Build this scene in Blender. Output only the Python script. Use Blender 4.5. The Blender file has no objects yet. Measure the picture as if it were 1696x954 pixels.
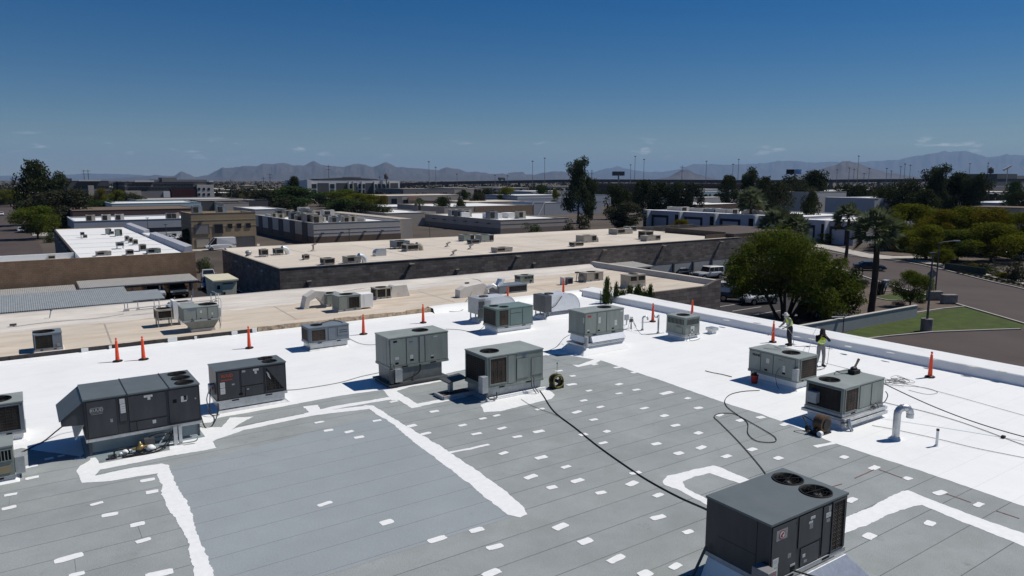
import bpy, bmesh, math, random
from mathutils import Vector, Matrix
PI = math.pi
SC = bpy.context.scene
COL = SC.collection
rnd = random.Random(7)
# ------------------------------------------------------------------ camera
FPX, PITCH, YAW, CAMZ = 1200.0, math.radians(8.53), math.radians(34.3), 14.3
cam_d = bpy.data.cameras.new('camera')
cam_d.sensor_width = 36.0
cam_d.lens = 36.0 * FPX / 1696.0
cam_d.clip_start = 0.1
cam_d.clip_end = 90000.0
cam = bpy.data.objects.new('camera', cam_d)
COL.objects.link(cam)
cam.location = (0, 0, CAMZ)
cam.rotation_euler = (PI / 2 - PITCH, 0, -YAW)
SC.camera = cam
# ------------------------------------------------------------------ sky, sun, exposure
SUN_TO = Vector((0.68, -0.17, 1.0)).normalized()
sun_el = math.asin(SUN_TO.z)
sun_az = math.atan2(SUN_TO.x, SUN_TO.y)
world = bpy.data.worlds.new('World')
SC.world = world
world.use_nodes = True
wn, wl = world.node_tree.nodes, world.node_tree.links
for n in list(wn): wn.remove(n)
w_out = wn.new('ShaderNodeOutputWorld'); w_bg = wn.new('ShaderNodeBackground')
w_sky = wn.new('ShaderNodeTexSky')
w_sky.sky_type = 'NISHITA'; w_sky.sun_disc = False
w_sky.sun_elevation = sun_el; w_sky.sun_rotation = sun_az
w_sky.altitude = 0; w_sky.air_density = 1.0; w_sky.dust_density = 0.0; w_sky.ozone_density = 6.0
w_bg.inputs['Strength'].default_value = 0.055
# thin broken clouds low over the far range
w_tc = wn.new('ShaderNodeTexCoord'); w_sep = wn.new('ShaderNodeSeparateXYZ')
w_map = wn.new('ShaderNodeMapping'); w_map.inputs['Scale'].default_value = (26, 26, 120)
w_noi = wn.new('ShaderNodeTexNoise'); w_noi.inputs['Scale'].default_value = 1.0; w_noi.inputs['Detail'].default_value = 6
w_noi.inputs['Roughness'].default_value = 0.55
w_rmp = wn.new('ShaderNodeValToRGB')
w_rmp.color_ramp.elements[0].position = 0.60; w_rmp.color_ramp.elements[0].color = (0, 0, 0, 1)
w_rmp.color_ramp.elements[1].position = 0.74; w_rmp.color_ramp.elements[1].color = (1, 1, 1, 1)
w_bnd = wn.new('ShaderNodeValToRGB')
cr = w_bnd.color_ramp
cr.elements[0].position = 0.018; cr.elements[0].color = (0, 0, 0, 1)
cr.elements[1].position = 0.028; cr.elements[1].color = (1, 1, 1, 1)
e = cr.elements.new(0.045); e.color = (1, 1, 1, 1)
e = cr.elements.new(0.056); e.color = (0, 0, 0, 1)
w_mul = wn.new('ShaderNodeMath'); w_mul.operation = 'MULTIPLY'
w_mul2 = wn.new('ShaderNodeMath'); w_mul2.operation = 'MULTIPLY'; w_mul2.inputs[1].default_value = 0.7
w_mix = wn.new('ShaderNodeMixRGB'); w_mix.inputs['Color2'].default_value = (13.0, 13.5, 14.0, 1)
w_hsv = wn.new('ShaderNodeHueSaturation')
w_hsv.inputs['Saturation'].default_value = 1.45; w_hsv.inputs['Value'].default_value = 0.86; w_hsv.inputs['Hue'].default_value = 0.508
wl.new(w_tc.outputs['Generated'], w_sep.inputs[0]); wl.new(w_tc.outputs['Generated'], w_map.inputs['Vector'])
wl.new(w_map.outputs[0], w_noi.inputs['Vector']); wl.new(w_noi.outputs['Fac'], w_rmp.inputs[0])
wl.new(w_sep.outputs['Z'], w_bnd.inputs[0])
wl.new(w_rmp.outputs[0], w_mul.inputs[0]); wl.new(w_bnd.outputs[0], w_mul.inputs[1])
wl.new(w_mul.outputs[0], w_mul2.inputs[0])
wl.new(w_sky.outputs[0], w_hsv.inputs['Color'])
wl.new(w_hsv.outputs[0], w_mix.inputs['Color1']); wl.new(w_mul2.outputs[0], w_mix.inputs['Fac'])
wl.new(w_mix.outputs[0], w_bg.inputs['Color']); wl.new(w_bg.outputs[0], w_out.inputs['Surface'])
sun_d = bpy.data.lights.new('sun', 'SUN')
sun_d.energy = 4.2; sun_d.angle = math.radians(0.53); sun_d.color = (1.0, 0.955, 0.88)
sun = bpy.data.objects.new('sun', sun_d)
COL.objects.link(sun)
sun.rotation_euler = (-SUN_TO).to_track_quat('-Z', 'Y').to_euler()
sun.location = (40, 0, 60)
vs = SC.view_settings
SC.display_settings.display_device = 'sRGB'
vs.view_transform = 'Standard'; vs.look = 'None'; vs.exposure = 0.0; vs.gamma = 1.0
vs.use_curve_mapping = False
SC.render.engine = 'CYCLES'
cy = SC.cycles
cy.use_denoising = True
cy.max_bounces = 8; cy.diffuse_bounces = 4; cy.glossy_bounces = 3; cy.transmission_bounces = 4
cy.transparent_max_bounces = 8; cy.volume_bounces = 0
# ------------------------------------------------------------------ pixel rays -> places in the world
FW = Vector((math.sin(YAW) * math.cos(PITCH), math.cos(YAW) * math.cos(PITCH), -math.sin(PITCH)))
RT = Vector((math.cos(YAW), -math.sin(YAW), 0))
UP = RT.cross(FW)
C0 = Vector((0, 0, CAMZ))
def ray(x, y): return FW * FPX + RT * (x - 848) + UP * (477 - y)
def P(x, y, z=0.0):
 d = ray(x, y); return C0 + d * ((z - CAMZ) / d.z)
def PY(x, y, Y):
 d = ray(x, y); return C0 + d * (Y / d.y)
def PX(x, y, X):
 d = ray(x, y); return C0 + d * (X / d.x)
def PD(x, y, D): return C0 + ray(x, y) * (D / FPX)
def Zat(y, p):
 """height of the picture row y on the vertical line through p"""
 k = (477 - y) / FPX
 return CAMZ + (k * (FW.x * p[0] + FW.y * p[1]) - (UP.x * p[0] + UP.y * p[1])) / (UP.z - k * FW.z)
# ------------------------------------------------------------------ things, parts, meshes
def tag(o, label=None, cat=None, group=None, kind=None):
 if label: o['label'] = label
 if cat: o['category'] = cat
 if group: o['group'] = group
 if kind: o['kind'] = kind
 return o
def thing(name, label, cat, loc=(0, 0, 0), rz=0.0, group=None):
 o = bpy.data.objects.new(name, None)
 o.empty_display_size = 0.3
 COL.objects.link(o)
 o.location = loc; o.rotation_euler = (0, 0, rz)
 return tag(o, label, cat, group)
def link(name, me, parent=None, loc=None):
 o = bpy.data.objects.new(name, me)
 COL.objects.link(o)
 if parent is not None: o.parent = parent
 if loc is not None: o.location = loc
 return o
def origin(o):
 v = Vector((0, 0, 0))
 while o is not None:
  v = v + o.location; o = o.parent
 return v
class MB:
 def __init__(s, root=None):
  s.v, s.f, s.m, s.sm = [], [], [], []
  s.o = origin(root) if root is not None else Vector((0, 0, 0))
 def add(s, vs_, fs, mi=0, smooth=False):
  n = len(s.v)
  s.v += [Vector(p) - s.o for p in vs_]
  for f in fs:
   s.f.append([n + i for i in f]); s.m.append(mi); s.sm.append(smooth)
 def poly(s, pts, mi=0): s.add(pts, [list(range(len(pts)))], mi)
 def box(s, a, b, mi=0):
  x0, y0, z0 = a; x1, y1, z1 = b
  if x0 > x1: x0, x1 = x1, x0
  if y0 > y1: y0, y1 = y1, y0
  if z0 > z1: z0, z1 = z1, z0
  s.hexa([(x0, y0, z0), (x1, y0, z0), (x1, y1, z0), (x0, y1, z0), (x0, y0, z1), (x1, y0, z1), (x1, y1, z1), (x0, y1, z1)], mi)
 def hexa(s, p, mi=0):
  s.add(p, [(3, 2, 1, 0), (4, 5, 6, 7), (0, 1, 5, 4), (1, 2, 6, 5), (2, 3, 7, 6), (3, 0, 4, 7)], mi)
 def obox(s, c, ux, uy, uz, hx, hy, hz, mi=0):
  c, ux, uy, uz = Vector(c), Vector(ux), Vector(uy), Vector(uz)
  q = []
  for k in (-1, 1):
   for i, j in ((-1, -1), (1, -1), (1, 1), (-1, 1)):
    q.append(c + ux * hx * i + uy * hy * j + uz * hz * k)
  s.hexa(q, mi)
 def prism(s, pts, z0, z1, mi=0, axis='z'):
  n = len(pts)
  if axis == 'z': a = [(p[0], p[1], z0) for p in pts]; b = [(p[0], p[1], z1) for p in pts]
  elif axis == 'y': a = [(p[0], z0, p[1]) for p in pts]; b = [(p[0], z1, p[1]) for p in pts]
  else: a = [(z0, p[0], p[1]) for p in pts]; b = [(z1, p[0], p[1]) for p in pts]
  s.add(a + b, [list(range(n))[::-1], list(range(n, 2 * n))] + [(i, (i + 1) % n, n + (i + 1) % n, n + i) for i in range(n)], mi)
 def tube(s, pts, r, n=6, mi=0, cap=True):
  pts = [Vector(p) for p in pts]
  rs = r if isinstance(r, (list, tuple)) else [r] * len(pts)
  rings, prev = [], None
  for i, p in enumerate(pts):
   d = (pts[min(i + 1, len(pts) - 1)] - pts[max(i - 1, 0)])
   if d.length < 1e-9: d = Vector((0, 0, 1))
   d.normalize()
   if prev is None:
    a = Vector((0, 0, 1)) if abs(d.z) < 0.9 else Vector((1, 0, 0))
    u = d.cross(a).normalized()
   else:
    u = prev - d * prev.dot(d)
    u = u.normalized() if u.length > 1e-6 else d.orthogonal().normalized()
   prev = u
   w = d.cross(u)
   rings.append([p + (u * math.cos(2 * PI * k / n) + w * math.sin(2 * PI * k / n)) * rs[i] for k in range(n)])
  vs_ = [q for rg in rings for q in rg]
  fs = []
  for i in range(len(pts) - 1):
   for k in range(n):
    a = i * n + k; b = i * n + (k + 1) % n
    fs.append((a, b, b + n, a + n))
  s.add(vs_, fs, mi, True)
  if cap:
   m = len(vs_)
   s.add(rings[0], [list(range(n))[::-1]], mi); s.add(rings[-1], [list(range(n))], mi)
 def lathe(s, c, prof, n=16, mi=0):
  c = Vector(c); vs_ = []; fs = []
  for r, z in prof:
   vs_ += [c + Vector((r * math.cos(2 * PI * k / n), r * math.sin(2 * PI * k / n), z)) for k in range(n)]
  for i in range(len(prof) - 1):
   for k in range(n):
    a = i * n + k; b = i * n + (k + 1) % n
    fs.append((a, b, b + n, a + n))
  s.add(vs_, fs, mi, True)
 def ball(s, c, r, n=10, mi=0):
  rx, ry, rz = r if isinstance(r, (tuple, list)) else (r, r, r)
  c = Vector(c); vs_ = []; fs = []; m = n // 2 + 1
  for i in range(m + 1):
   t = PI * i / m
   vs_ += [c + Vector((rx * math.sin(t) * math.cos(2 * PI * k / n), ry * math.sin(t) * math.sin(2 * PI * k / n), -rz * math.cos(t))) for k in range(n)]
  for i in range(m):
   for k in range(n):
    a = i * n + k; b = i * n + (k + 1) % n
    fs.append((a, b, b + n, a + n))
  s.add(vs_, fs, mi, True)
 def mesh(s, name, mats):
  me = bpy.data.meshes.new(name)
  me.from_pydata([tuple(v) for v in s.v], [], s.f)
  for m in (mats if isinstance(mats, (list, tuple)) else [mats]): me.materials.append(m)
  me.polygons.foreach_set('material_index', s.m)
  me.polygons.foreach_set('use_smooth', s.sm)
  me.update()
  return me
 def build(s, name, mats, parent=None, bevel=0.0):
  o = link(name, s.mesh(name, mats), parent)
  if bevel:
   b = o.modifiers.new('bevel', 'BEVEL'); b.width = bevel; b.segments = 2; b.limit_method = 'ANGLE'
  return o
def copy_tree(o, parent=None):
 c = o.copy(); COL.objects.link(c); c.parent = parent
 for ch in o.children: copy_tree(ch, c)
 return c
# ------------------------------------------------------------------ materials
MATS = {}
def nodes_of(name):
 m = bpy.data.materials.new(name); m.use_nodes = True
 nt = m.node_tree
 return m, nt.nodes, nt.links, nt.nodes['Principled BSDF']
def mat(name, col, rough=0.7, metal=0.0, var=0.14, scale=1.5, bump=0.0, bscale=30.0, spec=0.3, stain=None, stain_amt=0.4, stain_scale=0.5, coat=0.0, stretch=None):
 """painted, cast or rolled surface: two sizes of mottling, optional stains and surface relief"""
 if name in MATS: return MATS[name]
 m, N, L, B = nodes_of(name)
 B.inputs['Roughness'].default_value = rough; B.inputs['Metallic'].default_value = metal
 B.inputs['Specular IOR Level'].default_value = spec
 B.inputs['Coat Weight'].default_value = coat
 tc = N.new('ShaderNodeTexCoord')
 src = tc.outputs['Object']
 if stretch:
  mp = N.new('ShaderNodeMapping'); mp.inputs['Scale'].default_value = stretch
  L.new(src, mp.inputs[0]); src = mp.outputs[0]
 n1 = N.new('ShaderNodeTexNoise'); n1.inputs['Scale'].default_value = scale; n1.inputs['Detail'].default_value = 6
 n1.inputs['Roughness'].default_value = 0.65
 L.new(src, n1.inputs['Vector'])
 mx = N.new('ShaderNodeMixRGB')
 mx.inputs['Color1'].default_value = (*[c * (1 - var) for c in col], 1); mx.inputs['Color2'].default_value = (*[min(1, c * (1 + var)) for c in col], 1)
 rp = N.new('ShaderNodeMapRange'); rp.inputs[1].default_value = 0.3; rp.inputs[2].default_value = 0.7
 L.new(n1.outputs['Fac'], rp.inputs[0]); L.new(rp.outputs[0], mx.inputs['Fac'])
 out = mx.outputs[0]
 if stain:
  n2 = N.new('ShaderNodeTexNoise'); n2.inputs['Scale'].default_value = stain_scale; n2.inputs['Detail'].default_value = 8
  n2.inputs['Roughness'].default_value = 0.7
  L.new(src, n2.inputs['Vector'])
  r2 = N.new('ShaderNodeMapRange'); r2.inputs[1].default_value = 0.52; r2.inputs[2].default_value = 0.72; r2.inputs[4].default_value = stain_amt
  L.new(n2.outputs['Fac'], r2.inputs[0])
  m2 = N.new('ShaderNodeMixRGB'); m2.inputs['Color2'].default_value = (*stain, 1)
  L.new(r2.outputs[0], m2.inputs['Fac']); L.new(out, m2.inputs['Color1']); out = m2.outputs[0]
 L.new(out, B.inputs['Base Color'])
 if bump:
  n3 = N.new('ShaderNodeTexNoise'); n3.inputs['Scale'].default_value = bscale; n3.inputs['Detail'].default_value = 4
  L.new(src, n3.inputs['Vector'])
  bp = N.new('ShaderNodeBump'); bp.inputs['Strength'].default_value = bump; bp.inputs['Distance'].default_value = 0.02
  L.new(n3.outputs['Fac'], bp.inputs['Height']); L.new(bp.outputs[0], B.inputs['Normal'])
 MATS[name] = m
 return m
def brick_mat(name, c1, c2, mortar, bw, rh, ms=0.01, axis='xz', rough=0.85, bump=0.6, offset=0.5, var=0.3, shift=(0, 0, 0), nscale=0.7, stain=None, stain_amt=.4, grain=0.0):
 """courses laid on walls (axis xz or yz) or rolls on a roof (axis xy)"""
 m, N, L, B = nodes_of(name)
 B.inputs['Roughness'].default_value = rough; B.inputs['Specular IOR Level'].default_value = 0.2
 tc = N.new('ShaderNodeTexCoord'); sp = N.new('ShaderNodeSeparateXYZ'); cb = N.new('ShaderNodeCombineXYZ')
 ad = N.new('ShaderNodeVectorMath'); ad.operation = 'ADD'; ad.inputs[1].default_value = shift
 L.new(tc.outputs['Object'], ad.inputs[0]); L.new(ad.outputs[0], sp.inputs[0])
 if axis == 'wall':      # works for both wall directions
  sm = N.new('ShaderNodeMath'); L.new(sp.outputs['X'], sm.inputs[0]); L.new(sp.outputs['Y'], sm.inputs[1])
  L.new(sm.outputs[0], cb.inputs['X']); L.new(sp.outputs['Z'], cb.inputs['Y'])
 else:
  L.new(sp.outputs['X'], cb.inputs['X']); L.new(sp.outputs['Y'], cb.inputs['Y'])
 br = N.new('ShaderNodeTexBrick'); br.offset = offset
 br.inputs['Scale'].default_value = 1.0; br.inputs['Brick Width'].default_value = bw; br.inputs['Row Height'].default_value = rh
 br.inputs['Mortar Size'].default_value = ms; br.inputs['Mortar Smooth'].default_value = 0.2; br.inputs['Bias'].default_value = 0.0
 br.inputs['Color1'].default_value = (*c1, 1); br.inputs['Color2'].default_value = (*c2, 1); br.inputs['Mortar'].default_value = (*mortar, 1)
 L.new(cb.outputs[0], br.inputs['Vector'])
 n1 = N.new('ShaderNodeTexNoise'); n1.inputs['Scale'].default_value = nscale; n1.inputs['Detail'].default_value = 9; n1.inputs['Roughness'].default_value = 0.7
 L.new(tc.outputs['Object'], n1.inputs['Vector'])
 rp = N.new('ShaderNodeMapRange'); rp.inputs[1].default_value = 0.3; rp.inputs[2].default_value = 0.7
 rp.inputs[3].default_value = 1 - var; rp.inputs[4].default_value = 1 + var
 L.new(n1.outputs['Fac'], rp.inputs[0])
 mu = N.new('ShaderNodeVectorMath'); mu.operation = 'SCALE'
 L.new(br.outputs['Color'], mu.inputs[0]); L.new(rp.outputs[0], mu.inputs['Scale'])
 out = mu.outputs[0]
 if stain:
  for k, (sc, lo, hi, col) in enumerate(((.33, .50, .70, stain), (1.7, .60, .72, [c * .82 for c in stain]))):
   n2 = N.new('ShaderNodeTexNoise'); n2.inputs['Scale'].default_value = sc; n2.inputs['Detail'].default_value = 9; n2.inputs['Roughness'].default_value = 0.72
   L.new(tc.outputs['Object'], n2.inputs['Vector'])
   r2 = N.new('ShaderNodeMapRange'); r2.inputs[1].default_value = lo; r2.inputs[2].default_value = hi; r2.inputs[4].default_value = stain_amt
   L.new(n2.outputs['Fac'], r2.inputs[0])
   m2 = N.new('ShaderNodeMixRGB'); m2.inputs['Color2'].default_value = (*col, 1)
   L.new(r2.outputs[0], m2.inputs['Fac']); L.new(out, m2.inputs['Color1']); out = m2.outputs[0]
 if grain:
  n4 = N.new('ShaderNodeTexNoise'); n4.inputs['Scale'].default_value = 45; n4.inputs['Detail'].default_value = 3
  L.new(tc.outputs['Object'], n4.inputs['Vector'])
  r4_ = N.new('ShaderNodeMapRange'); r4_.inputs[1].default_value = .3; r4_.inputs[2].default_value = .7; r4_.inputs[3].default_value = 1 - grain; r4_.inputs[4].default_value = 1 + grain
  L.new(n4.outputs['Fac'], r4_.inputs[0])
  m4 = N.new('ShaderNodeVectorMath'); m4.operation = 'SCALE'; L.new(out, m4.inputs[0]); L.new(r4_.outputs[0], m4.inputs['Scale']); out = m4.outputs[0]
 L.new(out, B.inputs['Base Color'])
 if bump:
  n3 = N.new('ShaderNodeTexNoise'); n3.inputs['Scale'].default_value = 14; n3.inputs['Detail'].default_value = 5
  L.new(tc.outputs['Object'], n3.inputs['Vector'])
  sb = N.new('ShaderNodeMath'); sb.operation = 'SUBTRACT'
  L.new(n3.outputs['Fac'], sb.inputs[0]); L.new(br.outputs['Fac'], sb.inputs[1])
  bp = N.new('ShaderNodeBump'); bp.inputs['Strength'].default_value = bump; bp.inputs['Distance'].default_value = 0.02
  L.new(sb.outputs[0], bp.inputs['Height']); L.new(bp.outputs[0], B.inputs['Normal'])
 MATS[name] = m
 return m
def rib_mat(name, c1, c2, freq, axis='X', rough=0.5, metal=0.0, bump=0.5, var=0.15, sharp=False):
 """corrugation or fins running along one direction"""
 m, N, L, B = nodes_of(name)
 B.inputs['Roughness'].default_value = rough; B.inputs['Metallic'].default_value = metal; B.inputs['Specular IOR Level'].default_value = 0.25
 tc = N.new('ShaderNodeTexCoord'); w = N.new('ShaderNodeTexWave'); w.wave_type = 'BANDS'; w.bands_direction = axis
 w.wave_profile = 'SAW' if sharp else 'SIN'
 w.inputs['Scale'].default_value = freq; w.inputs['Distortion'].default_value = 0.0
 L.new(tc.outputs['Object'], w.inputs['Vector'])
 n1 = N.new('ShaderNodeTexNoise'); n1.inputs['Scale'].default_value = 2.5; n1.inputs['Detail'].default_value = 7
 L.new(tc.outputs['Object'], n1.inputs['Vector'])
 mx = N.new('ShaderNodeMixRGB'); mx.inputs['Color1'].default_value = (*c1, 1); mx.inputs['Color2'].default_value = (*c2, 1)
 L.new(w.outputs['Fac'], mx.inputs['Fac'])
 rp = N.new('ShaderNodeMapRange'); rp.inputs[1].default_value = 0.3; rp.inputs[2].default_value = 0.7
 rp.inputs[3].default_value = 1 - var; rp.inputs[4].default_value = 1 + var
 L.new(n1.outputs['Fac'], rp.inputs[0])
 mu = N.new('ShaderNodeVectorMath'); mu.operation = 'SCALE'
 L.new(mx.outputs[0], mu.inputs[0]); L.new(rp.outputs[0], mu.inputs['Scale']); L.new(mu.outputs[0], B.inputs['Base Color'])
 bp = N.new('ShaderNodeBump'); bp.inputs['Strength'].default_value = bump; bp.inputs['Distance'].default_value = 0.03
 L.new(w.outputs['Fac'], bp.inputs['Height']); L.new(bp.outputs[0], B.inputs['Normal'])
 MATS[name] = m
 return m
def leaf_mat(name, c1, c2, trans=0.25):
 if name in MATS: return MATS[name]
 m, N, L, B = nodes_of(name)
 N.remove(B)
 out = N['Material Output']
 g = N.new('ShaderNodeNewGeometry')
 mx = N.new('ShaderNodeMixRGB'); mx.inputs['Color1'].default_value = (*c1, 1); mx.inputs['Color2'].default_value = (*c2, 1)
 L.new(g.outputs['Random Per Island'], mx.inputs['Fac'])
 d = N.new('ShaderNodeBsdfDiffuse'); t = N.new('ShaderNodeBsdfTranslucent'); ms = N.new('ShaderNodeMixShader'); ms.inputs[0].default_value = trans
 L.new(mx.outputs[0], d.inputs['Color']); L.new(mx.outputs[0], t.inputs['Color'])
 L.new(d.outputs[0], ms.inputs[1]); L.new(t.outputs[0], ms.inputs[2]); L.new(ms.outputs[0], out.inputs['Surface'])
 MATS[name] = m
 return m
def glass_mat(name, col=(0.02, 0.025, 0.03), rough=0.08):
 return mat(name, col, rough, 0.0, 0.1, 2.0, spec=0.6)
M_white = mat('white_coating', (0.83, 0.84, 0.83), 0.55, var=0.03, scale=0.8, stain=(0.62, 0.62, 0.60), stain_amt=0.28, stain_scale=0.35, bump=0.15, bscale=25)
M_wsheet = brick_mat('white_roof_coating', (.835, .845, .84), (.82, .83, .83), (.72, .73, .74), 60.0, .99, .010, 'xy', .55, .15, .37, .03, (2.0, -.64, 0), .5, (.66, .67, .67), .30, .02)
M_patch = mat('white_patch', (0.80, 0.81, 0.81), 0.6, var=0.06, scale=6)
M_gray = brick_mat('cap_sheet', (0.284, 0.308, 0.312), (0.304, 0.325, 0.326), (0.07, 0.075, 0.08), 60.0, 0.99, 0.009, 'xy', 0.9, 0.25, 0.37, 0.13, (2.0, -0.64, 0), 0.55, (.235, .252, .24), .6, .20)
M_prime = brick_mat('primed_sheet', (0.286, 0.318, 0.338), (0.296, 0.327, 0.346), (0.10, 0.10, 0.11), 60.0, 0.99, 0.006, 'xy', 0.9, 0.25, 0.37, 0.07, (2.0, -0.64, 0), 0.4, (.272, .285, .300), .5, .10)
M_bare = mat('bare_sheet', (0.21, 0.26, 0.275), 0.8, var=0.18, scale=1.2, stain=(0.30, 0.30, 0.29), stain_amt=0.7, stain_scale=1.3)
M_beige = mat('beige_roof', (0.575, 0.50, 0.41), 0.8, var=0.15, scale=0.5, stretch=(.35, 1.3, 1), stain=(0.40, 0.30, 0.205), stain_amt=0.85, stain_scale=0.45, bump=0.2, bscale=12)
M_beige2 = mat('pale_beige_roof', (0.60, 0.535, 0.455), 0.8, var=0.1, scale=0.22, stain=(0.45, 0.37, 0.285), stain_amt=0.65, stain_scale=0.2, stretch=(.6, 1.3, 1))
M_beigewhite = mat('weathered_coating', (0.62, 0.575, 0.52), 0.75, var=0.18, scale=0.7, stain=(0.42, 0.34, 0.27), stain_amt=0.5, stain_scale=0.4, stretch=(0.4, 1.5, 1))
M_dkmem = mat('torn_membrane', (0.035, 0.033, 0.035), 0.8, var=0.4, scale=4)
M_torn = mat('torn_edge', (0.40, 0.31, 0.22), 0.9, var=0.5, scale=5, stain=(0.08, 0.06, 0.05), stain_amt=0.9, stain_scale=2.2, bump=0.8, bscale=8)
M_galv = mat('galvanized', (0.50, 0.52, 0.54), 0.38, 0.75, var=0.15, scale=6, spec=0.5)
M_galvdull = mat('dull_galvanized', (0.40, 0.42, 0.43), 0.55, 0.4, var=0.15, scale=5)
M_alum = mat('bright_aluminium', (0.74, 0.76, 0.78), 0.36, 0.35, var=0.08, scale=5, spec=0.5)
M_steel = mat('dark_steel', (0.09, 0.095, 0.10), 0.5, 0.3, var=0.2)
M_hose = mat('dusty_hose', (0.028, 0.028, 0.03), 0.6, var=.3, scale=5)
M_dusty = mat('dusty_white', (.66, .63, .58), .7, var=.08, scale=1.5, stain=(.5, .44, .37), stain_amt=.5, stain_scale=1.2)
M_black = mat('black_rubber', (0.012, 0.012, 0.013), 0.55, var=0.2)
M_dark = mat('dark_void', (0.006, 0.006, 0.007), 0.9, var=0.1)
M_fan = mat('fan_blade', (0.013, 0.013, 0.014), 0.6, 0.2, var=0.3, scale=5)
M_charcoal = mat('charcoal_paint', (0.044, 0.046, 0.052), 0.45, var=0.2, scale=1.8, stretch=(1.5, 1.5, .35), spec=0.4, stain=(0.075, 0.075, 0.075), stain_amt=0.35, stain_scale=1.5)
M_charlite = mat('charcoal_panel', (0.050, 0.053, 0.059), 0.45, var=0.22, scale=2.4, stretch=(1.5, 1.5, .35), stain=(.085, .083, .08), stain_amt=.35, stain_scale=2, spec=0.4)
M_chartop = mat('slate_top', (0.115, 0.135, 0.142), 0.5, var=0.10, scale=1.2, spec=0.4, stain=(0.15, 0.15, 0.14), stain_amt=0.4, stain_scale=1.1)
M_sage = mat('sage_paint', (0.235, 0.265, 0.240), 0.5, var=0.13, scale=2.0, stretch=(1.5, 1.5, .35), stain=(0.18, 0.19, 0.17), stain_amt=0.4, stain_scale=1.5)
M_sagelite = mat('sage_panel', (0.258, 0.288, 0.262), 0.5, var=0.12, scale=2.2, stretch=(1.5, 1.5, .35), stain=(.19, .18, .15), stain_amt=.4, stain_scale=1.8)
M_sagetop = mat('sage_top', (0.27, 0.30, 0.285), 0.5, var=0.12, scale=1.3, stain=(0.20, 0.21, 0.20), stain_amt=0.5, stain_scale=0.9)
M_teal = mat('teal_gray_paint', (0.155, 0.215, 0.20), 0.45, var=0.08, scale=1.6)
M_blue = mat('blue_gray_paint', (0.17, 0.20, 0.23), 0.5, var=0.12, scale=2)
M_tanu = mat('tan_unit_paint', (0.36, 0.33, 0.28), 0.55, var=0.12, scale=2)
M_coil = rib_mat('condenser_fins', (0.012, 0.011, 0.010), (0.040, 0.033, 0.028), 9.0, 'DIAGONAL', 0.6, 0.2, 0.3, 0.5)
M_coilrust = rib_mat('rusty_fins', (0.022, 0.016, 0.012), (0.085, 0.060, 0.045), 9.0, 'DIAGONAL', 0.7, 0.1, 0.3, 0.5)
M_stk = mat('white_sticker', (0.62, 0.62, 0.60), 0.6, var=0.1, scale=12)
M_stkg = mat('gray_sticker', (0.30, 0.30, 0.30), 0.6, var=0.3, scale=14)
M_red = mat('red_mark', (0.42, 0.03, 0.025), 0.5, var=0.15)
M_orange = mat('orange_plastic', (0.80, 0.085, 0.03), 0.45, var=0.08, scale=3, stain=(0.75, 0.16, 0.08), stain_amt=0.3, stain_scale=6)
M_refl = mat('pale_reflector', (0.70, 0.52, 0.42), 0.5, var=0.1)
M_chalk = mat('red_chalk', (0.21, 0.085, 0.075), 0.9, var=0.2, scale=8)
# ================================================================== ground, roads
R = 5.8         # height of the coated roof
BR = 5.9        # beige roof beside it
M_ground = mat('dry_ground', (0.085, 0.068, 0.055), 0.95, var=0.3, scale=0.05, stain=(0.14, 0.115, 0.09), stain_amt=0.7, stain_scale=0.02)
M_asphalt = mat('asphalt', (0.036, 0.032, 0.033), 0.9, var=0.2, scale=0.25, stain=(0.050, 0.045, 0.043), stain_amt=0.6, stain_scale=0.12, bump=0.2, bscale=8)
M_road = mat('street_asphalt', (0.074, 0.057, 0.052), 0.9, var=0.18, scale=0.2, stain=(0.048, 0.040, 0.040), stain_amt=0.5, stain_scale=0.15, stretch=(1, 0.5, 1))
M_conc = mat('concrete', (0.42, 0.39, 0.35), 0.85, var=0.12, scale=0.6, stain=(0.33, 0.30, 0.27), stain_amt=0.4, stain_scale=0.4)
M_lawn = mat('lawn', (0.046, 0.070, 0.010), 0.95, var=0.35, scale=0.8, stain=(0.075, 0.07, 0.025), stain_amt=0.6, stain_scale=0.35, bump=0.8, bscale=20)
M_gravel = mat('gravel_bed', (0.115, 0.088, 0.07), 0.95, var=0.3, scale=1.2, bump=0.6, bscale=9)
M_line = mat('road_paint', (0.60, 0.59, 0.56), 0.7, var=0.15, scale=3)
mb = MB()
mb.poly([(-40000, -40000, 0), (40000, -40000, 0), (40000, 40000, 0), (-40000, 40000, 0)])
tag(mb.build('ground', M_ground), kind='structure')
def flat(name, pts, z, m, kind='structure'):
 b = MB(); b.poly([(p[0], p[1], z) for p in pts]); o = b.build(name, m)
 return tag(o, kind=kind)
def ribbon(pts, w0, w1=0.0):
 """left and right edge of a line of points"""
 L_, R_ = [], []
 for i, p in enumerate(pts):
  a = Vector(pts[max(i - 1, 0)][:2]); b = Vector(pts[min(i + 1, len(pts) - 1)][:2])
  d = (b - a).normalized(); nrm = Vector((-d.y, d.x)); q = Vector(p[:2])
  L_.append(q + nrm * w0); R_.append(q + nrm * w1)
 return L_, R_
def kerb(name, pts, w, h, m):
 L_, R_ = ribbon(pts, w / 2, -w / 2)
 b = MB()
 for i in range(len(pts) - 1):
  q = [R_[i], R_[i + 1], L_[i + 1], L_[i]]
  b.hexa([(p[0], p[1], 0.0) for p in q] + [(p[0], p[1], h) for p in q])
 return tag(b.build(name, m), kind='structure')
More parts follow.
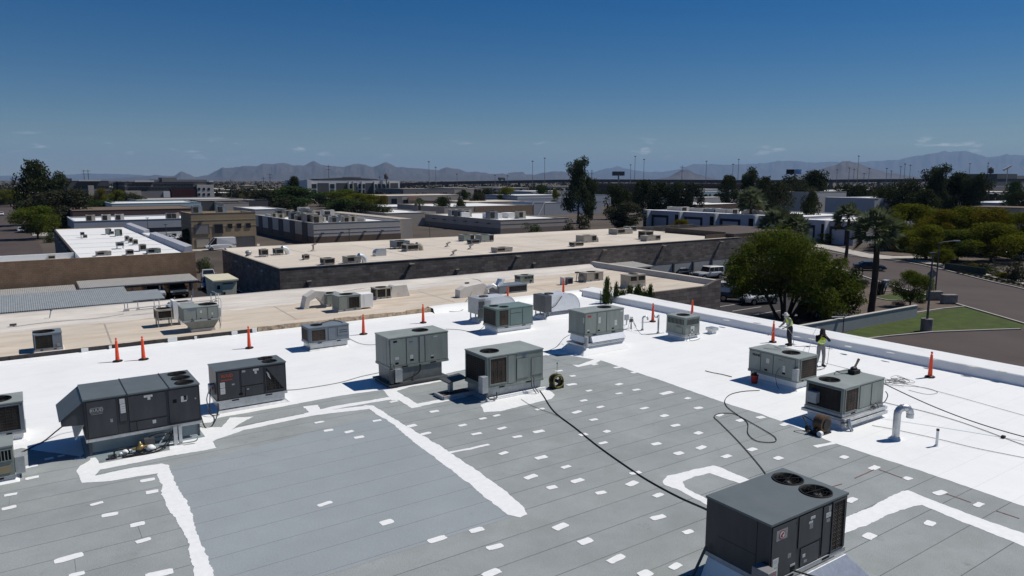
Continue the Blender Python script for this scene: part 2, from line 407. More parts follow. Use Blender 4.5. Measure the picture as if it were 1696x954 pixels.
def smooth_pts(pts, n=5):
 out = []
 for i in range(len(pts) - 1):
  p0 = Vector(pts[max(i - 1, 0)]); p1 = Vector(pts[i]); p2 = Vector(pts[i + 1]); p3 = Vector(pts[min(i + 2, len(pts) - 1)])
  for k in range(n):
   t = k / n
   out.append(0.5 * ((2 * p1) + (-p0 + p2) * t + (2 * p0 - 5 * p1 + 4 * p2 - p3) * t * t + (-p0 + 3 * p1 - 3 * p2 + p3) * t ** 3))
 out.append(Vector(pts[-1]))
 return out
near = [P(*q) for q in ((1830, 578), (1696, 537), (1597, 508), (1557, 496), (1480, 475), (1419, 455), (1360, 437), (1300, 423))]
far_ = [P(*q) for q in ((1830, 514), (1696, 479.5), (1641, 467), (1569, 449), (1513, 437), (1472, 431), (1400, 423), (1340, 412), (1270, 402))]
near = smooth_pts([(p.x, p.y, 0) for p in near], 4); far_ = smooth_pts([(p.x, p.y, 0) for p in far_], 4)
flat('road', near + far_[::-1], 0.012, M_road)
kerb('kerb', near, 0.25, 0.14, M_conc); kerb('kerb', far_, 0.25, 0.14, M_conc)
# parking lot between the buildings and the street
flat('parking_lot', [(-8, 42), (36, 42), (36, 20), (62, 30), (64, 37.5), (77, 38), (92, 48), (103, 60), (112, 73), (118, 82), (96, 96), (21, 96), (19, 150), (-8, 150)], 0.006, M_asphalt)
flat('driveway', [P(1440, 562), P(1469, 558), P(1545, 551), P(1640, 548), P(1700, 546), P(1900, 560), (70, 10), (45, -5), (37, 6), (40, 24), (52, 33)], 0.010, M_road)
lawn = [P(*q) for q in ((1376, 560), (1400, 551), (1503, 523), (1560, 513), (1597, 509), (1640, 521), (1696, 538), (1690, 545.5), (1640, 547), (1545, 550), (1469, 557), (1440, 561))]
flat('lawn', lawn, 0.02, M_lawn)
kerb('kerb', [P(1430, 563), P(1469, 558), P(1545, 551), P(1640, 547.5), P(1690, 546)], 0.2, 0.13, M_conc)
kerb('kerb', [P(1503, 521), P(1560, 512), P(1597, 508.5)], 0.2, 0.12, M_conc)
flat('lawn', [P(*q) for q in ((1445, 493), (1480, 486), (1530, 483), (1545, 488), (1520, 499), (1470, 498))], 0.02, M_lawn)
kerb('kerb', [P(1445, 484), P(1486, 482), P(1520, 480)], 0.2, 0.12, M_conc)
kerb('kerb', [P(1440, 492), P(1470, 498), P(1520, 499.5)], 0.2, 0.12, M_conc)
flat('gravel_bed', [P(*q) for q in ((1430, 470), (1470, 476), (1550, 497), (1590, 508), (1503, 520), (1420, 530), (1395, 500))], 0.016, M_gravel)
# pavement along the far side of the street and its planted strip
flat('pavement', [P(*q) for q in ((1352, 404), (1385, 409), (1440, 421), (1480, 425), (1545, 424), (1560, 428), (1500, 431), (1552, 441), (1600, 452), (1640, 459), (1700, 473), (1700, 467.5), (1640, 455.5), (1595, 447), (1560, 438), (1540, 432), (1520, 428), (1470, 429.5), (1440, 428.5), (1405, 421), (1350, 409))], 0.10, M_conc)
flat('planting_strip', [P(*q) for q in ((1500, 433), (1552, 443), (1600, 454.5), (1640, 461.5), (1700, 476), (1700, 478), (1641, 465.5), (1569, 447.5), (1513, 436))], 0.09, M_gravel)
flat('gravel_bed', [P(*q) for q in ((1560, 425), (1620, 438), (1700, 455), (1760, 466), (1800, 440), (1700, 405), (1560, 402), (1480, 408), (1430, 414), (1470, 423))], 0.05, M_gravel)
flat('forecourt', [P(*q) for q in ((1180, 398), (1240, 400), (1340, 404), (1400, 404), (1380, 385), (1180, 378))], 0.008, M_road)
b = MB(); b.hexa([(60, 56, -.1), (102, 58.5, -.1), (103, 69.1, -.1), (60, 69.1, -.1), (60, 56, .02), (102, 58.5, .02), (103, 69.1, .9), (60, 69.1, .9)]); tag(b.build('parking_lot', M_asphalt), kind='structure')
# left hand street and yards
flat('road', [(-30, 100), (2.5, 100), (4, 160), (3.5, 300), (3, 600), (-10, 600), (-12, 300)], 0.010, M_road)
flat('pavement', [P(54, 391), P(80, 391), P(78, 382), P(52, 380)], 0.10, M_conc)
flat('driveway', [P(300, 416), P(430, 414), P(430, 404), P(300, 404)], 0.013, M_conc)
for xx in (70.5, 73.2, 75.9, 78.6, 81.3, 84.0, 86.7):
 b = MB(); b.poly([(xx, 64.4, .585), (xx + .12, 64.4, .585), (xx + .12, 69, .91), (xx, 69, .91)]); tag(b.build('parking_line', M_line), kind='structure')
for yy in (45.5, 48.2, 50.9, 53.6, 56.3):
 flat('parking_line', [(64.0, yy), (69.0, yy), (69.0, yy + 0.12), (64.0, yy + 0.12)], 0.012, M_line)
# ================================================================== the coated building
MAIN = thing('commercial_building', 'flat roofed building in front, gray roof half covered by fresh white coating', 'building', (0, 0, 0))
def jag(pts, step=0.14, amp=0.035, seed=1, closed=True):
 rr = random.Random(seed); out = []
 n = len(pts); ph = 0.0
 for i in range(n if closed else n - 1):
  a = Vector((pts[i][0], pts[i][1])); b = Vector((pts[(i + 1) % n][0], pts[(i + 1) % n][1]))
  L_ = (b - a).length; k = max(1, min(400, int(L_ / step))); d = (b - a) / max(L_, 1e-6); nrm = Vector((-d.y, d.x))
  for j in range(k):
   ph = ph * 0.72 + rr.uniform(-1, 1) * 0.6
   out.append(a + (b - a) * (j / k) + nrm * (amp * ph if (j or True) else 0))
 return out
def sheet(name, pts, z, m, amp=0.035, step=0.14, seed=1, parent=MAIN):
 q = jag(pts, step, amp, seed); b = MB(parent); b.poly([(p.x, p.y, z) for p in q])
 return b.build(name, m, parent)
def strip(name, px, w, z, m, seed, amp=0.03, parent=MAIN):
 pts = []
 for i in range(len(px) - 1):
  a, c = P(*px[i], R), P(*px[i + 1], R)
  k = max(1, int((c - a).length / 0.09))
  for j in range(k): pts.append(a + (c - a) * (j / k))
 pts.append(P(*px[-1], R))
 L_, R_ = ribbon(pts, w / 2, -w / 2)
 rr = random.Random(seed); b = MB(parent); pa = pb = 0.0
 A, B_ = [], []
 for i in range(len(pts)):
  pa = pa * 0.7 + rr.uniform(-1, 1) * 0.6; pb = pb * 0.7 + rr.uniform(-1, 1) * 0.6
  d = (L_[i] - R_[i]).normalized()
  A.append(L_[i] + d * amp * pa); B_.append(R_[i] - d * amp * pb)
 b.poly([(p[0], p[1], z) for p in A] + [(p[0], p[1], z) for p in B_[::-1]])
 return b.build(name, m, parent)
b = MB(MAIN)
b.box((-14, -8, 0.0), (35.2, -7.7, R - 0.02)); b.box((34.9, -7.7, 0.0), (35.2, 41.2, R + 0.5)); b.box((-14, -7.7, 0), (-13.7, 41.0, R - 0.02)); b.box((-13.7, 40.75, 0), (34.9, 41.0, R - 0.03))
M_mainwall = mat('painted_wall', (0.45, 0.42, 0.38), 0.85, var=0.1, scale=0.6)
b.build('wall', M_mainwall, MAIN)
b = MB(MAIN); b.poly([(-13.9, -7.9, R), (34.0, -7.9, R), (34.0, 41.0, R), (-13.9, 41.0, R)]); b.build('roof_membrane', M_gray, MAIN)
Z1 = R + 0.004
sheet('primed_area', [(2.85, 14.35), (10.2, 14.35), (10.5, 23.75), (2.9, 22.6)], R + 0.003, M_prime, 0.02, 0.3, 3)
wpx = [(-140, 800), (20, 746), (35, 742), (75, 748), (135, 757), (150, 742), (330, 702), (350, 700), (362, 692), (420, 682), (480, 671), (560, 656), (632, 646), (650, 650), (700, 634), (740, 619), (770, 612), (905, 588), (922, 593), (940, 600), (957, 608), (985, 602), (995, 597), (1094, 630), (1211, 671), (1259, 685), (1317, 707), (1379, 733), (1500, 772), (1696, 838), (1800, 873)]
wp = [P(x, y, R).to_2d() for x, y in wpx] + [Vector((21.0, -3)), Vector((33.93, -7.8)), Vector((33.93, 41.0)), Vector((-13.8, 41.0))]
sheet('white_coating', wp, Z1, M_wsheet, 0.03, 0.13, 5)
sheet('bare_area', [P(*q, R) for q in ((150, 750), (335, 706), (341, 716), (290, 742), (240, 744), (170, 764), (152, 768))], R + 0.0055, M_bare, 0.04, 0.12, 9)
sheet('bare_area', [P(*q, R) for q in ((905, 592), (921, 597), (938, 603), (957, 604.5), (984, 595.5), (940, 588), (912, 587))], R + 0.0055, M_gray, 0.03, 0.12, 19)
sheet('bare_area', [P(*q, R) for q in ((356, 702), (420, 690), (506, 676), (512, 683), (420, 701), (360, 712))], R + 0.0055, M_gray, 0.02, 0.12, 29)
# broad strokes of coating on the gray roof
strip('coating_stripe', [(352, 726), (400, 710), (520, 685), (614, 674)], 0.42, Z1 + 0.00030, M_patch, 11)
strip('coating_stripe', [(520, 688), (514, 672)], 0.55, Z1 + 0.00075, M_patch, 12)
strip('coating_stripe', [(505, 686), (560, 674), (657, 658)], 0.34, Z1 + 0.00120, M_patch, 13)
strip('coating_stripe', [(655, 663), (640, 642)], 0.34, Z1 + 0.00145, M_patch, 43)
strip('coating_stripe', [(644, 646), (690, 675)], 0.42, Z1 + 0.00165, M_patch, 14)
strip('coating_stripe', [(678, 674), (735, 663), (770, 655)], 0.36, Z1 + 0.00185, M_patch, 44)
strip('coating_stripe', [(640, 646), (720, 632), (772, 624)], 0.30, Z1 + 0.00210, M_patch, 15)
sheet('coating_stripe', [P(*q, R) for q in ((600, 671), (619, 672), (650, 692), (735, 742), (800, 786), (838, 814), (868, 840), (873, 852), (862, 857), (842, 852), (820, 836), (765, 793), (712, 752), (676, 725), (652, 703))], Z1 + 0.00255, M_patch, 0.03, 0.07, 16)
strip('coating_stripe', [(738, 751), (780, 743), (810, 736)], 0.13, Z1 + 0.00030, M_patch, 17, 0.02)
sheet('coating_stripe', [P(*q, R) for q in ((126, 780), (132, 772), (150, 762), (153, 752), (160, 760), (165, 768), (206, 760), (282, 746), (279, 730), (305, 722), (332, 708), (367, 708), (381, 692), (420, 690), (400, 700), (353, 732), (359, 742), (340, 746), (290, 754), (214, 769), (166, 778), (158, 788), (214, 776), (267, 768), (277, 770), (262, 784), (180, 797), (136, 800))], Z1 + 0.00300, M_patch, 0.022, 0.06, 18)
sheet('coating_stripe', [P(*q, R) for q in ((258, 772), (277, 770), (312, 838), (330, 884), (358, 962), (324, 962), (312, 905), (294, 866), (271, 827))], Z1 + 0.00345, M_patch, 0.04, 0.06, 20)
sheet('coating_stripe', [P(800 + x * .3817, 590 + y * .3817, R) for x, y in ((778, 543), (800, 520), (900, 495), (1000, 474), (1035, 484), (1160, 540), (1180, 565), (1100, 548), (985, 508), (925, 522), (862, 544), (872, 570), (990, 628), (1000, 660), (940, 628), (850, 580), (790, 560))], Z1 + 0.00030, M_patch, 0.028, 0.07, 21)
sheet('coating_stripe', [P(*q, R) for q in ((1385, 862), (1440, 842), (1492, 814), (1504, 812), (1530, 823), (1600, 850), (1700, 885), (1800, 921), (1800, 948), (1700, 907), (1650, 887), (1580, 859), (1526, 836), (1490, 845), (1430, 872), (1392, 885))], Z1 + 0.00075, M_patch, 0.028, 0.07, 22)
strip('coating_stripe', [(1350, 740), (1385, 733)], 0.18, Z1 + 0.00030, M_patch, 23, 0.02)
sheet('coating_stripe', [P(*q, R) for q in ((796, 671), (820, 661), (895, 646), (908, 645), (919, 654), (913, 661), (870, 671), (830, 681), (802, 683))], Z1 + 0.00030, M_patch, 0.025, 0.07, 24)
# brushed squares over the sheet laps
PT = []
def addp(ox, oy, lst):
 for q in lst:
  x, y = ox + q[0] * 0.3817, oy + q[1] * 0.3817
  p = P(x, y, R)
  if all((p - r[0]).length > 0.30 for r in PT): PT.append((p, q[2] if len(q) > 2 else 1.0))
addp(0, 590, [(47, 601), (40, 658), (140, 528), (640, 538), (660, 589), (420, 640, .8), (472, 628, 1.2), (477, 688), (597, 730), (622, 800), (300, 876, 1.9), (333, 948), (690, 945, 1.6), (213, 445, .6), (265, 433, .5), (345, 445, .7), (125, 480, 1.3)])
addp(400, 590, [(338, 287), (378, 322), (467, 328), (510, 352), (588, 280), (740, 302), (800, 336), (837, 240), (662, 197), (363, 641, 1.1), (630, 721), (848, 795, 1.4), (1020, 755, 1.1), (1100, 828, 1.1), (1085, 942, 1.2), (1137, 421), (1020, 337), (960, 300), (1047, 271, .7), (1107, 258, .8), (1130, 313), (1197, 350), (1290, 327, 1.2), (1255, 524, 1.4), (1300, 440, 1.4), (1295, 230)])
addp(800, 590, [(485, 36), (583, 49), (655, 71), (390, 86, .7), (385, 123, 1.4), (460, 150), (590, 122), (590, 162), (665, 146), (797, 160, 2.2), (888, 183), (437, 193), (510, 221), (407, 243, 1.3), (480, 276), (700, 226, 1.2), (935, 225, 1.1), (787, 259, .9), (836, 301, 1.1), (935, 334, .9), (1028, 256), (1118, 279), (1205, 266, 1.2), (435, 341), (537, 327, .7), (521, 377), (752, 381, 1.2), (850, 422), (947, 397, 1.2), (1168, 405, 1.1), (1057, 435), (1282, 443), (360, 481), (410, 541, 1.2), (300, 570, .9), (512, 593, .9), (647, 553, 1.2), (662, 507), (760, 604), (336, 740, 1.4), (445, 804, 1.1), (760, 700, 1.3), (890, 763, .9), (578, 880, 1.5), (835, 912, 1.0), (705, 945, 1.1), (330, 64, 1.0)])
addp(1196, 590, [(270, 297), (530, 439), (660, 485, 1.3), (805, 531, .8), (945, 593, 1.2), (1113, 645), (562, 625, 1.1), (640, 782), (902, 726), (355, 523), (1258, 716, .5)])
addp(900, 580, [(110, 72, .8), (170, 95, .7), (220, 130, .7)])
rr = random.Random(31)
for i, (p, k) in enumerate(PT[:98]):
 w = 0.140 * k * rr.uniform(0.85, 1.15) + 0.03; h = 0.102 * rr.uniform(0.85, 1.2) * (1.0 + 0.25 * (k - 1)); a = rr.uniform(-0.16, 0.16)
 n = 22; b = MB(MAIN); q = []
 for j in range(n):
  t = 2 * PI * j / n; c_, s_ = math.cos(t), math.sin(t)
  e = 0.30 * rr.uniform(0.8, 1.3)
  x = math.copysign(abs(c_) ** e, c_) * w + rr.uniform(-.012, .012); y = math.copysign(abs(s_) ** e, s_) * h + rr.uniform(-.012, .012)
  q.append((p.x + x * math.cos(a) - y * math.sin(a), p.y + x * math.sin(a) + y * math.cos(a), R + 0.008 + 0.00002 * i))
 b.poly(q); b.build('seam_patch', M_patch, MAIN)
for a, c in (((575, 530), (660, 493)), ((680, 492), (790, 532)), ((970, 597), (1080, 635)), ((1190, 672), (1290, 705)), ((475, 567), (520, 555))):
 a = (1196 + a[0] * .3817, 590 + a[1] * .3817); c = (1196 + c[0] * .3817, 590 + c[1] * .3817)
 strip('chalk_line', [a, c], 0.03, R + 0.0105, M_chalk, 40, 0.008)
# short end laps
for a, c in (((47, 601), (40, 658)), ((597, 730), (622, 800)), ((325, 880), (333, 948))):
 a = (a[0] * .3817, 590 + a[1] * .3817); c = (c[0] * .3817, 590 + c[1] * .3817)
 strip('end_lap', [a, c], 0.010, R + 0.0078, M_galvdull, 41, 0.002)
# right hand parapet with canted inner foot, and the low step along the beige roof
b = MB(MAIN)
prof = [(33.78, R - 0.02), (33.90, R + 0.06), (34.02, R + 0.40), (34.06, R + 0.43), (35.26, R + 0.53), (35.28, R + 0.40), (35.28, R - 0.1)]
ys = [-8.0 + i * 1.0 for i in range(50)]
rr = random.Random(5); vs_, fs = [], []
for y in ys:
 vs_ += [(x + rr.uniform(-.006, .006), y, z + rr.uniform(-.004, .004)) for x, z in prof]
n = len(prof)
for i in range(len(ys) - 1):
 for k in range(n - 1): fs.append((i * n + k, i * n + k + 1, (i + 1) * n + k + 1, (i + 1) * n + k))
b.add(vs_, fs, 0, False)
b.build('parapet', M_white, MAIN)
b = MB(MAIN)      # white low cant against the beige roof, right of the torn stretch
prof = [(40.35, R - 0.02), (40.50, R + 0.05), (40.62, R + 0.30), (41.35, R + 0.34), (41.9, R + 0.12)]
xs = [21.6, 23, 25, 27, 29, 31, 33, 34.2, 35.2]
vs_ = [(x, y + rr.uniform(-.03, .03), z + rr.uniform(-.02, .02)) for x in xs for y, z in prof]; n = len(prof)
b.add(vs_, [(i * n + k, (i + 1) * n + k, (i + 1) * n + k + 1, i * n + k + 1) for i in range(len(xs) - 1) for k in range(n - 1)], 0, True)
b.build('roof_step', M_white, MAIN)
# black torn strip of membrane left standing along the joint, with white drips
b = MB(MAIN)
x = -13.8
while x < 21.4:
 x2 = min(21.5, x + rr.uniform(0.5, 1.3)); top = R + (0.24 if x < 10.6 else .33) + rr.uniform(-.04, .03); mi = 0 if x < 10.6 else 1
 b.hexa([(x, 40.72 + rr.uniform(-.03, .0), R), (x2, 40.72, R), (x2, 40.98, R), (x, 40.98, R), (x, 40.80, top), (x2, 40.80, top + rr.uniform(-.03, .03)), (x2, 40.98, R + 0.24), (x, 40.98, R + 0.24)], mi)
 x = x2
for xx, wd in ((2.1, .3), (3.3, .12), (6.0, .45), (7.3, .12), (9.2, .3), (-1.5, .3), (10.3, .25)):
 b.box((xx, 40.62, R), (xx + wd, 40.71, R + 0.27 + rr.uniform(-.04, .08)), 2)
b.build('torn_edge', [M_dkmem, M_torn, M_white], MAIN)
b = MB(MAIN); b.hexa([(-13.8, 40.1, R + .004), (21.5, 40.1, R + .004), (21.5, 40.7, R + .004), (-13.8, 40.7, R + .004), (-13.8, 40.12, R + .02), (21.5, 40.12, R + .02), (21.5, 40.7, R + .09), (-13.8, 40.7, R + .09)]); b.build('cant_strip', M_white, MAIN)
# ================================================================== rooftop units
class Face:
 def __init__(s, O, U, N, W, H): s.O, s.U, s.N, s.W, s.H = Vector(O), Vector(U), Vector(N), W, H
 def box(s, b, u0, v0, u1, v1, d0, d1, mi=0):
  q = []
  for d in (d0, d1):
   for u, v in ((u0, v0), (u1, v0), (u1, v1), (u0, v1)):
    q.append(s.O + s.U * (u * s.W) + Vector((0, 0, v * s.H)) + s.N * d)
  # order for hexa: bottom four, top four
  p = [q[0], q[1], q[5], q[4], q[3], q[2], q[6], q[7]]
  b.hexa(p, mi)
 def at(s, u, v, d=0.0): return s.O + s.U * (u * s.W) + Vector((0, 0, v * s.H)) + s.N * d
def plate_with_holes(b, x0, y0, x1, y1, z, holes, n=28, mi=0, th=0.045):
 bm = bmesh.new(); ed = []
 def loop(pts):
  vv = [bm.verts.new(p) for p in pts]
  for i in range(len(vv)): ed.append(bm.edges.new((vv[i], vv[(i + 1) % len(vv)])))
 loop([(x0, y0, z), (x1, y0, z), (x1, y1, z), (x0, y1, z)])
 for cx, cy_, r in holes:
  loop([(cx + r * math.cos(2 * PI * k / n), cy_ + r * math.sin(2 * PI * k / n), z) for k in range(n)])
 bmesh.ops.triangle_fill(bm, use_beauty=True, use_dissolve=False, edges=ed, normal=(0, 0, 1))
 bm.verts.index_update()
 vs_ = [v.co.copy() for v in bm.verts]
 fs = [tuple(v.index for v in f.verts) for f in bm.faces]
 bm.free()
 b.add(vs_, fs, mi)
 for a, c in (((x0, y0), (x1, y0)), ((x1, y0), (x1, y1)), ((x1, y1), (x0, y1)), ((x0, y1), (x0, y0))):
  b.add([(a[0], a[1], z - th), (c[0], c[1], z - th), (c[0], c[1], z), (a[0], a[1], z)], [(0, 1, 2, 3)], mi)
def make_fan(root, cx, cy_, z, r, guard_m=None, seed=0):
 rr = random.Random(seed)
 b = MB(root); n = 28
 b.lathe((cx, cy_, z), [(r + 0.03, 0.001), (r + 0.028, 0.022), (r, 0.022), (r - 0.012, -0.10), (r - 0.012, -0.30), (0.001, -0.30)], n, 0)
 fan = b.build('fan', M_fan, root)
 b = MB(root); a0 = rr.uniform(0, 2)
 for k in range(4):
  a = a0 + k * PI / 2; c_, s_ = math.cos(a), math.sin(a)
  q = []
  for rr_, w in ((0.12, 0.10), (0.6, 0.34), (0.93, 0.46)):
   for sgn, dz in ((-1, -0.16), (1, -0.09)):
    q.append(Vector((cx, cy_, z)) + Vector((c_ * rr_ * r - s_ * sgn * w * r * .5, s_ * rr_ * r + c_ * sgn * w * r * .5, dz)))
  b.add(q, [(0, 2, 3, 1), (2, 4, 5, 3)], 0)
 b.build('blade', M_fan, fan)
 b = MB(root); b.lathe((cx, cy_, z), [(0.001, -0.05), (r * 0.16, -0.05), (r * 0.2, -0.10), (r * 0.2, -0.2)], 12, 0); b.build('hub', M_steel, fan)
 b = MB(root)
 for q in (0.28, 0.5, 0.72, 0.94):
  b.tube([(cx + q * r * math.cos(2 * PI * k / 24), cy_ + q * r * math.sin(2 * PI * k / 24), z + 0.02) for k in range(25)], 0.004, 4, cap=False)
 for k in range(4):
  a = a0 + k * PI / 4
  b.tube([(cx - r * math.cos(a), cy_ - r * math.sin(a), z + 0.026), (cx + r * math.cos(a), cy_ + r * math.sin(a), z + 0.026)], 0.005, 4)
 b.build('wire_guard', guard_m or M_black, fan)
 return fan
def text_on(face, u, v, d, body, size, m, parent, name='lettering', bold=0.0):
 c = bpy.data.curves.new(name, 'FONT'); c.body = body; c.size = size; c.align_x = 'CENTER'; c.align_y = 'CENTER'
 c.extrude = 0.001; c.offset = bold; c.resolution_u = 2
 c.materials.append(m)
 tmp = bpy.data.objects.new(name, c); me = bpy.data.meshes.new_from_object(tmp); bpy.data.objects.remove(tmp)
 o = link(name, me, parent)
 o.location = face.at(u, v, d) - origin(parent)
 M = Matrix((face.U, Vector((0, 0, 1)), face.N)).transposed()
 o.rotation_euler = M.to_euler()
 return o
def features(root, face, cab_m, lst, panel_m):
 """panels, coils, louvres, plates and boxes fixed to one face of a cabinet"""
 for f in lst:
  k, u0, v0, u1, v1 = f[:5]; ex = f[5] if len(f) > 5 else None
  b = MB(root)
  if k == 'panel':
   face.box(b, u0, v0, u1, v1, 0.002, 0.016, 0)
   eu, ev = 0.010 / face.W, 0.010 / face.H
   for q in ((u0 - eu, v0 - ev, u0, v1 + ev), (u1, v0 - ev, u1 + eu, v1 + ev), (u0, v0 - ev, u1, v0), (u0, v1, u1, v1 + ev)): face.box(b, *q, 0.001, 0.006, 1)
   b.build('access_panel', [ex or panel_m, M_dark], root)
  elif k == 'coil':
   face.box(b, u0, v0, u1, v1, 0.001, 0.010, 0)
   eu, ev = 0.035 / face.W, 0.035 / face.H
   for q in ((u0 - eu, v0 - ev, u0, v1 + ev), (u1, v0 - ev, u1 + eu, v1 + ev), (u0, v0 - ev, u1, v0), (u0, v1, u1, v1 + ev)): face.box(b, *q, 0.001, 0.03, 1)
   n = max(3, int((v1 - v0) * face.H / 0.09))
   for i in range(1, n): face.box(b, u0, v0 + (v1 - v0) * i / n - .004, u1, v0 + (v1 - v0) * i / n, 0.010, 0.015, 2)
   n = max(2, int((u1 - u0) * face.W / 0.16))
   for i in range(1, n): face.box(b, u0 + (u1 - u0) * i / n - .003, v0, u0 + (u1 - u0) * i / n, v1, 0.015, 0.02, 2)
   b.build('condenser_coil', [ex or M_coil, cab_m, M_steel], root)
  elif k == 'louver':
   face.box(b, u0, v0, u1, v1, 0.001, 0.006, 1)
   n = ex or 8
   for i in range(n + 1):
    q = u0 + (u1 - u0) * i / n
    face.box(b, q - .012, v0, q + .006, v1, 0.006, 0.022, 0)
   face.box(b, u0 - .012, v1, u1 + .012, v1 + .03, .001, .024, 0); face.box(b, u0 - .012, v0 - .03, u1 + .012, v0, .001, .024, 0)
   b.build('louver', [cab_m, M_dark], root)
  elif k == 'plate':
   face.box(b, u0, v0, u1, v1, 0.003, 0.019, 0)
   if ex is None or ex is M_stk:
    for i in range(3):
     vv = v0 + (v1 - v0) * (0.2 + 0.25 * i)
     face.box(b, u0 + (u1 - u0) * .15, vv, u0 + (u1 - u0) * .85, vv + (v1 - v0) * .05, 0.019, 0.020, 1)
   b.build('nameplate', [ex or M_stk, M_stkg], root)
  elif k == 'slot':
   face.box(b, u0, v0, u1, v1, 0.003, 0.018, 0); b.build('handle_slot', M_dark, root)
  elif k == 'box':     # disconnect switch
   face.box(b, u0, v0, u1, v1, 0.0, 0.16, 0)
   face.box(b, u0 + .1 * (u1 - u0), v0 + .05 * (v1 - v0), u1 - .1 * (u1 - u0), v1 - .06 * (v1 - v0), 0.16, 0.172, 0)
   bx = b.build('disconnect_box', ex or M_galvdull, root, 0.008)
   b = MB(root); face.box(b, u1, v0 + .55 * (v1 - v0), u1 + .03 / face.W, v0 + .85 * (v1 - v0), .05, .09, 0); b.build('switch_handle', M_red, bx)
   b = MB(root); face.box(b, u0 + .25 * (u1 - u0), v0 + .4 * (v1 - v0), u1 - .3 * (u1 - u0), v0 + .75 * (v1 - v0), .172, .175, 0); b.build('nameplate', M_stk, bx)
  elif k == 'seam':
   face.box(b, u0, v0, u1, v1, 0.001, 0.004, 0); b.build('panel_seam', M_dark, root)
  elif k == 'trim':
   face.box(b, u0, v0, u1, v1, 0.001, 0.025, 0); b.build('corner_post', cab_m, root)
def rooftop_unit(label, X0, Y0, sx, sy, z0, h, mats, fans, front=(), left=(), right=(), base=None, curb='skirt', curb_m=None, rail_m=None, name='rooftop_unit', group=None, bevel=0.012, cat='air conditioner', curb_in=0.06, seed=0):
 base = R if base is None else base
 cab_m, panel_m, top_m = mats
 root = thing(name, label, cat, (X0 + sx / 2, Y0 + sy / 2, base), 0, group)
 zb = base + z0; X1, Y1, z1 = X0 + sx, Y0 + sy, zb + h
 curb_m = curb_m or M_white; rail_m = rail_m or M_galvdull
 b = MB(root)
 if curb == 'skirt':
  i, o = curb_in, -0.16 + curb_in
  b.hexa([(X0 + o, Y0 + o, base - .01), (X1 - o, Y0 + o, base - .01), (X1 - o, Y1 - o, base - .01), (X0 + o, Y1 - o, base - .01), (X0 + i, Y0 + i, base + .1), (X1 - i, Y0 + i, base + .1), (X1 - i, Y1 - i, base + .1), (X0 + i, Y1 - i, base + .1)], 0)
  b.hexa([(X0 + i, Y0 + i, base + .1), (X1 - i, Y0 + i, base + .1), (X1 - i, Y1 - i, base + .1), (X0 + i, Y1 - i, base + .1), (X0 + i, Y0 + i, zb), (X1 - i, Y0 + i, zb), (X1 - i, Y1 - i, zb), (X0 + i, Y1 - i, zb)], 0)
  b.build('curb', curb_m, root, 0.02)
 elif curb == 'adapter':
  i = 0.30
  b.hexa([(X0 + .1, Y0 + .02, base + .16), (X1 - i, Y0 + .02, base + .16), (X1 - i, Y1 - .05, base + .16), (X0 + .1, Y1 - .05, base + .16), (X0 + .08, Y0 + .02, zb), (X1 - i, Y0 + .02, zb), (X1 - i, Y1 - .05, zb), (X0 + .08, Y1 - .05, zb)], 0)
  b.build('curb', curb_m, root, 0.01)
  b = MB(root); b.box((X0 - .06, Y0 - .14, base - .01), (X1 - i + .14, Y1 + .05, base + .10)); b.box((X0 - .14, Y0 - .20, base + .10), (X1 - i + .18, Y1 + .1, base + .16)); b.build('base_flange', M_steel, root, .01)
 elif curb == 'taper':
  b.hexa([(X0 + sx * .22, Y0 + .15, base), (X1 - sx * .1, Y0 + .15, base), (X1 - sx * .1, Y1 - .1, base), (X0 + sx * .22, Y1 - .1, base), (X0 + sx * .22, Y0 + .15, base + .16), (X1 - sx * .1, Y0 + .15, base + .16), (X1 - sx * .1, Y1 - .1, base + .16), (X0 + sx * .22, Y1 - .1, base + .16)], 0)
  b.build('curb', M_beigewhite, root)
  b = MB(root)
  b.hexa([(X0 + sx * .24, Y0 + .2, base + .16), (X1 - sx * .12, Y0 + .2, base + .16), (X1 - sx * .12, Y1 - .1, base + .16), (X0 + sx * .24, Y1 - .1, base + .16), (X0, Y0, zb), (X1, Y0, zb), (X1, Y1, zb), (X0, Y1, zb)], 0)
  b.build('plenum', cab_m, root)
 elif curb == 'legs':
  for px_, py_ in ((X0 + .04, Y0 + .04), (X1 - .1, Y0 + .04), (X0 + .04, Y1 - .1), (X1 - .1, Y1 - .1)):
   q = MB(root); q.box((px_, py_, base - .01), (px_ + .06, py_ + .06, zb)); q.build('leg', rail_m, root)
 b = MB(root); rh = 0.10 if h > 0.6 else 0.05
 b.box((X0 - .02, Y0 - .02, zb), (X1 + .02, Y1 + .02, zb + rh))
 for q in (0.2, 0.68): b.box((X0 + sx * q, Y0 - .026, zb + .03), (X0 + sx * (q + .1), Y0 - .019, zb + .08), 1)
 b.build('base_rail', [rail_m, M_dark], root, 0.006)
 b = MB(root)
 # open box: four sides only, the top plate closes it
 zt = z1 - .045
 for q in ([(X0, Y0), (X1, Y0)], [(X1, Y0), (X1, Y1)], [(X1, Y1), (X0, Y1)], [(X0, Y1), (X0, Y0)]):
  (a0, a1), (c0, c1) = q; b.add([(a0, a1, zb + rh), (c0, c1, zb + rh), (c0, c1, zt + .002), (a0, a1, zt + .002)], [(0, 1, 2, 3)], 0)
 b.build('cabinet', cab_m, root)
 hl = [(X0 + fx * sx, Y0 + fy * sy, fr) for fx, fy, fr in fans]
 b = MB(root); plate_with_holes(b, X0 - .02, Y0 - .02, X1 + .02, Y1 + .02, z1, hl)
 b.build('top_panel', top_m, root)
 for i, (cx, cy_, r) in enumerate(hl): make_fan(root, cx, cy_, z1, r, seed=seed + i)
 H = h - .045 - rh
 fF = Face((X0, Y0, zb + rh), (1, 0, 0), (0, -1, 0), sx, H)
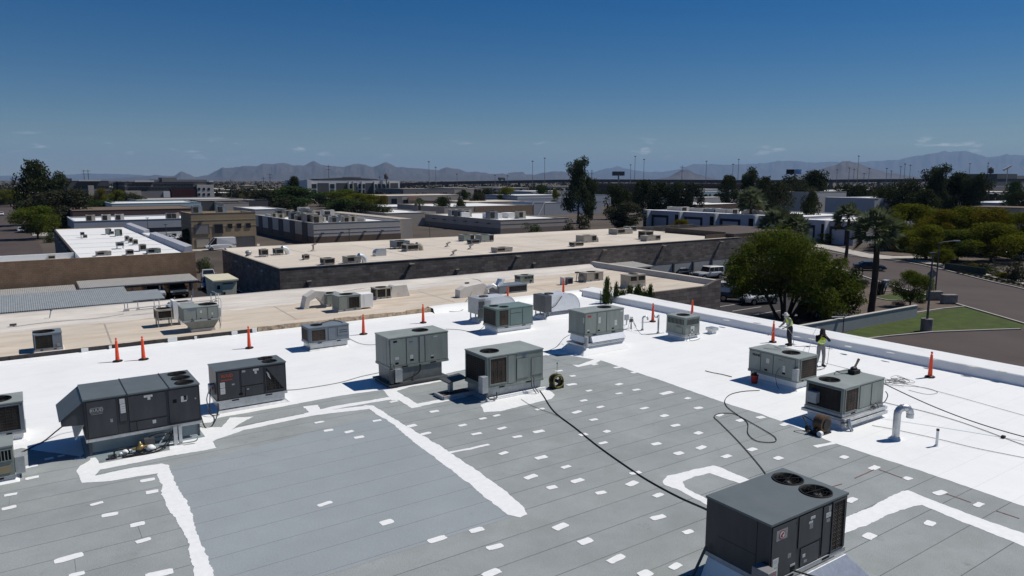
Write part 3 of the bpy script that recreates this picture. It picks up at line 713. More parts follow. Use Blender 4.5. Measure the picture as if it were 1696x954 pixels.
 fL = Face((X0, Y1, zb + rh), (0, -1, 0), (-1, 0, 0), sy, H)
 fR = Face((X1, Y0, zb + rh), (0, 1, 0), (1, 0, 0), sy, H)
 features(root, fF, cab_m, front, panel_m); features(root, fL, cab_m, left, panel_m); features(root, fR, cab_m, right, panel_m)
 root['_'] = 0; del root['_']
 return root, fF, fL
def conduit(root, pts, r=0.02, m=None, name='conduit'):
 b = MB(root); b.tube(smooth_pts(pts, 5), r, 6); return b.build(name, m or M_steel, root)
G_MAIN = 'air conditioners on the coated roof'
CH = (M_charcoal, M_charlite, M_chartop); SG = (M_sage, M_sagelite, M_sagetop); TE = (M_teal, M_teal, M_teal); BL = (M_blue, M_blue, M_blue); TN = (M_tanu, M_tanu, M_tanu)
# --- big charcoal unit with hood and three fans
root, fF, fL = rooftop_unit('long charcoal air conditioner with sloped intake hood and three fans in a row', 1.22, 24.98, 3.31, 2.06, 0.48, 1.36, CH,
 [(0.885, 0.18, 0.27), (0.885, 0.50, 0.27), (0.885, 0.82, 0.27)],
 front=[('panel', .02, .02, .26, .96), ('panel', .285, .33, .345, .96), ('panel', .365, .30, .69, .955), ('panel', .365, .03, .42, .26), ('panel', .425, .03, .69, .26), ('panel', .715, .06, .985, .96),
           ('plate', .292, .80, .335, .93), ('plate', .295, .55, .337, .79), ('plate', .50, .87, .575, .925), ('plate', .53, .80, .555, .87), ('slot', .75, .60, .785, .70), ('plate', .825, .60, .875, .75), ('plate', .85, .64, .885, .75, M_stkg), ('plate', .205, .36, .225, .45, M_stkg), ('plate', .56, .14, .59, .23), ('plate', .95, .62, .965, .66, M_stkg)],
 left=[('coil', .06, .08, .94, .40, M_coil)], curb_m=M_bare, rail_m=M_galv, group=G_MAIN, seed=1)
b = MB(root); fF.box(b, .05, .66, .148, .80, .018, .022, 0); fF.box(b, .0545, .672, .1435, .788, .022, .0235, 1); fF.box(b, .052, .625, .146, .637, .018, .022, 0)
bd = b.build('logo_badge', [M_stkg, M_charcoal], root); text_on(fF, .099, .73, .0245, 'RUUD', 0.135, M_stkg, bd, bold=0.006)
b = MB(root); X0, Y0, Y1 = 1.22, 24.98, 27.04; zt = R + 1.84
for i in range(2): b.box((X0 + 3.31 * (.355, .72)[i], Y0 - .03, zt - .05), (X0 + 3.31 * (.355, .72)[i] + .03, Y1 + .03, zt + .018))
b.build('top_seam', M_charcoal, root)
b = MB(root)    # intake hood
hx = X0 - 0.62; zl = R + 1.10; zf = R + 1.26
b.hexa([(hx, Y0 + .05, zl), (X0, Y0 + .05, zl - .05), (X0, Y1 - .05, zl - .05), (hx, Y1 - .05, zl), (hx, Y0 + .05, zf), (X0, Y0 + .05, zt - .06), (X0, Y1 - .05, zt - .06), (hx, Y1 - .05, zf)])
hood = b.build('intake_hood', M_charlite, root)
b = MB(root); b.hexa([(hx - .05, Y0, zf + .0), (X0, Y0, zt - .05), (X0, Y1, zt - .05), (hx - .05, Y1, zf), (hx - .05, Y0, zf + .02), (X0, Y0, zt - .02), (X0, Y1, zt - .02), (hx - .05, Y1, zf + .02)]); b.build('hood_lid', M_chartop, hood)
b = MB(root)    # relief damper hanging open below the hood
b.hexa([(X0 - .30, Y0 + .1, R + .62), (X0 - .27, Y0 + .1, R + .6), (X0 - .27, Y1 - .3, R + .6), (X0 - .30, Y1 - .3, R + .62), (X0 - .06, Y0 + .1, R + 1.04), (X0 - .02, Y0 + .1, R + 1.04), (X0 - .02, Y1 - .3, R + 1.04), (X0 - .06, Y1 - .3, R + 1.04)])
b.build('damper_flap', M_galvdull, root)
b = MB(root); b.box((X0 + .05, Y0 - .09, R + .50), (4.5, Y0 - .03, R + .585)); b.build('front_rail', M_galv, root, .006)
b = MB(root); b.box((X0 + .05, Y0 - .02, R - .005), (X0 + .12, Y1 - .1, R + .47)); b.box((X0 + 3.2, Y0, R - .005), (X0 + 3.25, Y1 - .1, R + .47)); b.build('curb_end', M_steel, root)
# gas line, valves and cables heaped in front of it
jx = thing('pipe_junction', 'tangle of gas pipe, brass valve and cables lying before the long charcoal unit', 'pipework', (2.7, 24.55, R))
b = MB(jx); b.box((3.60, 24.60, R + .01), (3.72, 24.78, R + .62)); b.box((3.76, 24.62, R + .01), (3.86, 24.76, R + .60)); b.build('conduit_riser', M_galv, jx, .01)
b = MB(jx); b.ball((2.62, 24.60, R + .16), (.14, .10, .10), 10); b.lathe((2.62, 24.60, R + .22), [(.07, 0), (.07, .07), (.03, .09), (.03, .13), (.001, .13)], 10); b.tube([(2.40, 24.6, R + .15), (2.9, 24.6, R + .17)], .045, 8)
b.build('gas_valve', mat('brass', (0.36, 0.26, 0.12), .4, .7), jx)
b = MB(jx)
b.tube(smooth_pts([(1.9, 24.42, R + .05), (1.9, 24.42, R + .25), (2.2, 24.5, R + .25), (2.3, 24.5, R + .10), (2.1, 24.38, R + .03), (2.6, 24.30, R + .03), (3.1, 24.33, R + .04), (3.45, 24.5, R + .2), (3.6, 24.66, R + .5)], 5), .022, 7)
b.tube(smooth_pts([(2.2, 24.38, R + .04), (2.8, 24.36, R + .06), (3.3, 24.45, R + .15), (3.55, 24.60, R + .45)], 5), .018, 7)
b.tube(smooth_pts([(2.9, 24.75, R + .40), (3.2, 24.66, R + .50), (3.5, 24.66, R + .42), (3.66, 24.66, R + .15)], 5), .016, 6)
b.tube(smooth_pts([(2.95, 24.7, R + .36), (3.3, 24.6, R + .40), (3.55, 24.6, R + .5)], 4), .012, 6)
b.build('cable', M_black, jx)
b = MB(jx); b.tube(smooth_pts([(3.72, 24.6, R + .05), (4.05, 24.5, R + .06), (4.25, 24.45, R + .10), (4.27, 24.40, R + .28), (4.05, 24.42, R + .30)], 4), .020, 6); b.tube([(3.05, 24.5, R + .03), (3.4, 24.72, R + .42)], .022, 6)
b.build('steel_pipe', M_galvdull, jx)
for q in (((1.72, 24.42, R), (1.95, 24.58, R + .12)), ((2.75, 24.62, R + .15), (3.05, 24.82, R + .38))):
 b = MB(jx); b.box(*q); b.build('support_block', M_steel, jx, .01)
b = MB(jx)
for q in ((2.2, 24.62, .09), (2.32, 24.66, .07), (2.9, 24.52, .11), (2.98, 24.56, .07), (2.08, 24.6, .06)): b.ball((q[0], q[1], R + q[2]), (q[2] * 1.2, q[2], q[2]), 8)
b.build('paint_rag', M_patch, jx)
# --- second charcoal unit, two fans, a coil corner missing its guard
root, fF, fL = rooftop_unit('smaller charcoal air conditioner with two fans, red lettering and torn triangular coil guard', 5.52, 27.22, 2.54, 1.21, 0.36, 1.25, CH,
 [(0.80, 0.27, 0.25), (0.80, 0.74, 0.25)],
 front=[('panel', .02, .03, .32, .96), ('panel', .345, .40, .66, .96), ('panel', .40, .03, .66, .37), ('panel', .345, .03, .39, .37), ('coil', .70, .10, .96, .90), ('plate', .05, .22, .115, .42), ('plate', .05, .44, .115, .62), ('plate', .36, .86, .41, .93, M_stkg), ('plate', .52, .86, .60, .93), ('plate', .54, .76, .57, .85), ('plate', .21, .48, .25, .53, M_stkg), ('slot', .30, .10, .36, .17), ('plate', .42, .24, .45, .29, M_stkg)],
 left=[('box', .45, .15, .72, .5)], rail_m=M_galv, curb_m=M_galv, group=G_MAIN, seed=4)
bd = text_on(fF, .15, .82, .019, 'RUUD', 0.15, mat('rust_red_mark', (0.36, 0.07, 0.04), .6), root, bold=.008)
b = MB(root); fF.box(b, .06, .665, .22, .70, .017, .02, 0); b.build('logo_badge', MATS['rust_red_mark'], root)
b = MB(root); # guard sheet bent across the lower half of the coil
b.add([fF.at(.70, .94, .036), fF.at(.97, .94, .036), fF.at(.97, .06, .036), fF.at(.72, .94, .034)], [(0, 1, 2)], 0); b.build('coil_guard', M_charlite, root)
b = MB(root); b.add([fF.at(.705, .80, .04), fF.at(.73, .60, .05), fF.at(.77, .48, .04), (fF.at(.74, .72, .05))], [(0, 1, 2, 3)], 0); b.build('torn_flap', M_galv, root)
conduit(root, [(5.35, 27.5, R + .9), (5.28, 27.3, R + .5), (5.2, 27.0, R + .1), (5.5, 26.9, R + .05)], .018, M_black)
conduit(root, [(5.36, 27.7, R + .8), (5.25, 27.7, R + .45), (5.30, 27.5, R + .03)], .02, M_galv)
# --- tall sage unit on a sheet metal adapter
root, fF, fL = rooftop_unit('tall sage green air conditioner standing high on a gray sheet metal adapter', 12.17, 26.76, 2.74, 1.38, 0.75, 1.32, SG,
 [(0.66, 0.55, 0.33)],
 front=[('panel', .015, .02, .27, .975), ('panel', .285, .02, .475, .975), ('panel', .505, .02, .585, .975), ('panel', .60, .02, .985, .975), ('plate', .065, .86, .13, .93, mat('dark_badge', (.05, .03, .04), .5)), ('plate', .075, .87, .12, .90, M_red), ('plate', .33, .80, .39, .84, mat('blue_badge', (.10, .16, .32), .5)), ('plate', .09, .24, .15, .33), ('slot', .09, .07, .145, .145), ('plate', .34, .20, .39, .34), ('slot', .34, .12, .40, .19), ('plate', .70, .17, .74, .23), ('slot', .69, .10, .745, .17), ('plate', .745, .87, .81, .915)],
 left=[('plate', .94, .74, 1.0, .90, M_stkg), ('seam', .80, .0, .81, 1.0)], curb='adapter', curb_m=mat('adapter_sheet', (0.17, 0.185, 0.19), .5, .2, var=.2, scale=2), rail_m=M_sage, group=G_MAIN, seed=7)
b = MB(root); b.box((12.30, 26.50, R + .25), (12.62, 26.74, R + .78)); bx = b.build('disconnect_box', M_galv, root, .01)
b = MB(root); b.box((12.12, 26.55, R + .2), (12.26, 26.74, R + .75)); b.build('control_box', M_steel, root, .01)
conduit(root, [(13.55, 26.72, R + .80), (13.48, 26.62, R + .58), (13.25, 26.58, R + .42), (12.85, 26.58, R + .30), (12.45, 26.55, R + .22)], .03, M_black)
conduit(root, [(12.35, 26.7, R + .75), (12.32, 26.7, R + .95), (12.2, 26.74, R + .98)], .02, M_steel)
# --- sage unit with corner coils, beside the open vent
root, fF, fL = rooftop_unit('sage green air conditioner with dark corner coils next to the capped roof vent', 14.53, 23.01, 2.69, 1.65, 0.40, 1.33, SG,
 [(0.23, 0.48, 0.36)],
 front=[('coil', .055, .10, .33, .94, M_coilrust), ('panel', .365, .02, .475, .975), ('panel', .52, .12, .73, .80), ('panel', .785, .16, .985, .76), ('seam', .505, 0, .511, 1), ('plate', .63, .875, .69, .91, MATS['blue_badge'])],
 left=[('coil', .06, .08, .94, .92)], rail_m=M_sage, curb_m=M_galvdull, group=G_MAIN, seed=9)
b = MB(root); b.box((14.22, 22.85, R + .35), (14.48, 23.15, R + 1.0)); b.build('disconnect_box', M_galvdull, root, .01)
conduit(root, [(14.36, 22.95, R + .35), (14.5, 22.8, R + .12), (14.8, 22.78, R + .1), (14.9, 22.9, R + .3)], .03, M_steel)
for q in (0, .12): conduit(root, [(16.55 + q, 22.93, R + .62), (16.5 + q, 22.8, R + .62), (16.5 + q, 22.78, R + .3), (16.6 + q, 22.6, R + .03)], .018, M_steel)
b = MB(root); b.box((14.45, 22.86, R - .005), (17.32, 22.98, R + .06)); b.box((14.46, 22.88, R + .06), (17.30, 22.97, R + .12)); b.build('curb_flashing', M_white, root, .01)
root, fF, fL = rooftop_unit('low blue gray air conditioner near the torn roof edge, one small dark fan', 11.54, 34.82, 2.08, 1.15, 0.33, 0.86, BL,
 [(0.28, 0.5, 0.27)], front=[('coil', .06, .10, .40, .88, M_coilrust), ('panel', .48, .06, .66, .92), ('panel', .71, .30, .98, .92), ('slot', .75, .5, .96, .54), ('slot', .75, .65, .96, .69)], left=[('coil', .1, .1, .9, .9)], rail_m=M_galvdull, curb_m=M_galv, group=G_MAIN, seed=11)
conduit(root, [(12.3, 35.4, R + 1.2), (12.6, 35.6, R + 1.25), (13.2, 35.9, R + 1.24), (13.45, 35.5, R + 1.2), (13.4, 35.1, R + 1.2)], .02, M_black, 'loose_cable')
root, fF, fL = rooftop_unit('teal gray air conditioner with two fans and slatted coils beside the silver elbow duct', 21.44, 32.87, 2.42, 1.45, 0.30, 1.13, TE,
 [(0.17, 0.68, 0.24), (0.30, 0.30, 0.24)], front=[('coil', .05, .08, .30, .95, M_coilrust), ('panel', .36, .04, .68, .70), ('panel', .36, .73, .68, .97), ('panel', .71, .04, .985, .97)], left=[('coil', .06, .08, .92, .95)], rail_m=M_galvdull, group=G_MAIN, seed=13)
root, fF, fL = rooftop_unit('sage green air conditioner with red oval badge on a shiny metal adapter', 22.51, 26.72, 2.59, 1.22, 0.86, 1.20, SG,
 [(0.72, 0.55, 0.34)], front=[('panel', .015, .02, .30, .975), ('panel', .315, .02, .54, .975), ('panel', .56, .02, .985, .975), ('plate', .075, .80, .16, .89, M_red), ('plate', .345, .46, .40, .74, M_stk), ('plate', .76, .24, .82, .50, M_stk), ('plate', .905, .87, .97, .94), ('plate', .07, .16, .12, .22), ('slot', .07, .06, .125, .13), ('slot', .33, .08, .385, .15), ('slot', .69, .08, .745, .15)],
 left=[('plate', .93, .55, .99, .80)], curb='none', rail_m=M_sage, group=G_MAIN, seed=15)
b = MB(root)
b.hexa([(22.55, 26.80, R + .52), (25.05, 26.80, R + .52), (25.05, 27.9, R + .52), (22.55, 27.9, R + .52), (22.62, 26.86, R + .86), (25.05, 26.86, R + .86), (25.05, 27.9, R + .86), (22.62, 27.9, R + .86)])
b.hexa([(22.90, 26.52, R + .55), (25.12, 26.52, R + .55), (25.12, 26.80, R + .55), (22.90, 26.80, R + .55), (22.95, 26.72, R + .84), (25.10, 26.72, R + .84), (25.10, 26.80, R + .84), (22.95, 26.80, R + .84)])
b.build('adapter', M_alum, root, .01)
b = MB(root); b.box((22.42, 26.62, R + .36), (25.1, 28.0, R + .44)); b.box((22.42, 26.58, R + .46), (25.1, 26.68, R + .51)); b.build('frame_rail', M_galv, root, .008)
b = MB(root); b.hexa([(22.15, 26.35, R - .01), (25.3, 26.35, R - .01), (25.3, 28.2, R - .01), (22.15, 28.2, R - .01), (22.5, 26.66, R + .36), (25.05, 26.66, R + .36), (25.05, 27.95, R + .36), (22.5, 27.95, R + .36)]); b.build('curb', M_white, root, .04)
b = MB(root); b.tube([(22.55, 26.6, R + .40), (22.55, 26.6, R + .88)], .10, 10); b.build('drain_pipe', M_galvdull, root)
root, fF, fL = rooftop_unit('small square pale green unit with louvres all round near the right parapet', 28.82, 25.93, 1.09, 1.37, 0.22, 1.03, SG,
 [(0.5, 0.5, 0.33)], front=[('louver', .10, .58, .92, .92, 10), ('plate', .36, .18, .62, .48), ('plate', .40, .06, .52, .3)], left=[('louver', .08, .58, .92, .92, 12), ('slot', .55, .46, .75, .48), ('panel', .50, .05, .85, .40)], right=[('louver', .08, .58, .92, .92, 12)], group=G_MAIN, curb='skirt', seed=17)
conduit(root, [(29.2, 25.90, R + .35), (29.0, 25.8, R + .28), (29.0, 25.75, R + .05), (29.4, 25.7, R + .03), (29.9, 25.85, R + .04)], .02, M_galvdull)
root, fF, fL = rooftop_unit('sage green air conditioner beside the two workers with rusty coil on its short side', 25.53, 16.96, 1.29, 2.38, 0.35, 1.01, SG,
 [(0.52, 0.34, 0.34)], front=[('coil', .14, .05, .95, .93, M_coilrust)],
 left=[('panel', .02, .03, .245, .96), ('panel', .26, .03, .505, .96), ('panel', .52, .03, .94, .96), ('plate', .37, .50, .43, .72), ('plate', .71, .25, .755, .55), ('slot', .34, .10, .40, .19), ('slot', .70, .14, .76, .23), ('slot', .62, .80, .70, .815)], rail_m=M_sage, group=G_MAIN, seed=19)
text_on(fL, .155, .77, .02, 'TRANE', 0.12, M_black, root, bold=.008)
b = MB(root); b.box((25.38, 16.88, R + .45), (25.52, 17.12, R + .95)); b.build('disconnect_box', M_galvdull, root, .01)
conduit(root, [(25.9, 18.9, R + 1.38), (26.0, 18.5, R + 1.40), (26.3, 18.3, R + 1.39), (26.5, 18.8, R + 1.38)], .012, M_galvdull, 'loose_cable')
conduit(root, [(25.50, 17.8, R + .8), (25.42, 17.9, R + .5), (25.38, 17.8, R + .12), (25.25, 17.6, R + .02)], .012, M_steel, 'loose_cable')
root, fF, fL = rooftop_unit('gray green air conditioner with a black tool lying on its top, two dark coils', 22.83, 13.38, 2.55, 1.42, 0.42, 1.02, SG,
 [(0.25, 0.66, 0.33)], front=[('coil', .05, .06, .34, .95, M_coilrust), ('panel', .40, .04, .66, .96), ('panel', .69, .04, .985, .96)], left=[('coil', .07, .08, .95, .94)], rail_m=M_galvdull, group=G_MAIN, seed=21)
b = MB(root); b.box((22.60, 14.25, R + .72), (22.82, 14.62, R + 1.12)); b.build('disconnect_box', M_galvdull, root, .01)
b = MB(root); b.box((22.75, 13.22, R + .30), (25.45, 14.9, R + .40)); b.box((22.72, 13.18, R + .14), (25.42, 13.36, R + .26)); b.build('curb_rail', M_galv, root, .01)
conduit(root, [(24.9, 13.33, R + .55), (25.3, 13.28, R + .55), (25.55, 13.3, R + .75), (25.5, 13.36, R + .9)], .018, M_steel)
for q in (0, .09, .3): conduit(root, [(24.55 + q, 13.36, R + .60), (24.55 + q, 13.28, R + .55), (24.6 + q, 13.25, R + .42)], .014, M_steel)
b = MB(root); b.tube([(22.95, 13.2, R + .40), (22.90, 13.12, R + .16), (22.94, 13.05, R + .02)], .06, 8); b.build('drain_pipe', M_galv, root)
# --- nearest unit, cropped by the bottom of the picture
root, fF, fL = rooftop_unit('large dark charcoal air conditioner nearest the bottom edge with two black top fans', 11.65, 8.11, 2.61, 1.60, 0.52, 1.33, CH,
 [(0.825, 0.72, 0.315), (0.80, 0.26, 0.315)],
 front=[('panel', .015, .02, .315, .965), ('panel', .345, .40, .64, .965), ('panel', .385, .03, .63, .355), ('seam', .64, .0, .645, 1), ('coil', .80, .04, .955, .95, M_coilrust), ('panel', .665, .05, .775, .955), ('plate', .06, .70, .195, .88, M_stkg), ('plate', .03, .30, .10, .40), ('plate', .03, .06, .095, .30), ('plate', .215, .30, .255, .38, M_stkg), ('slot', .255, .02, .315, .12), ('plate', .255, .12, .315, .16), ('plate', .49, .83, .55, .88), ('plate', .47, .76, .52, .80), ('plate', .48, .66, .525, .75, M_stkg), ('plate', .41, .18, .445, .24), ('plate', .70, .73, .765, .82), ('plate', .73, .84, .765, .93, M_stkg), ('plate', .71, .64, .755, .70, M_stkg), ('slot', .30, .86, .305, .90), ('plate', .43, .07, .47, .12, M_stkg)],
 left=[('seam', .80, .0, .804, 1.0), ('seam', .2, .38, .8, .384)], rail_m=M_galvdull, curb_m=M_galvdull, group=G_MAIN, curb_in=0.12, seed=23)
b = MB(root); n = 24     # round emblem on the square sticker
c = fF.at(.1275, .79, .0195)
b.add([c + Vector((.095 * math.cos(2 * PI * k / n), -.003, .095 * math.sin(2 * PI * k / n))) for k in range(n)], [list(range(n))[::-1]], 0)
b.add([c + Vector((.075 * math.cos(2 * PI * k / n), -.005, .075 * math.sin(2 * PI * k / n))) for k in range(n)], [list(range(n))[::-1]], 1)
b.add([c + Vector((x, -.007, z)) for x, z in ((-.05, .0), (.02, .055), (.06, .02), (.0, -.02), (.03, -.06), (-.05, -.04))], [(0, 5, 4, 3, 2, 1)], 2)
b.build('logo_badge', [M_red, M_stk, mat('dark_red', (.25, .03, .03), .5)], root)
b = MB(root); b.box((11.36, 7.92, R + .42), (11.63, 8.30, R + 1.0)); bx = b.build('disconnect_box', mat('disconnect_gray', (.22, .22, .225), .5), root, .012)
b = MB(root); b.box((11.50, 7.90, R + .62), (11.56, 7.92, R + .92)); b.build('switch_handle', M_red, bx)
b = MB(root); b.box((11.40, 7.912, R + .62), (11.47, 7.919, R + .80)); b.build('nameplate', M_stk, bx)
b = MB(root)   # sloped flashing and brace on the left side
b.hexa([(11.35, 8.25, R), (11.45, 8.25, R), (11.45, 9.60, R), (11.35, 9.60, R), (11.62, 8.25, R + .52), (11.66, 8.25, R + .52), (11.66, 9.60, R + .52), (11.62, 9.60, R + .52)]); b.build('side_flashing', M_white, root)
for q in ((11.25, 9.72, .03, 11.58, 9.62, .75), (11.32, 8.35, 0, 11.6, 8.33, .5)):
 b = MB(root); b.tube([(q[0], q[1], R + q[2]), (q[3], q[4], R + q[5])], .035, 6); b.box((q[0] - .06, q[1] - .2, R), (q[0] + .1, q[1] + .15, R + .06)); b.build('brace', M_steel, root)
b = MB(root); b.hexa([(12.5, 7.55, R), (14.55, 7.55, R), (14.55, 8.1, R), (12.5, 8.1, R), (12.5, 8.02, R + .5), (14.2, 8.02, R + .5), (14.2, 8.1, R + .5), (12.5, 8.1, R + .5)]); b.build('front_flashing', M_galv, root, .01)
conduit(root, [(12.35, 8.05, R + .70), (12.6, 7.8, R + .62), (12.9, 7.6, R + .5), (13.3, 7.3, R + .2)], .02, M_black)
# --- two units cut by the left edge
root, fF, fL = rooftop_unit('dark unit cut by the left edge, big coil face under a pale fan top', -1.95, 27.85, 1.62, 1.25, 0.28, 1.08, (M_blue, M_blue, M_sagetop), [(0.55, 0.5, 0.42)],
 front=[('coil', .05, .05, .93, .93, M_coil)], group=G_MAIN, seed=25)
root, fF, fL = rooftop_unit('small gray green louvred unit in the bottom left corner of the roof', -1.85, 24.15, 1.22, 1.0, 0.10, 0.98, SG, [(0.35, 0.5, 0.30)],
 front=[('louver', .05, .55, .97, .90, 14), ('plate', .55, .10, .93, .35, mat('ochre_plate', (.30, .25, .15), .6))], left=[], curb_in=.05, group=G_MAIN, seed=27)
b = MB(root); b.box((-.62, 24.3, R + .15), (-.38, 24.7, R + .65)); b.build('disconnect_box', M_galvdull, root, .01)
# --- silver elbow ducts
def elbow_unit(label, X0, Y0, sx, sy, z0, h, xr, seed, dark=M_steel, base=None, white=False, fan=True):
 base = R if base is None else base
 root = thing('duct_unit', label, 'duct', (X0, Y0, base), 0, 'elbow ducts of the coated roof')
 zb = base + z0; z1 = zb + h; X1 = X0 + sx
 b = MB(root); b.box((X0, Y0, zb), (X0 + .5, Y0 + sy, z1)); cab = b.build('cabinet', dark, root, .01)
 prof_ = [(X0 + .5, zb), (X0 + .5, z1 + .01)]
 r = xr
 cx = X1 - r
 for k in range(13):
  a = PI / 2 * (1 - k / 12); prof_.append((cx + r * math.cos(a), z1 + .01 - r + r * math.sin(a)))
 prof_ += [(X1, base + .12), (X1 - .55, base + .12), (X1 - .55, zb + .02)]
 b = MB(root); b.prism(prof_, Y0 + .02, Y0 + sy - .02, 0, 'y')
 d = b.build('elbow_duct', M_white if white else M_alum, root)
 b = MB(root)
 for q in (0.03, sy - .06):
  for k in range(12):
   a0 = PI / 2 * (1 - k / 12); a1 = PI / 2 * (1 - (k + 1) / 12)
   z_c = z1 + .01 - r
   b.hexa([(cx + (r - .01) * math.cos(a0), Y0 + q - .02, z_c + (r - .01) * math.sin(a0)), (cx + (r - .01) * math.cos(a1), Y0 + q - .02, z_c + (r - .01) * math.sin(a1)), (cx + (r - .01) * math.cos(a1), Y0 + q + .03, z_c + (r - .01) * math.sin(a1)), (cx + (r - .01) * math.cos(a0), Y0 + q + .03, z_c + (r - .01) * math.sin(a0)),
     (cx + (r + .02) * math.cos(a0), Y0 + q - .02, z_c + (r + .02) * math.sin(a0)), (cx + (r + .02) * math.cos(a1), Y0 + q - .02, z_c + (r + .02) * math.sin(a1)), (cx + (r + .02) * math.cos(a1), Y0 + q + .03, z_c + (r + .02) * math.sin(a1)), (cx + (r + .02) * math.cos(a0), Y0 + q + .03, z_c + (r + .02) * math.sin(a0))], 0)
 b.build('duct_seam', M_galv, d)
 b = MB(root); b.hexa([(X0 + .0, Y0 - .12, base - .01), (X1 + .15, Y0 - .12, base - .01), (X1 + .15, Y0 + sy + .1, base - .01), (X0, Y0 + sy + .1, base - .01), (X0 + .2, Y0 + .05, base + .2), (X1 - .05, Y0 + .05, base + .2), (X1 - .05, Y0 + sy, base + .2), (X0 + .2, Y0 + sy, base + .2)]); b.build('curb', M_white, root, .03)
 b = MB(root)
 for q in (.05, .4): b.box((X0 + q, Y0 + .1, base), (X0 + q + .06, Y0 + .16, zb)); b.box((X0 + q, Y0 + sy - .2, base), (X0 + q + .06, Y0 + sy - .14, zb))
 b.build('stand', M_galvdull, root)
 if fan: make_fan(root, X0 + .75, Y0 + sy * .5, z1 + .03, .26, seed=seed)
 return root
root = elbow_unit('large silver elbow duct bending into the white roof near the far parapet corner', 26.15, 34.75, 2.75, 1.25, 0.45, 1.02, 0.95, 31)
conduit(root, [(26.6, 34.72, R + .7), (26.9, 34.70, R + .85), (27.3, 34.72, R + 1.25), (27.7, 34.9, R + 1.5)], .02, M_black, 'loose_cable')
root = elbow_unit('silver elbow duct with patched metal front, half hidden by the teal unit', 22.15, 36.0, 2.75, 1.2, 0.55, .95, 0.85, 33, M_galvdull)
b = MB(root); b.box((22.1, 35.9, R + .35), (22.5, 36.0, R + .85)); b.box((22.15, 35.93, R + .95), (22.5, 36.0, R + 1.35)); b.build('control_box', M_steel, root, .01)
b = MB(root); b.box((22.55, 35.96, R + .45), (23.0, 36.0, R + 1.35)); b.build('patch_plate', M_galv, root)
# ================================================================== things standing and lying on the coated roof
def cone(label, px, py, z=R, s=1.0, tilt=0.0):
 p = P(px, py, z)
 root = thing('delineator_cone', label, 'traffic cone', (p.x, p.y, z + .008), rnd.uniform(0, 1.5), 'orange cones along the roof edge')
 b = MB(); n = 8
 q = [(.23 * math.cos(2 * PI * k / n + .39), .20 * math.sin(2 * PI * k / n + .39)) for k in range(n)]
 b.prism(q, 0, .05); b.lathe((0, 0, 0), [(.14, .05), (.11, .075), (.09, .08)], 14)
 b.build('rubber_base', M_black, root, .006)
 b = MB(); b.lathe((0, 0, 0), [(.095, .05), (.085, .25), (.07, .6), (.055, .93), (.052, .97), (.06, .975), (.06, .99), (.045, 1.0), (.001, 1.0)], 16)
 b.build('cone_body', M_orange, root)
 b = MB(); b.lathe((0, 0, 0), [(.024, .99), (.024, 1.04), (.045, 1.06), (.045, 1.12), (.02, 1.14), (.001, 1.14)], 10); b.build('handle', M_orange, root)
 root.rotation_euler[0] = tilt
 return root
cone('left one of two orange cones close together at the torn roof edge', 195, 599)
cone('right one of two orange cones close together, paint spattered top', 238, 596)
cone('orange cone behind the smaller charcoal unit with red lettering', 413, 577)
cone('orange cone next to the low blue gray unit', 602, 554, tilt=.03)
cone('orange cone where the torn edge meets the white step', 701, 535)
cone('orange cone peeking over the teal gray unit', 841, 501)
cone('orange cone at the parapet behind the red badge unit', 1003, 499, s=1.0)
cone('orange cone with yellow splashes between the two bent vent pipes', 1081, 533, s=2)
cone('orange cone mostly hidden behind the small louvred unit', 1146, 527)
cone('orange cone with frayed top behind the worker with the spray wand', 1280, 567, s=2)
cone('orange cone standing alone by the parapet, rightmost of all', 1540, 625, s=2)
cone('faded small cone at the far white corner behind the elbow duct', 933, 487, z=R + .3)
def hose(name, label, px, r, m, z=R + .025, cat='hose', lift=None, n=6, group=None):
 pts = [P(x, y, z) for x, y in px]
 if lift:
  for i, dz in lift.items(): pts[i] = pts[i] + Vector((0, 0, dz))
 b = MB(); b.tube(smooth_pts(pts, n), r, 6)
 return tag(b.build(name, m), label, cat, group)
r3 = lambda l: [(800 + x * .3817, 590 + y * .3817) for x, y in l]
r4 = lambda l: [(1196 + x * .3817, 590 + y * .3817) for x, y in l]
M_hosegray = mat('gray_cable', (0.25, 0.25, 0.25), .6)
hose('black_hose', 'black hose running across the gray roof from the corner coil unit to the nearest unit', r3([(225, 118), (262, 170), (310, 240), (400, 310), (500, 390), (620, 475), (720, 540), (850, 610), (967, 662), (1040, 700)]), .019, M_hose)
hose('black_hose', 'black hose looping on the white edge and ending behind the top of the nearest unit', r3([(1260, 570), (1230, 515), (1180, 450), (1100, 360), (1030, 290), (1003, 262), (1030, 248), (1090, 250), (1140, 275), (1220, 320), (1268, 352), (1262, 372), (1190, 368), (1150, 335), (1148, 290), (1110, 258), (1060, 220), (1050, 190), (1075, 165), (1130, 152), (1200, 148)]), .014, M_hose)
a, e = Vector((25.36, 14.3, R + 1.46)), P(1800, 748, R + .03); b = MB(); b.tube([a.lerp(e, t / 24) - Vector((0, 0, .35 * math.sin(PI * t / 24))) for t in range(25)], .018, 6); tag(b.build('black_hose', M_black), 'dark hose pulled taut from a unit top to the right picture edge', 'hose')
hose('electric_cable', 'thin cable with a small plug on the white roof below the long hose', r4([(705, 200), (780, 218), (860, 235), (960, 262), (1050, 290), (1140, 322), (1220, 352), (1310, 385), (1420, 420)]), .012, M_hosegray)
b = MB(); p = P(1196 + 1220 * .3817, 590 + 352 * .3817, R + .03); b.box((p.x - .06, p.y - .05, R + .006), (p.x + .06, p.y + .05, R + .09)); tag(b.build('cable_plug', M_black), 'small black plug joining two ends of a thin cable on white', 'plug')
hose('electric_cable', 'faint cable along the white roof by the gooseneck pipe', r4([(650, 300), (720, 312), (830, 335), (960, 364), (1100, 398), (1310, 440)]), .009, M_hosegray)
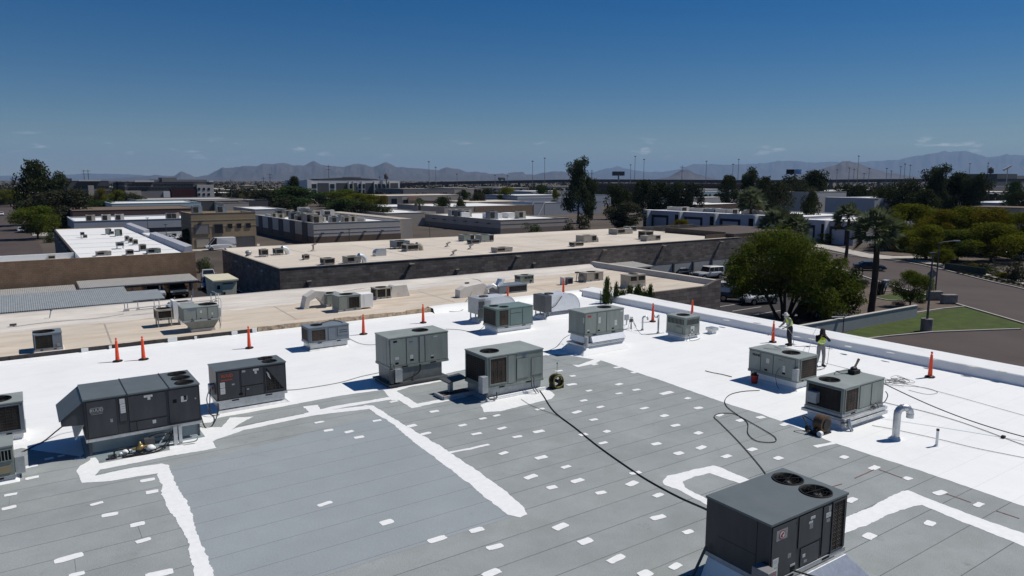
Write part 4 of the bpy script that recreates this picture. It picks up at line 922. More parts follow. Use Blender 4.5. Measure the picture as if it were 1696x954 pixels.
hose('electric_cable', 'thin cable from the small charcoal unit to the tall sage unit', [(474, 646), (500, 644), (560, 634), (596, 624), (614, 620), (628, 617)], .014, M_hosegray)
hose('electric_cable', 'thin cable linking the low blue gray unit and the tall sage unit', [(578, 560), (585, 564), (597, 569), (612, 571), (625, 570)], .012, M_hosegray)
hose('electric_cable', 'thin cable from the tall sage unit to the teal gray unit', [(738, 545), (760, 546), (780, 549), (795, 546), (803, 539)], .012, M_black)
hose('black_hose', 'black hose from the bottom left corner unit to the hooded unit', [(24, 757), (40, 747), (72, 731), (95, 723), (118, 716), (140, 712)], .022, M_black, lift={3: .2, 4: .4, 5: .5})
hose('electric_cable', 'dark cable rising to the shiny adapter of the red badge unit', [(898, 583), (910, 580), (922, 574), (934, 568), (944, 570)], .014, M_black, lift={3: .25, 4: .5})
hose('electric_cable', 'cable hanging between the two charcoal units', [(333, 700), (340, 708), (352, 704), (362, 690), (361, 680)], .02, M_black, lift={0: .3, 3: .2, 4: .5})
hose('electric_cable', 'pair of loose cables along the white roof by the far white ducts', [(722, 508), (740, 512), (760, 509), (775, 502), (782, 497)], .012, M_black, lift={3: .3, 4: .6})
hose('electric_cable', 'sagging cable beside the patched elbow duct', [(727, 513), (745, 516), (765, 514), (776, 506), (779, 503)], .014, M_black, lift={3: .3, 4: .6})
hose('electric_cable', 'thin frayed cord on the gray roof below the corner coil unit', r3([(165, 185), (200, 208), (245, 228), (300, 248), (330, 262)]), .008, M_steel)
hose('electric_cable', 'thin pale cord along the white roof beside the red bucket', [(1168, 614), (1180, 617), (1196, 620), (1212, 624)], .016, M_steel)
hose('electric_cable', 'cable lying on white between parapet and lone orange cone', [(1300, 585), (1390, 607), (1470, 628), (1560, 650), (1696, 688)], .008, M_hosegray)
# crumpled line beside the unit with the tool
rr = random.Random(3); pts = [P(1488, 634, R + .03)]
for k in range(26):
 q = pts[0] + Vector((rr.uniform(-.7, .7), rr.uniform(-.5, .5), rr.uniform(0, .14))); pts.append(q)
pts += [P(1515, 640, R + .02), P(1540, 644, R + .02), P(1553, 650, R + .02), P(1535, 653, R + .02), P(1505, 646, R + .02)]
b = MB(); b.tube(smooth_pts(pts, 4), .009, 5); tag(b.build('tangled_cord', M_hosegray), 'heap of tangled pale cord on white near the lone cone', 'cord')
# capped vent over a rusty opening
v = thing('roof_vent', 'flat capped roof vent over an open rusty hole in the gray roof', 'roof vent', (13.75, 24.45, R))
b = MB(v); b.hexa([(13.55, 24.35, R + .50), (14.5, 24.5, R + .54), (14.45, 25.05, R + .6), (13.45, 24.95, R + .56), (13.55, 24.35, R + .56), (14.5, 24.5, R + .60), (14.45, 25.05, R + .66), (13.45, 24.95, R + .62)]); b.build('cap', M_steel, v, .01)
b = MB(v); b.box((13.70, 24.5, R + .05), (13.86, 24.66, R + .52)); b.build('post', M_galvdull, v)
b = MB(v); b.hexa([(13.25, 24.0, R + .012), (14.6, 24.1, R + .012), (14.5, 24.75, R + .012), (13.2, 24.65, R + .012), (13.3, 24.05, R + .10), (14.5, 24.15, R + .10), (14.45, 24.7, R + .10), (13.25, 24.6, R + .10)]); b.build('opening', mat('rust', (0.10, 0.055, 0.035), .9, var=.5, scale=6), v)
b = MB(v)
b.box((13.15, 23.95, R + .01), (14.6, 24.04, R + .15)); b.box((13.12, 24.0, R + .01), (13.22, 24.7, R + .14)); b.build('opening_kerb', M_galvdull, v)
# hose reel with a thin rod
v = thing('hose_reel', 'yellow and black coiled hose reel with a thin upright rod', 'hose reel', (17.81, 22.85, R))
b = MB(v)
for k in range(5):
 y = 22.72 + .065 * k; r_ = .25 + .03 * math.sin(k * 2.1)
 b.tube([(17.81 + r_ * math.cos(2 * PI * j / 20), y + .02 * math.sin(j), R + .30 + r_ * math.sin(2 * PI * j / 20)) for j in range(21)], .035, 6, k % 2)
b.build('coil', [mat('olive_hose', (.20, .17, .05), .6, var=.3, scale=8), M_black], v)
b = MB(v); b.tube([(17.81, 22.68, R + .3), (17.81, 23.05, R + .3)], .07, 10); b.box((17.55, 22.70, R), (17.60, 23.02, R + .3)); b.box((18.02, 22.70, R), (18.07, 23.02, R + .3)); b.box((17.5, 22.68, R), (17.62, 23.06, R + .04)); b.build('frame', M_black, v)
b = MB(v); b.tube([(17.85, 22.9, R + .3), (17.87, 22.9, R + 1.0)], .010, 5); b.ball((17.87, 22.9, R + 1.03), .035, 6); b.build('rod', M_steel, v)
# motor on reel beside the right unit
v = thing('spray_pump', 'brown round pump motor with black wheel in the shade of the right hand unit', 'pump', (21.95, 13.55, R))
b = MB(v); b.tube([(21.95, 13.4, R + .33), (21.95, 13.72, R + .33)], .30, 20); b.build('drum', mat('rusty_brown', (.12, .075, .045), .5, .3, var=.4, scale=5), v)
for q in ((21.95, 13.36, .33, .2), (21.62, 13.5, .12, .13), (21.75, 13.9, .10, .10)):
 b = MB(v); b.tube([(q[0], q[1], R + q[2]), (q[0], q[1] + .1, R + q[2])], q[3], 14); b.build('wheel', M_black, v)
b = MB(v); b.box((21.55, 13.35, R), (22.2, 13.75, R + .06)); b.build('base_plate', M_black, v)
b = MB(v); b.tube(smooth_pts([(22.1, 13.8, R + .2), (21.7, 14.1, R + .5), (21.55, 13.9, R + .35), (21.5, 13.6, R + .1)], 4), .02, 6); b.tube([(21.6, 13.58, R + .12), (21.35, 13.75, R + .10)], .03, 6); b.build('pump_hose', M_black, v)
b = MB(v); b.tube([(21.50, 13.36, R + .10), (21.62, 13.36, R + .10)], .09, 12); b.build('gauge', M_patch, v)
# red bucket
v = thing('red_bucket', 'red plastic bucket in the shade beside the sage unit, brush handle sticking out', 'bucket', (25.12, 18.70, R))
b = MB(v); b.lathe((25.12, 18.70, R), [(.001, .01), (.12, .01), (.155, .34), (.17, .34), (.17, .365), (.15, .365), (.12, .05), (.001, .05)], 20); b.build('pail', mat('red_plastic', (.36, .045, .035), .45, var=.1), v)
b = MB(v); b.tube([(25.12 + .165 * math.cos(a), 18.70, R + .33 - .15 * math.sin(a)) for a in [PI * k / 12 for k in range(13)]], .006, 5); b.build('handle', M_steel, v)
b = MB(v); b.tube([(25.10, 18.72, R + .1), (25.02, 18.8, R + .55)], .018, 6); b.box((25.03, 18.66, R + .30), (25.2, 18.76, R + .46)); b.build('brush', M_black, v)
# tool on top of the right unit
v = thing('blower_tool', 'black power tool with upturned nozzle lying on a unit top', 'tool', (24.9, 14.3, R + 1.442))
b = MB(v); z = R + 1.442; b.box((24.75, 14.15, z), (25.15, 14.42, z + .16)); b.ball((24.95, 14.3, z + .17), (.17, .12, .10), 10); b.build('motor_housing', M_black, v, .02)
b = MB(v); b.tube([(24.95, 14.3, z + .15), (25.2, 14.35, z + .32), (25.38, 14.38, z + .46)], [.05, .04, .05], 8); b.build('nozzle', mat('dull_brown', (.08, .055, .04), .6), v)
b = MB(v); b.tube(smooth_pts([(24.75, 14.3, z + .05), (24.5, 14.5, z + .03), (24.3, 14.55, z + .12), (24.6, 14.75, z + .04), (24.95, 14.5, z + .06)], 5), .014, 6); b.build('cord', M_black, v)
# gooseneck vents and pipes
def gooseneck(label, px, py, h, r, m, span, d=(1, 0), z=R, name='gooseneck_pipe', group=None):
 p = P(px, py, z); v = thing(name, label, 'vent pipe', (p.x, p.y, z), 0, group)
 dx = Vector((d[0], d[1], 0)).normalized(); pts = [Vector((p.x, p.y, z)), Vector((p.x, p.y, z + h - span / 2))]
 for k in range(1, 11):
  a = PI * k / 10; pts.append(Vector((p.x, p.y, z + h - span / 2)) + dx * (span / 2) * (1 - math.cos(a)) + Vector((0, 0, span / 2 * math.sin(a))))
 pts.append(pts[-1] - Vector((0, 0, r * 1.2)))
 b = MB(v); b.tube(pts, r, 12, 0, True); pipe = b.build('bent_pipe', m, v)
 b = MB(v); b.lathe((p.x, p.y, z), [(r * 2.2, 0), (r * 1.4, .06), (r * 1.05, .1)], 14); b.build('flashing_collar', M_white if r > .06 else M_galv, v)
 if r > .06:
  for k in (2, 5, 8, 11):
   q = pts[k]; t = (pts[min(k + 1, len(pts) - 1)] - pts[k - 1]).normalized(); b = MB(v); b.tube([q - t * .012, q + t * .012], r * 1.06, 12); b.build('joint_ring', M_galvdull, pipe)
 return v
gooseneck('thick gooseneck vent pipe with shiny segmented bend on the white roof', 1483, 727, 1.08, .115, M_galv, .42, (RT.x, RT.y))
gooseneck('left of two thin bent steel pipes beside the yellow splashed cone', 1064, 547, .80, .05, M_galv, .28, (RT.x, RT.y), group='bent pipes')
gooseneck('right of two thin bent steel pipes beside the yellow splashed cone', 1090, 552, .92, .05, M_galv, -.26, (RT.x, RT.y), group='bent pipes')
p = P(1551, 739, R); v = thing('vent_pipe', 'short white vent pipe with a black mouth standing alone on white', 'vent pipe', (p.x, p.y, R))
b = MB(v); b.tube([(p.x, p.y, R), (p.x, p.y, R + .52)], .042, 12); b.lathe((p.x, p.y, R), [(.1, 0), (.05, .05)], 12); b.build('pipe', M_white, v)
b = MB(v); b.tube([(p.x, p.y, R + .52), (p.x, p.y, R + .58)], .046, 12); b.build('mouth', M_black, v)
p = P(1179, 552, R); v = thing('exhaust_cap', 'small square white exhaust cap right of the louvred unit', 'roof vent', (p.x, p.y, R))
b = MB(v); b.box((p.x - .17, p.y - .17, R), (p.x + .17, p.y + .17, R + .18)); b.build('base', M_white, v)
b = MB(v); b.box((p.x - .25, p.y - .25, R + .18), (p.x + .25, p.y + .25, R + .34)); b.build('cap', M_galv, v, .015)
p = P(1045, 545, R); v = thing('wire_post', 'short post with loose white wires between the red badge unit and the bent pipes', 'post', (p.x, p.y, R))
b = MB(v); b.tube([(p.x, p.y, R), (p.x, p.y, R + .62)], .03, 8); b.box((p.x - .1, p.y - .05, R + .42), (p.x + .1, p.y + .05, R + .58)); b.build('post', M_steel, v)
b = MB(v); rr = random.Random(8)
for k in range(7):
 a = rr.uniform(0, 6.3); q = Vector((p.x, p.y, R + .6)); e = q + Vector((math.cos(a) * rr.uniform(.3, .9), math.sin(a) * rr.uniform(.3, .9), -.58))
 b.tube(smooth_pts([q, q + Vector((.1 * math.cos(a), .1 * math.sin(a), .1)), (q + e) / 2 + Vector((0, 0, rr.uniform(-.1, .15))), e], 4), .010, 5, k % 2)
b.tube(smooth_pts([q, P(1060, 552, R + .05), P(1075, 554, R + .02), P(1100, 551, R + .03)], 4), .012, 5, 0)
b.build('wire', [M_steel, M_patch], v)
p = P(1032, 541, R); v = thing('junction_box', 'gray junction box on a short stand by the parapet', 'junction box', (p.x, p.y, R))
b = MB(v); b.box((p.x + .35, p.y + .2, R + .3), (p.x + .65, p.y + .3, R + .62)); b.build('box', M_galvdull, v, .01); b = MB(v); b.box((p.x + .47, p.y + .23, R), (p.x + .53, p.y + .27, R + .3)); b.build('stand', M_galvdull, v)
# splashes left on the parapet top
rr = random.Random(12)
for px_, py_ in ((1320, 553), (1345, 557), (1405, 569), (1475, 580), (1545, 591), (1610, 603), (1660, 612), (1204, 527), (1255, 533)):
 p = P(px_, py_, R + .52); k = 9
 z = R + .43 + (p.x - 34.06) * .1 / 1.2 + .008
 b = MB(MAIN); b.poly([(p.x + rr.uniform(.06, .16) * math.cos(2 * PI * j / k), p.y + rr.uniform(.1, .3) * math.sin(2 * PI * j / k), z + .004) for j in range(k)]); b.build('parapet_stain', mat('stain_gray', (.55, .55, .52), .8, var=.2, scale=8), MAIN)
# ------------------------------------------------------------------ people
M_skin = mat('skin', (0.30, 0.17, 0.11), .6, var=.08)
M_vest = mat('safety_vest', (0.60, 0.82, 0.025), .6, var=.08, scale=8)
M_vestband = mat('vest_band', (0.62, 0.63, 0.60), .4, var=.1)
M_shirt = mat('gray_shirt', (0.27, 0.27, 0.27), .85, var=.12, scale=8)
M_navy = mat('navy_trousers', (0.025, 0.027, 0.035), .85, var=.2, scale=8)
M_grayp = mat('splashed_trousers', (0.22, 0.22, 0.225), .85, var=.25, scale=9)
M_blackcloth = mat('black_cloth', (0.018, 0.018, 0.02), .85, var=.2, scale=8)
def skinned(name, verts, edges, radii, m, parent, sub=2):
 me = bpy.data.meshes.new(name); me.from_pydata(verts, edges, []); me.materials.append(m)
 o = link(name, me, parent)
 sk = o.modifiers.new('skin', 'SKIN'); sk.use_smooth_shade = True
 for i, r in enumerate(radii):
  d = me.skin_vertices[0].data[i]; d.radius = r if isinstance(r, tuple) else (r, r); d.use_root = (i == 0)
 s = o.modifiers.new('sub', 'SUBSURF'); s.levels = sub; s.render_levels = sub
 return o
def person(label, px, py, face, J, sleeve, trouser, hat):
 """J: joint name -> place in the figure's own frame (x forward, y left)"""
 p = P(px, py, R + .01)
 root = thing('person', label, 'person', (p.x, p.y, R + .012), math.atan2(face[1], face[0]), 'workers coating the roof')
 O = ['pelvis', 'waist', 'chest', 'neck', 'jaw', 'head', 'crown', 'hipL', 'kneeL', 'ankleL', 'toeL', 'hipR', 'kneeR', 'ankleR', 'toeR', 'shL', 'elL', 'wrL', 'haL', 'shR', 'elR', 'wrR', 'haR']
 E_ = [(0, 1), (1, 2), (2, 3), (3, 4), (4, 5), (5, 6), (0, 7), (7, 8), (8, 9), (9, 10), (0, 11), (11, 12), (12, 13), (13, 14), (2, 15), (15, 16), (16, 17), (17, 18), (2, 19), (19, 20), (20, 21), (21, 22)]
 rad = dict(pelvis=.12, waist=.11, chest=.135, neck=.055, jaw=.075, head=.098, crown=.06, hipL=.09, kneeL=.062, ankleL=.042, toeL=.035, shL=.062, elL=.045, wrL=.032, haL=.030)
 V = [J[k] for k in O]; Rr = [rad.get(k, rad.get(k[:-1] + 'L', .05)) for k in O]
 skinned('body', V, E_, Rr, M_skin, root)
 ix = lambda names: [O.index(n) for n in names]
 def garment(name, names, edges, grow, m):
  id_ = {n: i for i, n in enumerate(names)}
  return skinned(name, [J[n] for n in names], [(id_[a], id_[b_]) for a, b_ in edges], [Rr[O.index(n)] + grow for n in names], m, root)
 garment('trousers', ['pelvis', 'waist', 'hipL', 'kneeL', 'ankleL', 'hipR', 'kneeR', 'ankleR'], [('pelvis', 'waist'), ('pelvis', 'hipL'), ('hipL', 'kneeL'), ('kneeL', 'ankleL'), ('pelvis', 'hipR'), ('hipR', 'kneeR'), ('kneeR', 'ankleR')], .018, trouser)
 garment('shirt', ['chest', 'waist', 'neck', 'shL', 'elL', 'wrL', 'shR', 'elR', 'wrR'], [('chest', 'waist'), ('chest', 'neck'), ('chest', 'shL'), ('shL', 'elL'), ('elL', 'wrL'), ('chest', 'shR'), ('shR', 'elR'), ('elR', 'wrR')], .012, sleeve)
 low = (Vector(J['pelvis']) * .45 + Vector(J['waist']) * .55); J['hem'] = tuple(low); J['vtop'] = tuple(Vector(J['chest']) * .5 + Vector(J['neck']) * .5)
 ch = Vector(J['chest']); sl = ch.lerp(Vector(J['shL']), .62); sr = ch.lerp(Vector(J['shR']), .62)
 vest = skinned('vest', [tuple(ch), J['waist'], J['hem'], J['vtop'], tuple(sl), tuple(sr)], [(0, 1), (1, 2), (0, 3), (0, 4), (0, 5)], [.172, .158, .16, .105, .125, .125], M_vest, root)
 # bands following the vest: rings round the trunk
 w = Vector(J['waist']); ax = (ch - w).normalized()
 for t in (.15, .62):
  c = w.lerp(ch, t); b = MB(); b.tube([c - ax * .02, c + ax * .02], .166, 18); b.build('reflective_band', M_vestband, vest)
 # boots
 for s in 'LR':
  a, t = Vector(J['ankle' + s]), Vector(J['toe' + s])
  b = MB(); d = (t - a); d.z = 0; d.normalize(); sd = Vector((-d.y, d.x, 0))
  heel = a - d * .07; heel.z = 0; tip = heel + d * .29
  b.hexa([heel + sd * .045, heel - sd * .045, tip - sd * .045, tip + sd * .045, heel + sd * .04 + Vector((0, 0, .11)), heel - sd * .04 + Vector((0, 0, .11)), tip - sd * .04 + Vector((0, 0, .06)), tip + sd * .04 + Vector((0, 0, .06))])
  b.build('boot', M_blackcloth, root, .02)
 # hands with fingers
 for s in 'LR':
  w_, h_ = Vector(J['wr' + s]), Vector(J['ha' + s]); d = (h_ - w_).normalized(); sd = d.orthogonal().normalized(); nn = d.cross(sd)
  b = MB(); b.ball(h_, (.035, .035, .035), 8)
  for k, ln in enumerate((.065, .078, .082, .072)):
   o = h_ + sd * (.022 * (k - 1.5)); b.tube([o, o + d * ln * .55 + nn * .006, o + d * ln * .85 + nn * .03], [.010, .0095, .007], 6)
  b.tube([h_ - d * .01, h_ + sd * -.045 + d * .02 + nn * .01, h_ + sd * -.05 + d * .055 + nn * .025], [.012, .0105, .008], 6)
  b.build('hand', M_skin, root)
 # face: nose, ears, eyes
 hd = Vector(J['head']); jw = Vector(J['jaw']); f = Vector(J['facing']).normalized(); up = (hd - jw).normalized(); sd = up.cross(f).normalized()
 b = MB(); c = hd - up * .02
 b.tube([c + f * .092 + up * .02, c + f * .122 - up * .025], [.010, .017], 6, 0)
 for s in (-1, 1):
  b.ball(c + sd * s * .098, (.018, .018, .030), 6, 0); b.ball(c + f * .090 + sd * s * .034 + up * .018, .012, 6, 1)
 b.tube([c + f * .088 - up * .062 - sd * .024, c + f * .094 - up * .062, c + f * .088 - up * .062 + sd * .024], .007, 5, 2)
 b.build('face', [M_skin, M_black, mat('lips', (.22, .09, .07), .6)], root)
 if hat == 'sunhat':
  b = MB(); c = hd + up * .035; q = []
  b.lathe(c, [(.001, .10), (.07, .095), (.105, .05), (.108, .0), (.17, -.02), (.175, -.03), (.108, -.01)], 18); hh = b.build('hat', mat('pale_hat', (.62, .60, .56), .8), root)
  b = MB(); b.lathe(hd + f * -.03, [(.112, .02), (.118, -.06), (.125, -.14), (.10, -.17)], 14); b.build('neck_cloth', M_shirt, root)
 else:
  b = MB(); c = hd
  b.lathe(c - f * .015, [(.001, .145), (.05, .13), (.10, .08), (.122, .0), (.122, -.10), (.13, -.17), (.17, -.22)], 16); o = b.build('hood', M_blackcloth, root)
  b = MB(); b.lathe(c + up * .04, [(.001, .125), (.08, .105), (.124, .04)], 14); b.hexa([c + f * .09 + sd * .07 + up * .055, c + f * .09 - sd * .07 + up * .055, c + f * .20 - sd * .05 + up * .05, c + f * .20 + sd * .05 + up * .05, c + f * .09 + sd * .07 + up * .07, c + f * .09 - sd * .07 + up * .07, c + f * .20 - sd * .05 + up * .06, c + f * .20 + sd * .05 + up * .06]); b.build('cap', M_blackcloth, root)
 return root
JA = dict(pelvis=(0, 0, .93), waist=(.04, 0, 1.10), chest=(.12, 0, 1.33), neck=(.20, 0, 1.47), jaw=(.26, 0, 1.53), head=(.28, 0, 1.60), crown=(.29, 0, 1.67),
          hipL=(0, .10, .88), kneeL=(.05, .11, .49), ankleL=(-.02, .12, .09), toeL=(.14, .13, .04), hipR=(0, -.10, .88), kneeR=(.02, -.11, .48), ankleR=(-.08, -.11, .09), toeR=(.07, -.13, .04),
          shL=(.13, .19, 1.38), elL=(.22, .24, 1.10), wrL=(.42, .17, .98), haL=(.49, .14, .95), shR=(.13, -.19, 1.38), elR=(.24, -.24, 1.10), wrR=(.46, -.15, 1.02), haR=(.53, -.12, 1.0), facing=(1, 0, -.35))
w1 = person('person in pale sun hat and yellow vest stooping to the left with a spray wand', 1307, 572, (-.93, .35), JA, M_shirt, M_navy, 'sunhat')
JB = dict(pelvis=(0, 0, .92), waist=(.0, 0, 1.10), chest=(.02, 0, 1.33), neck=(.04, 0, 1.48), jaw=(.07, 0, 1.54), head=(.08, 0, 1.62), crown=(.075, 0, 1.70),
          hipL=(0, .10, .87), kneeL=(.05, .13, .48), ankleL=(-.02, .14, .09), toeL=(.12, .17, .04), hipR=(0, -.10, .87), kneeR=(.04, -.12, .48), ankleR=(-.06, -.15, .09), toeR=(.09, -.18, .04),
          shL=(.02, .19, 1.38), elL=(.20, .30, 1.20), wrL=(.23, .14, 1.42), haL=(.20, .09, 1.49), shR=(.02, -.19, 1.38), elR=(.20, -.30, 1.18), wrR=(.23, -.13, 1.40), haR=(.21, -.08, 1.47), facing=(1, 0, -.1))
w2 = person('person in black hood and yellow vest raising both hands to the face', 1358, 606, (-.60, -.80), JB, M_blackcloth, M_grayp, 'hood')
b = MB(); q = Vector(w1.location); f = Vector((-.93, .35, 0)).normalized(); s = Vector((-.35, -.93, 0))
a = q + f * .55 + Vector((0, 0, 1.0)); e = q + f * 1.15 + s * -.1 + Vector((0, 0, .62))
b.tube([q + f * .35 + Vector((0, 0, 1.02)), a, e], .016, 6, 0); b.tube([e, e + f * .06 + Vector((0, 0, -.07))], [.03, .015], 6, 1)
b.tube(smooth_pts([q + f * .35 + Vector((0, 0, 1.02)), q + f * .2 + s * .3 + Vector((0, 0, .8)), q + s * .34 + Vector((0, 0, .4)), q + f * -.1 + s * .3 + Vector((0, 0, .03)), q + f * -.9 + s * .5 + Vector((0, 0, .02)), q + f * -1.6 + s * 1.3 + Vector((0, 0, .02))], 5), .014, 6, 1)
tag(b.build('spray_wand', [M_galv, M_hosegray]), 'thin spray wand with trailing gray hose held by the stooping worker', 'spray wand')
q = Vector(w2.location)
hose('electric_cable', 'thin gray line hanging at the side of the hooded worker', [(1352, 572), (1344, 582), (1338, 596), (1336, 606), (1348, 611), (1362, 611)], .010, M_hosegray, lift={0: 1.0, 1: .75, 2: .3, 3: .05})
hose('electric_cable', 'dark line trailing from belt to roof beside the hooded worker', [(1372, 605), (1371, 606), (1369, 609), (1360, 612), (1345, 614)], .010, M_steel, lift={0: .95, 1: .6, 2: .15})
# ================================================================== neighbouring buildings
M_brickdk = brick_mat('dark_block_wall', (0.120, 0.102, 0.090), (0.205, 0.178, 0.158), (0.085, 0.075, 0.068), 0.82, 0.30, 0.012, 'wall', 0.9, 0.9, 0.5, 0.35)
M_bricktan = brick_mat('tan_block_wall', (0.275, 0.182, 0.115), (0.305, 0.205, 0.132), (0.19, 0.13, 0.088), 0.42, 0.21, 0.010, 'wall', 0.9, 0.5, 0.5, 0.25)
M_brown = mat('brown_band', (0.155, 0.115, 0.085), .9, var=.12, scale=.5)
M_tanwall = mat('tan_stucco', (0.31, 0.24, 0.155), .9, var=.08, scale=.4, bump=.2, bscale=20)
M_tanlite = mat('tan_stucco_light', (0.36, 0.285, 0.19), .9, var=.08, scale=.4)
M_lgray = mat('light_gray_wall', (0.50, 0.48, 0.45), .9, var=.05, scale=.3)
M_bgray = mat('beige_gray_wall', (0.44, 0.39, 0.34), .9, var=.06, scale=.3)
M_mgray = mat('mid_gray_wall', (0.22, 0.21, 0.205), .9, var=.08, scale=.3)
M_dgray = mat('dark_gray_wall', (0.085, 0.085, 0.09), .8, var=.12, scale=.3)
M_bluegray = mat('blue_gray_wall', (0.36, 0.39, 0.43), .85, var=.06, scale=.3)
M_paleblue = mat('pale_blue_fascia', (0.42, 0.52, 0.55), .7, var=.06, scale=.3)
M_deepblue = mat('deep_blue_band', (0.045, 0.075, 0.13), .7, var=.1)
M_navyb = mat('navy_band', (0.02, 0.024, 0.04), .7, var=.1)
M_maroon = mat('maroon_wall', (0.13, 0.085, 0.075), .9, var=.1, scale=.3)
M_pink = mat('terracotta_wall', (0.40, 0.24, 0.175), .9, var=.08)
M_redb = mat('red_brick_band', (0.25, 0.08, 0.06), .9, var=.1)
M_wwall = mat('white_wall', (0.66, 0.66, 0.65), .85, var=.05, scale=.3)
M_wroof = mat('white_roof', (0.76, 0.76, 0.75), .75, var=.04, scale=.15, stain=(.60, .59, .57), stain_amt=.3, stain_scale=.2)
M_groof = mat('gray_roof', (0.42, 0.41, 0.40), .85, var=.08, scale=.2)
M_win = glass_mat('window_glass', (0.02, 0.023, 0.028), .12)
M_frame = mat('window_frame', (0.10, 0.10, 0.105), .5)
M_corr = rib_mat('corrugated_metal', (0.24, 0.26, 0.265), (0.34, 0.36, 0.365), 2.0, 'X', .45, .1, .6, .12)
M_corr2 = rib_mat('corrugated_tan_metal', (0.30, 0.30, 0.29), (0.44, 0.43, 0.41), 2.0, 'X', .5, .1, .6, .12)
M_cream = mat('cream_metal', (0.50, 0.47, 0.36), .5, var=.06, scale=1.5, stain=(.38, .33, .22), stain_amt=.5, stain_scale=1.2)
# ------------------------------------------------------------------ beige roof directly behind
BEI = thing('commercial_building', 'low building with stained beige roof directly behind the coated roof', 'building', (0, 41.1, 0))
b = MB(BEI); b.poly([(-14, 41.0, BR), (35.25, 41.0, BR), (35.25, 38.4, BR), (46.0, 38.4, BR), (46.0, 53.4, BR), (-14, 53.4, BR)]); b.build('roof', M_beige, BEI)
q = jag([(-13.9, 48.2), (0, 48.0), (12, 48.4), (24, 49.6), (34, 50.4), (45.9, 50.6), (45.9, 53.0), (-13.9, 53.0)], .3, .28, 77)
b = MB(BEI); b.poly([(p.x, p.y, BR + .006) for p in q]); b.build('weathered_strip', M_beigewhite, BEI)
b = MB(BEI); rr = random.Random(2)
prof = [(52.2, BR - .01), (52.7, BR + .07), (53.1, BR + .22), (53.6, BR + .26), (53.62, BR - .3)]
xs = [-14 + i * 2.0 for i in range(30)] + [46.3]
vs_ = [(x, y + rr.uniform(-.04, .04), z + rr.uniform(-.015, .015)) for x in xs for y, z in prof]; n = len(prof)
b.add(vs_, [(i * n + k, (i + 1) * n + k, (i + 1) * n + k + 1, i * n + k + 1) for i in range(len(xs) - 1) for k in range(n - 1)], 0, True)
b.build('roof_edge', M_beigewhite, BEI)
b = MB(BEI); b.hexa([(45.6, 38.4, BR - .02), (46.2, 38.4, BR - .02), (46.2, 53.5, BR - .02), (45.6, 53.5, BR - .02), (45.8, 38.4, BR + .42), (46.2, 38.4, BR + .42), (46.2, 53.5, BR + .50), (45.8, 53.5, BR + .50)]); b.build('parapet', mat('pale_parapet', (.50, .46, .41), .85, var=.1, scale=.6), BEI)
b = MB(BEI); b.box((35.3, 38.1, 0), (46.3, 38.4, BR + .06)); b.hexa([(44.5, 38.1, BR + .06), (46.3, 38.1, BR + .06), (46.3, 38.4, BR + .06), (44.5, 38.4, BR + .06), (45.7, 38.1, BR + .42), (46.3, 38.1, BR + .44), (46.3, 38.4, BR + .44), (45.7, 38.4, BR + .42)])
b.build('brick_wall', M_brickdk, BEI)
b = MB(BEI); b.box((46.21, 38.41, 0), (46.3, 53.6, BR + .4)); b.box((-14, 53.3, 0), (46.2, 53.58, BR - .02)); b.box((-14.2, 41.1, 0), (-14, 53.5, BR)); b.build('wall', M_mainwall, BEI)
G_BEI = 'air conditioners on the beige roof'
def unit_px(label, xl, xr, yb, yt, base, depth, mats, fans=((.5, .5, .35),), front=(), left=(), curb='skirt', group=None, z0=.2, seed=0, curb_m=None, Y=None, cat='air conditioner'):
 """a unit whose front lower edge runs from xl to xr in the picture"""
 a = P(xl, yb, base) if Y is None else PY(xl, yb, Y)
 bb = PY(xr, yb, a.y); sx = max(.5, bb.x - a.x); zt = Zat(yt, (a.x + sx / 2, a.y))
 h = max(.4, zt - base - z0)
 s = min(sx, depth)
 return rooftop_unit(label, a.x, a.y, sx, depth, z0, h, mats, [(f[0], f[1], f[2] * s) for f in fans], front, left, base=base, curb=curb, curb_m=curb_m or M_beigewhite, group=group, seed=seed, bevel=0)
unit_px('gray unit alone at the left end of the beige roof, big dark coil', 58, 105, 585, 552, BR, 1.2, BL, [(.38, .5, .38)], [('coil', .05, .05, .66, .95), ('plate', .80, .10, .90, .3, M_stkg)], [('coil', .1, .1, .9, .9)], 'skirt', G_BEI, .06, 41)
r_, fF, fL = unit_px('open framed unit with black coil and white side duct on the beige roof', 261, 287, 543, 513, BR, .95, TN, [(.5, .5, .40)], [('coil', .10, .08, .92, .92)], [('coil', .1, .1, .9, .9)], 'legs', G_BEI, .40, 43)
def side_duct(parent, X0, X1, Y0, Y1, zt, zb, name='side_duct', m=None):
 b = MB(parent); pr = [(X0, zt - .05), (X0, zt - .9)]
 pr = [(X0, zb + .35), (X0, zt), (X0 + .15, zt), (X1 - .25, zt - .45), (X1, zt - 1.0), (X1, zb), (X0 + .35, zb), (X0 + .3, zb + .35)]
 b.prism(pr, Y0, Y1, 0, 'y'); return b.build(name, m or M_white, parent, .01)
q = r_.location; side_duct(r_, q.x + .5, q.x + 1.35, q.y - .35, q.y + .5, BR + 1.45, BR)
r_, fF, fL = unit_px('sage unit on a tapered plenum standing above the torn roof edge', 305, 364, 553, 508, BR, 1.35, SG, [(.78, .5, .34)],
 [('panel', .02, .03, .36, .97), ('panel', .38, .03, .68, .97), ('panel', .70, .03, .98, .97), ('plate', .48, .55, .53, .75), ('plate', .80, .30, .84, .5), ('slot', .22, .05, .27, .12), ('slot', .46, .05, .51, .12), ('slot', .78, .05, .83, .12), ('plate', .10, .80, .15, .90, M_stkg)], [], 'taper', G_BEI, .62, 45)
text_on(fF, .23, .86, .02, 'TRANE', .13, MATS['blue_badge'], r_, bold=.004)
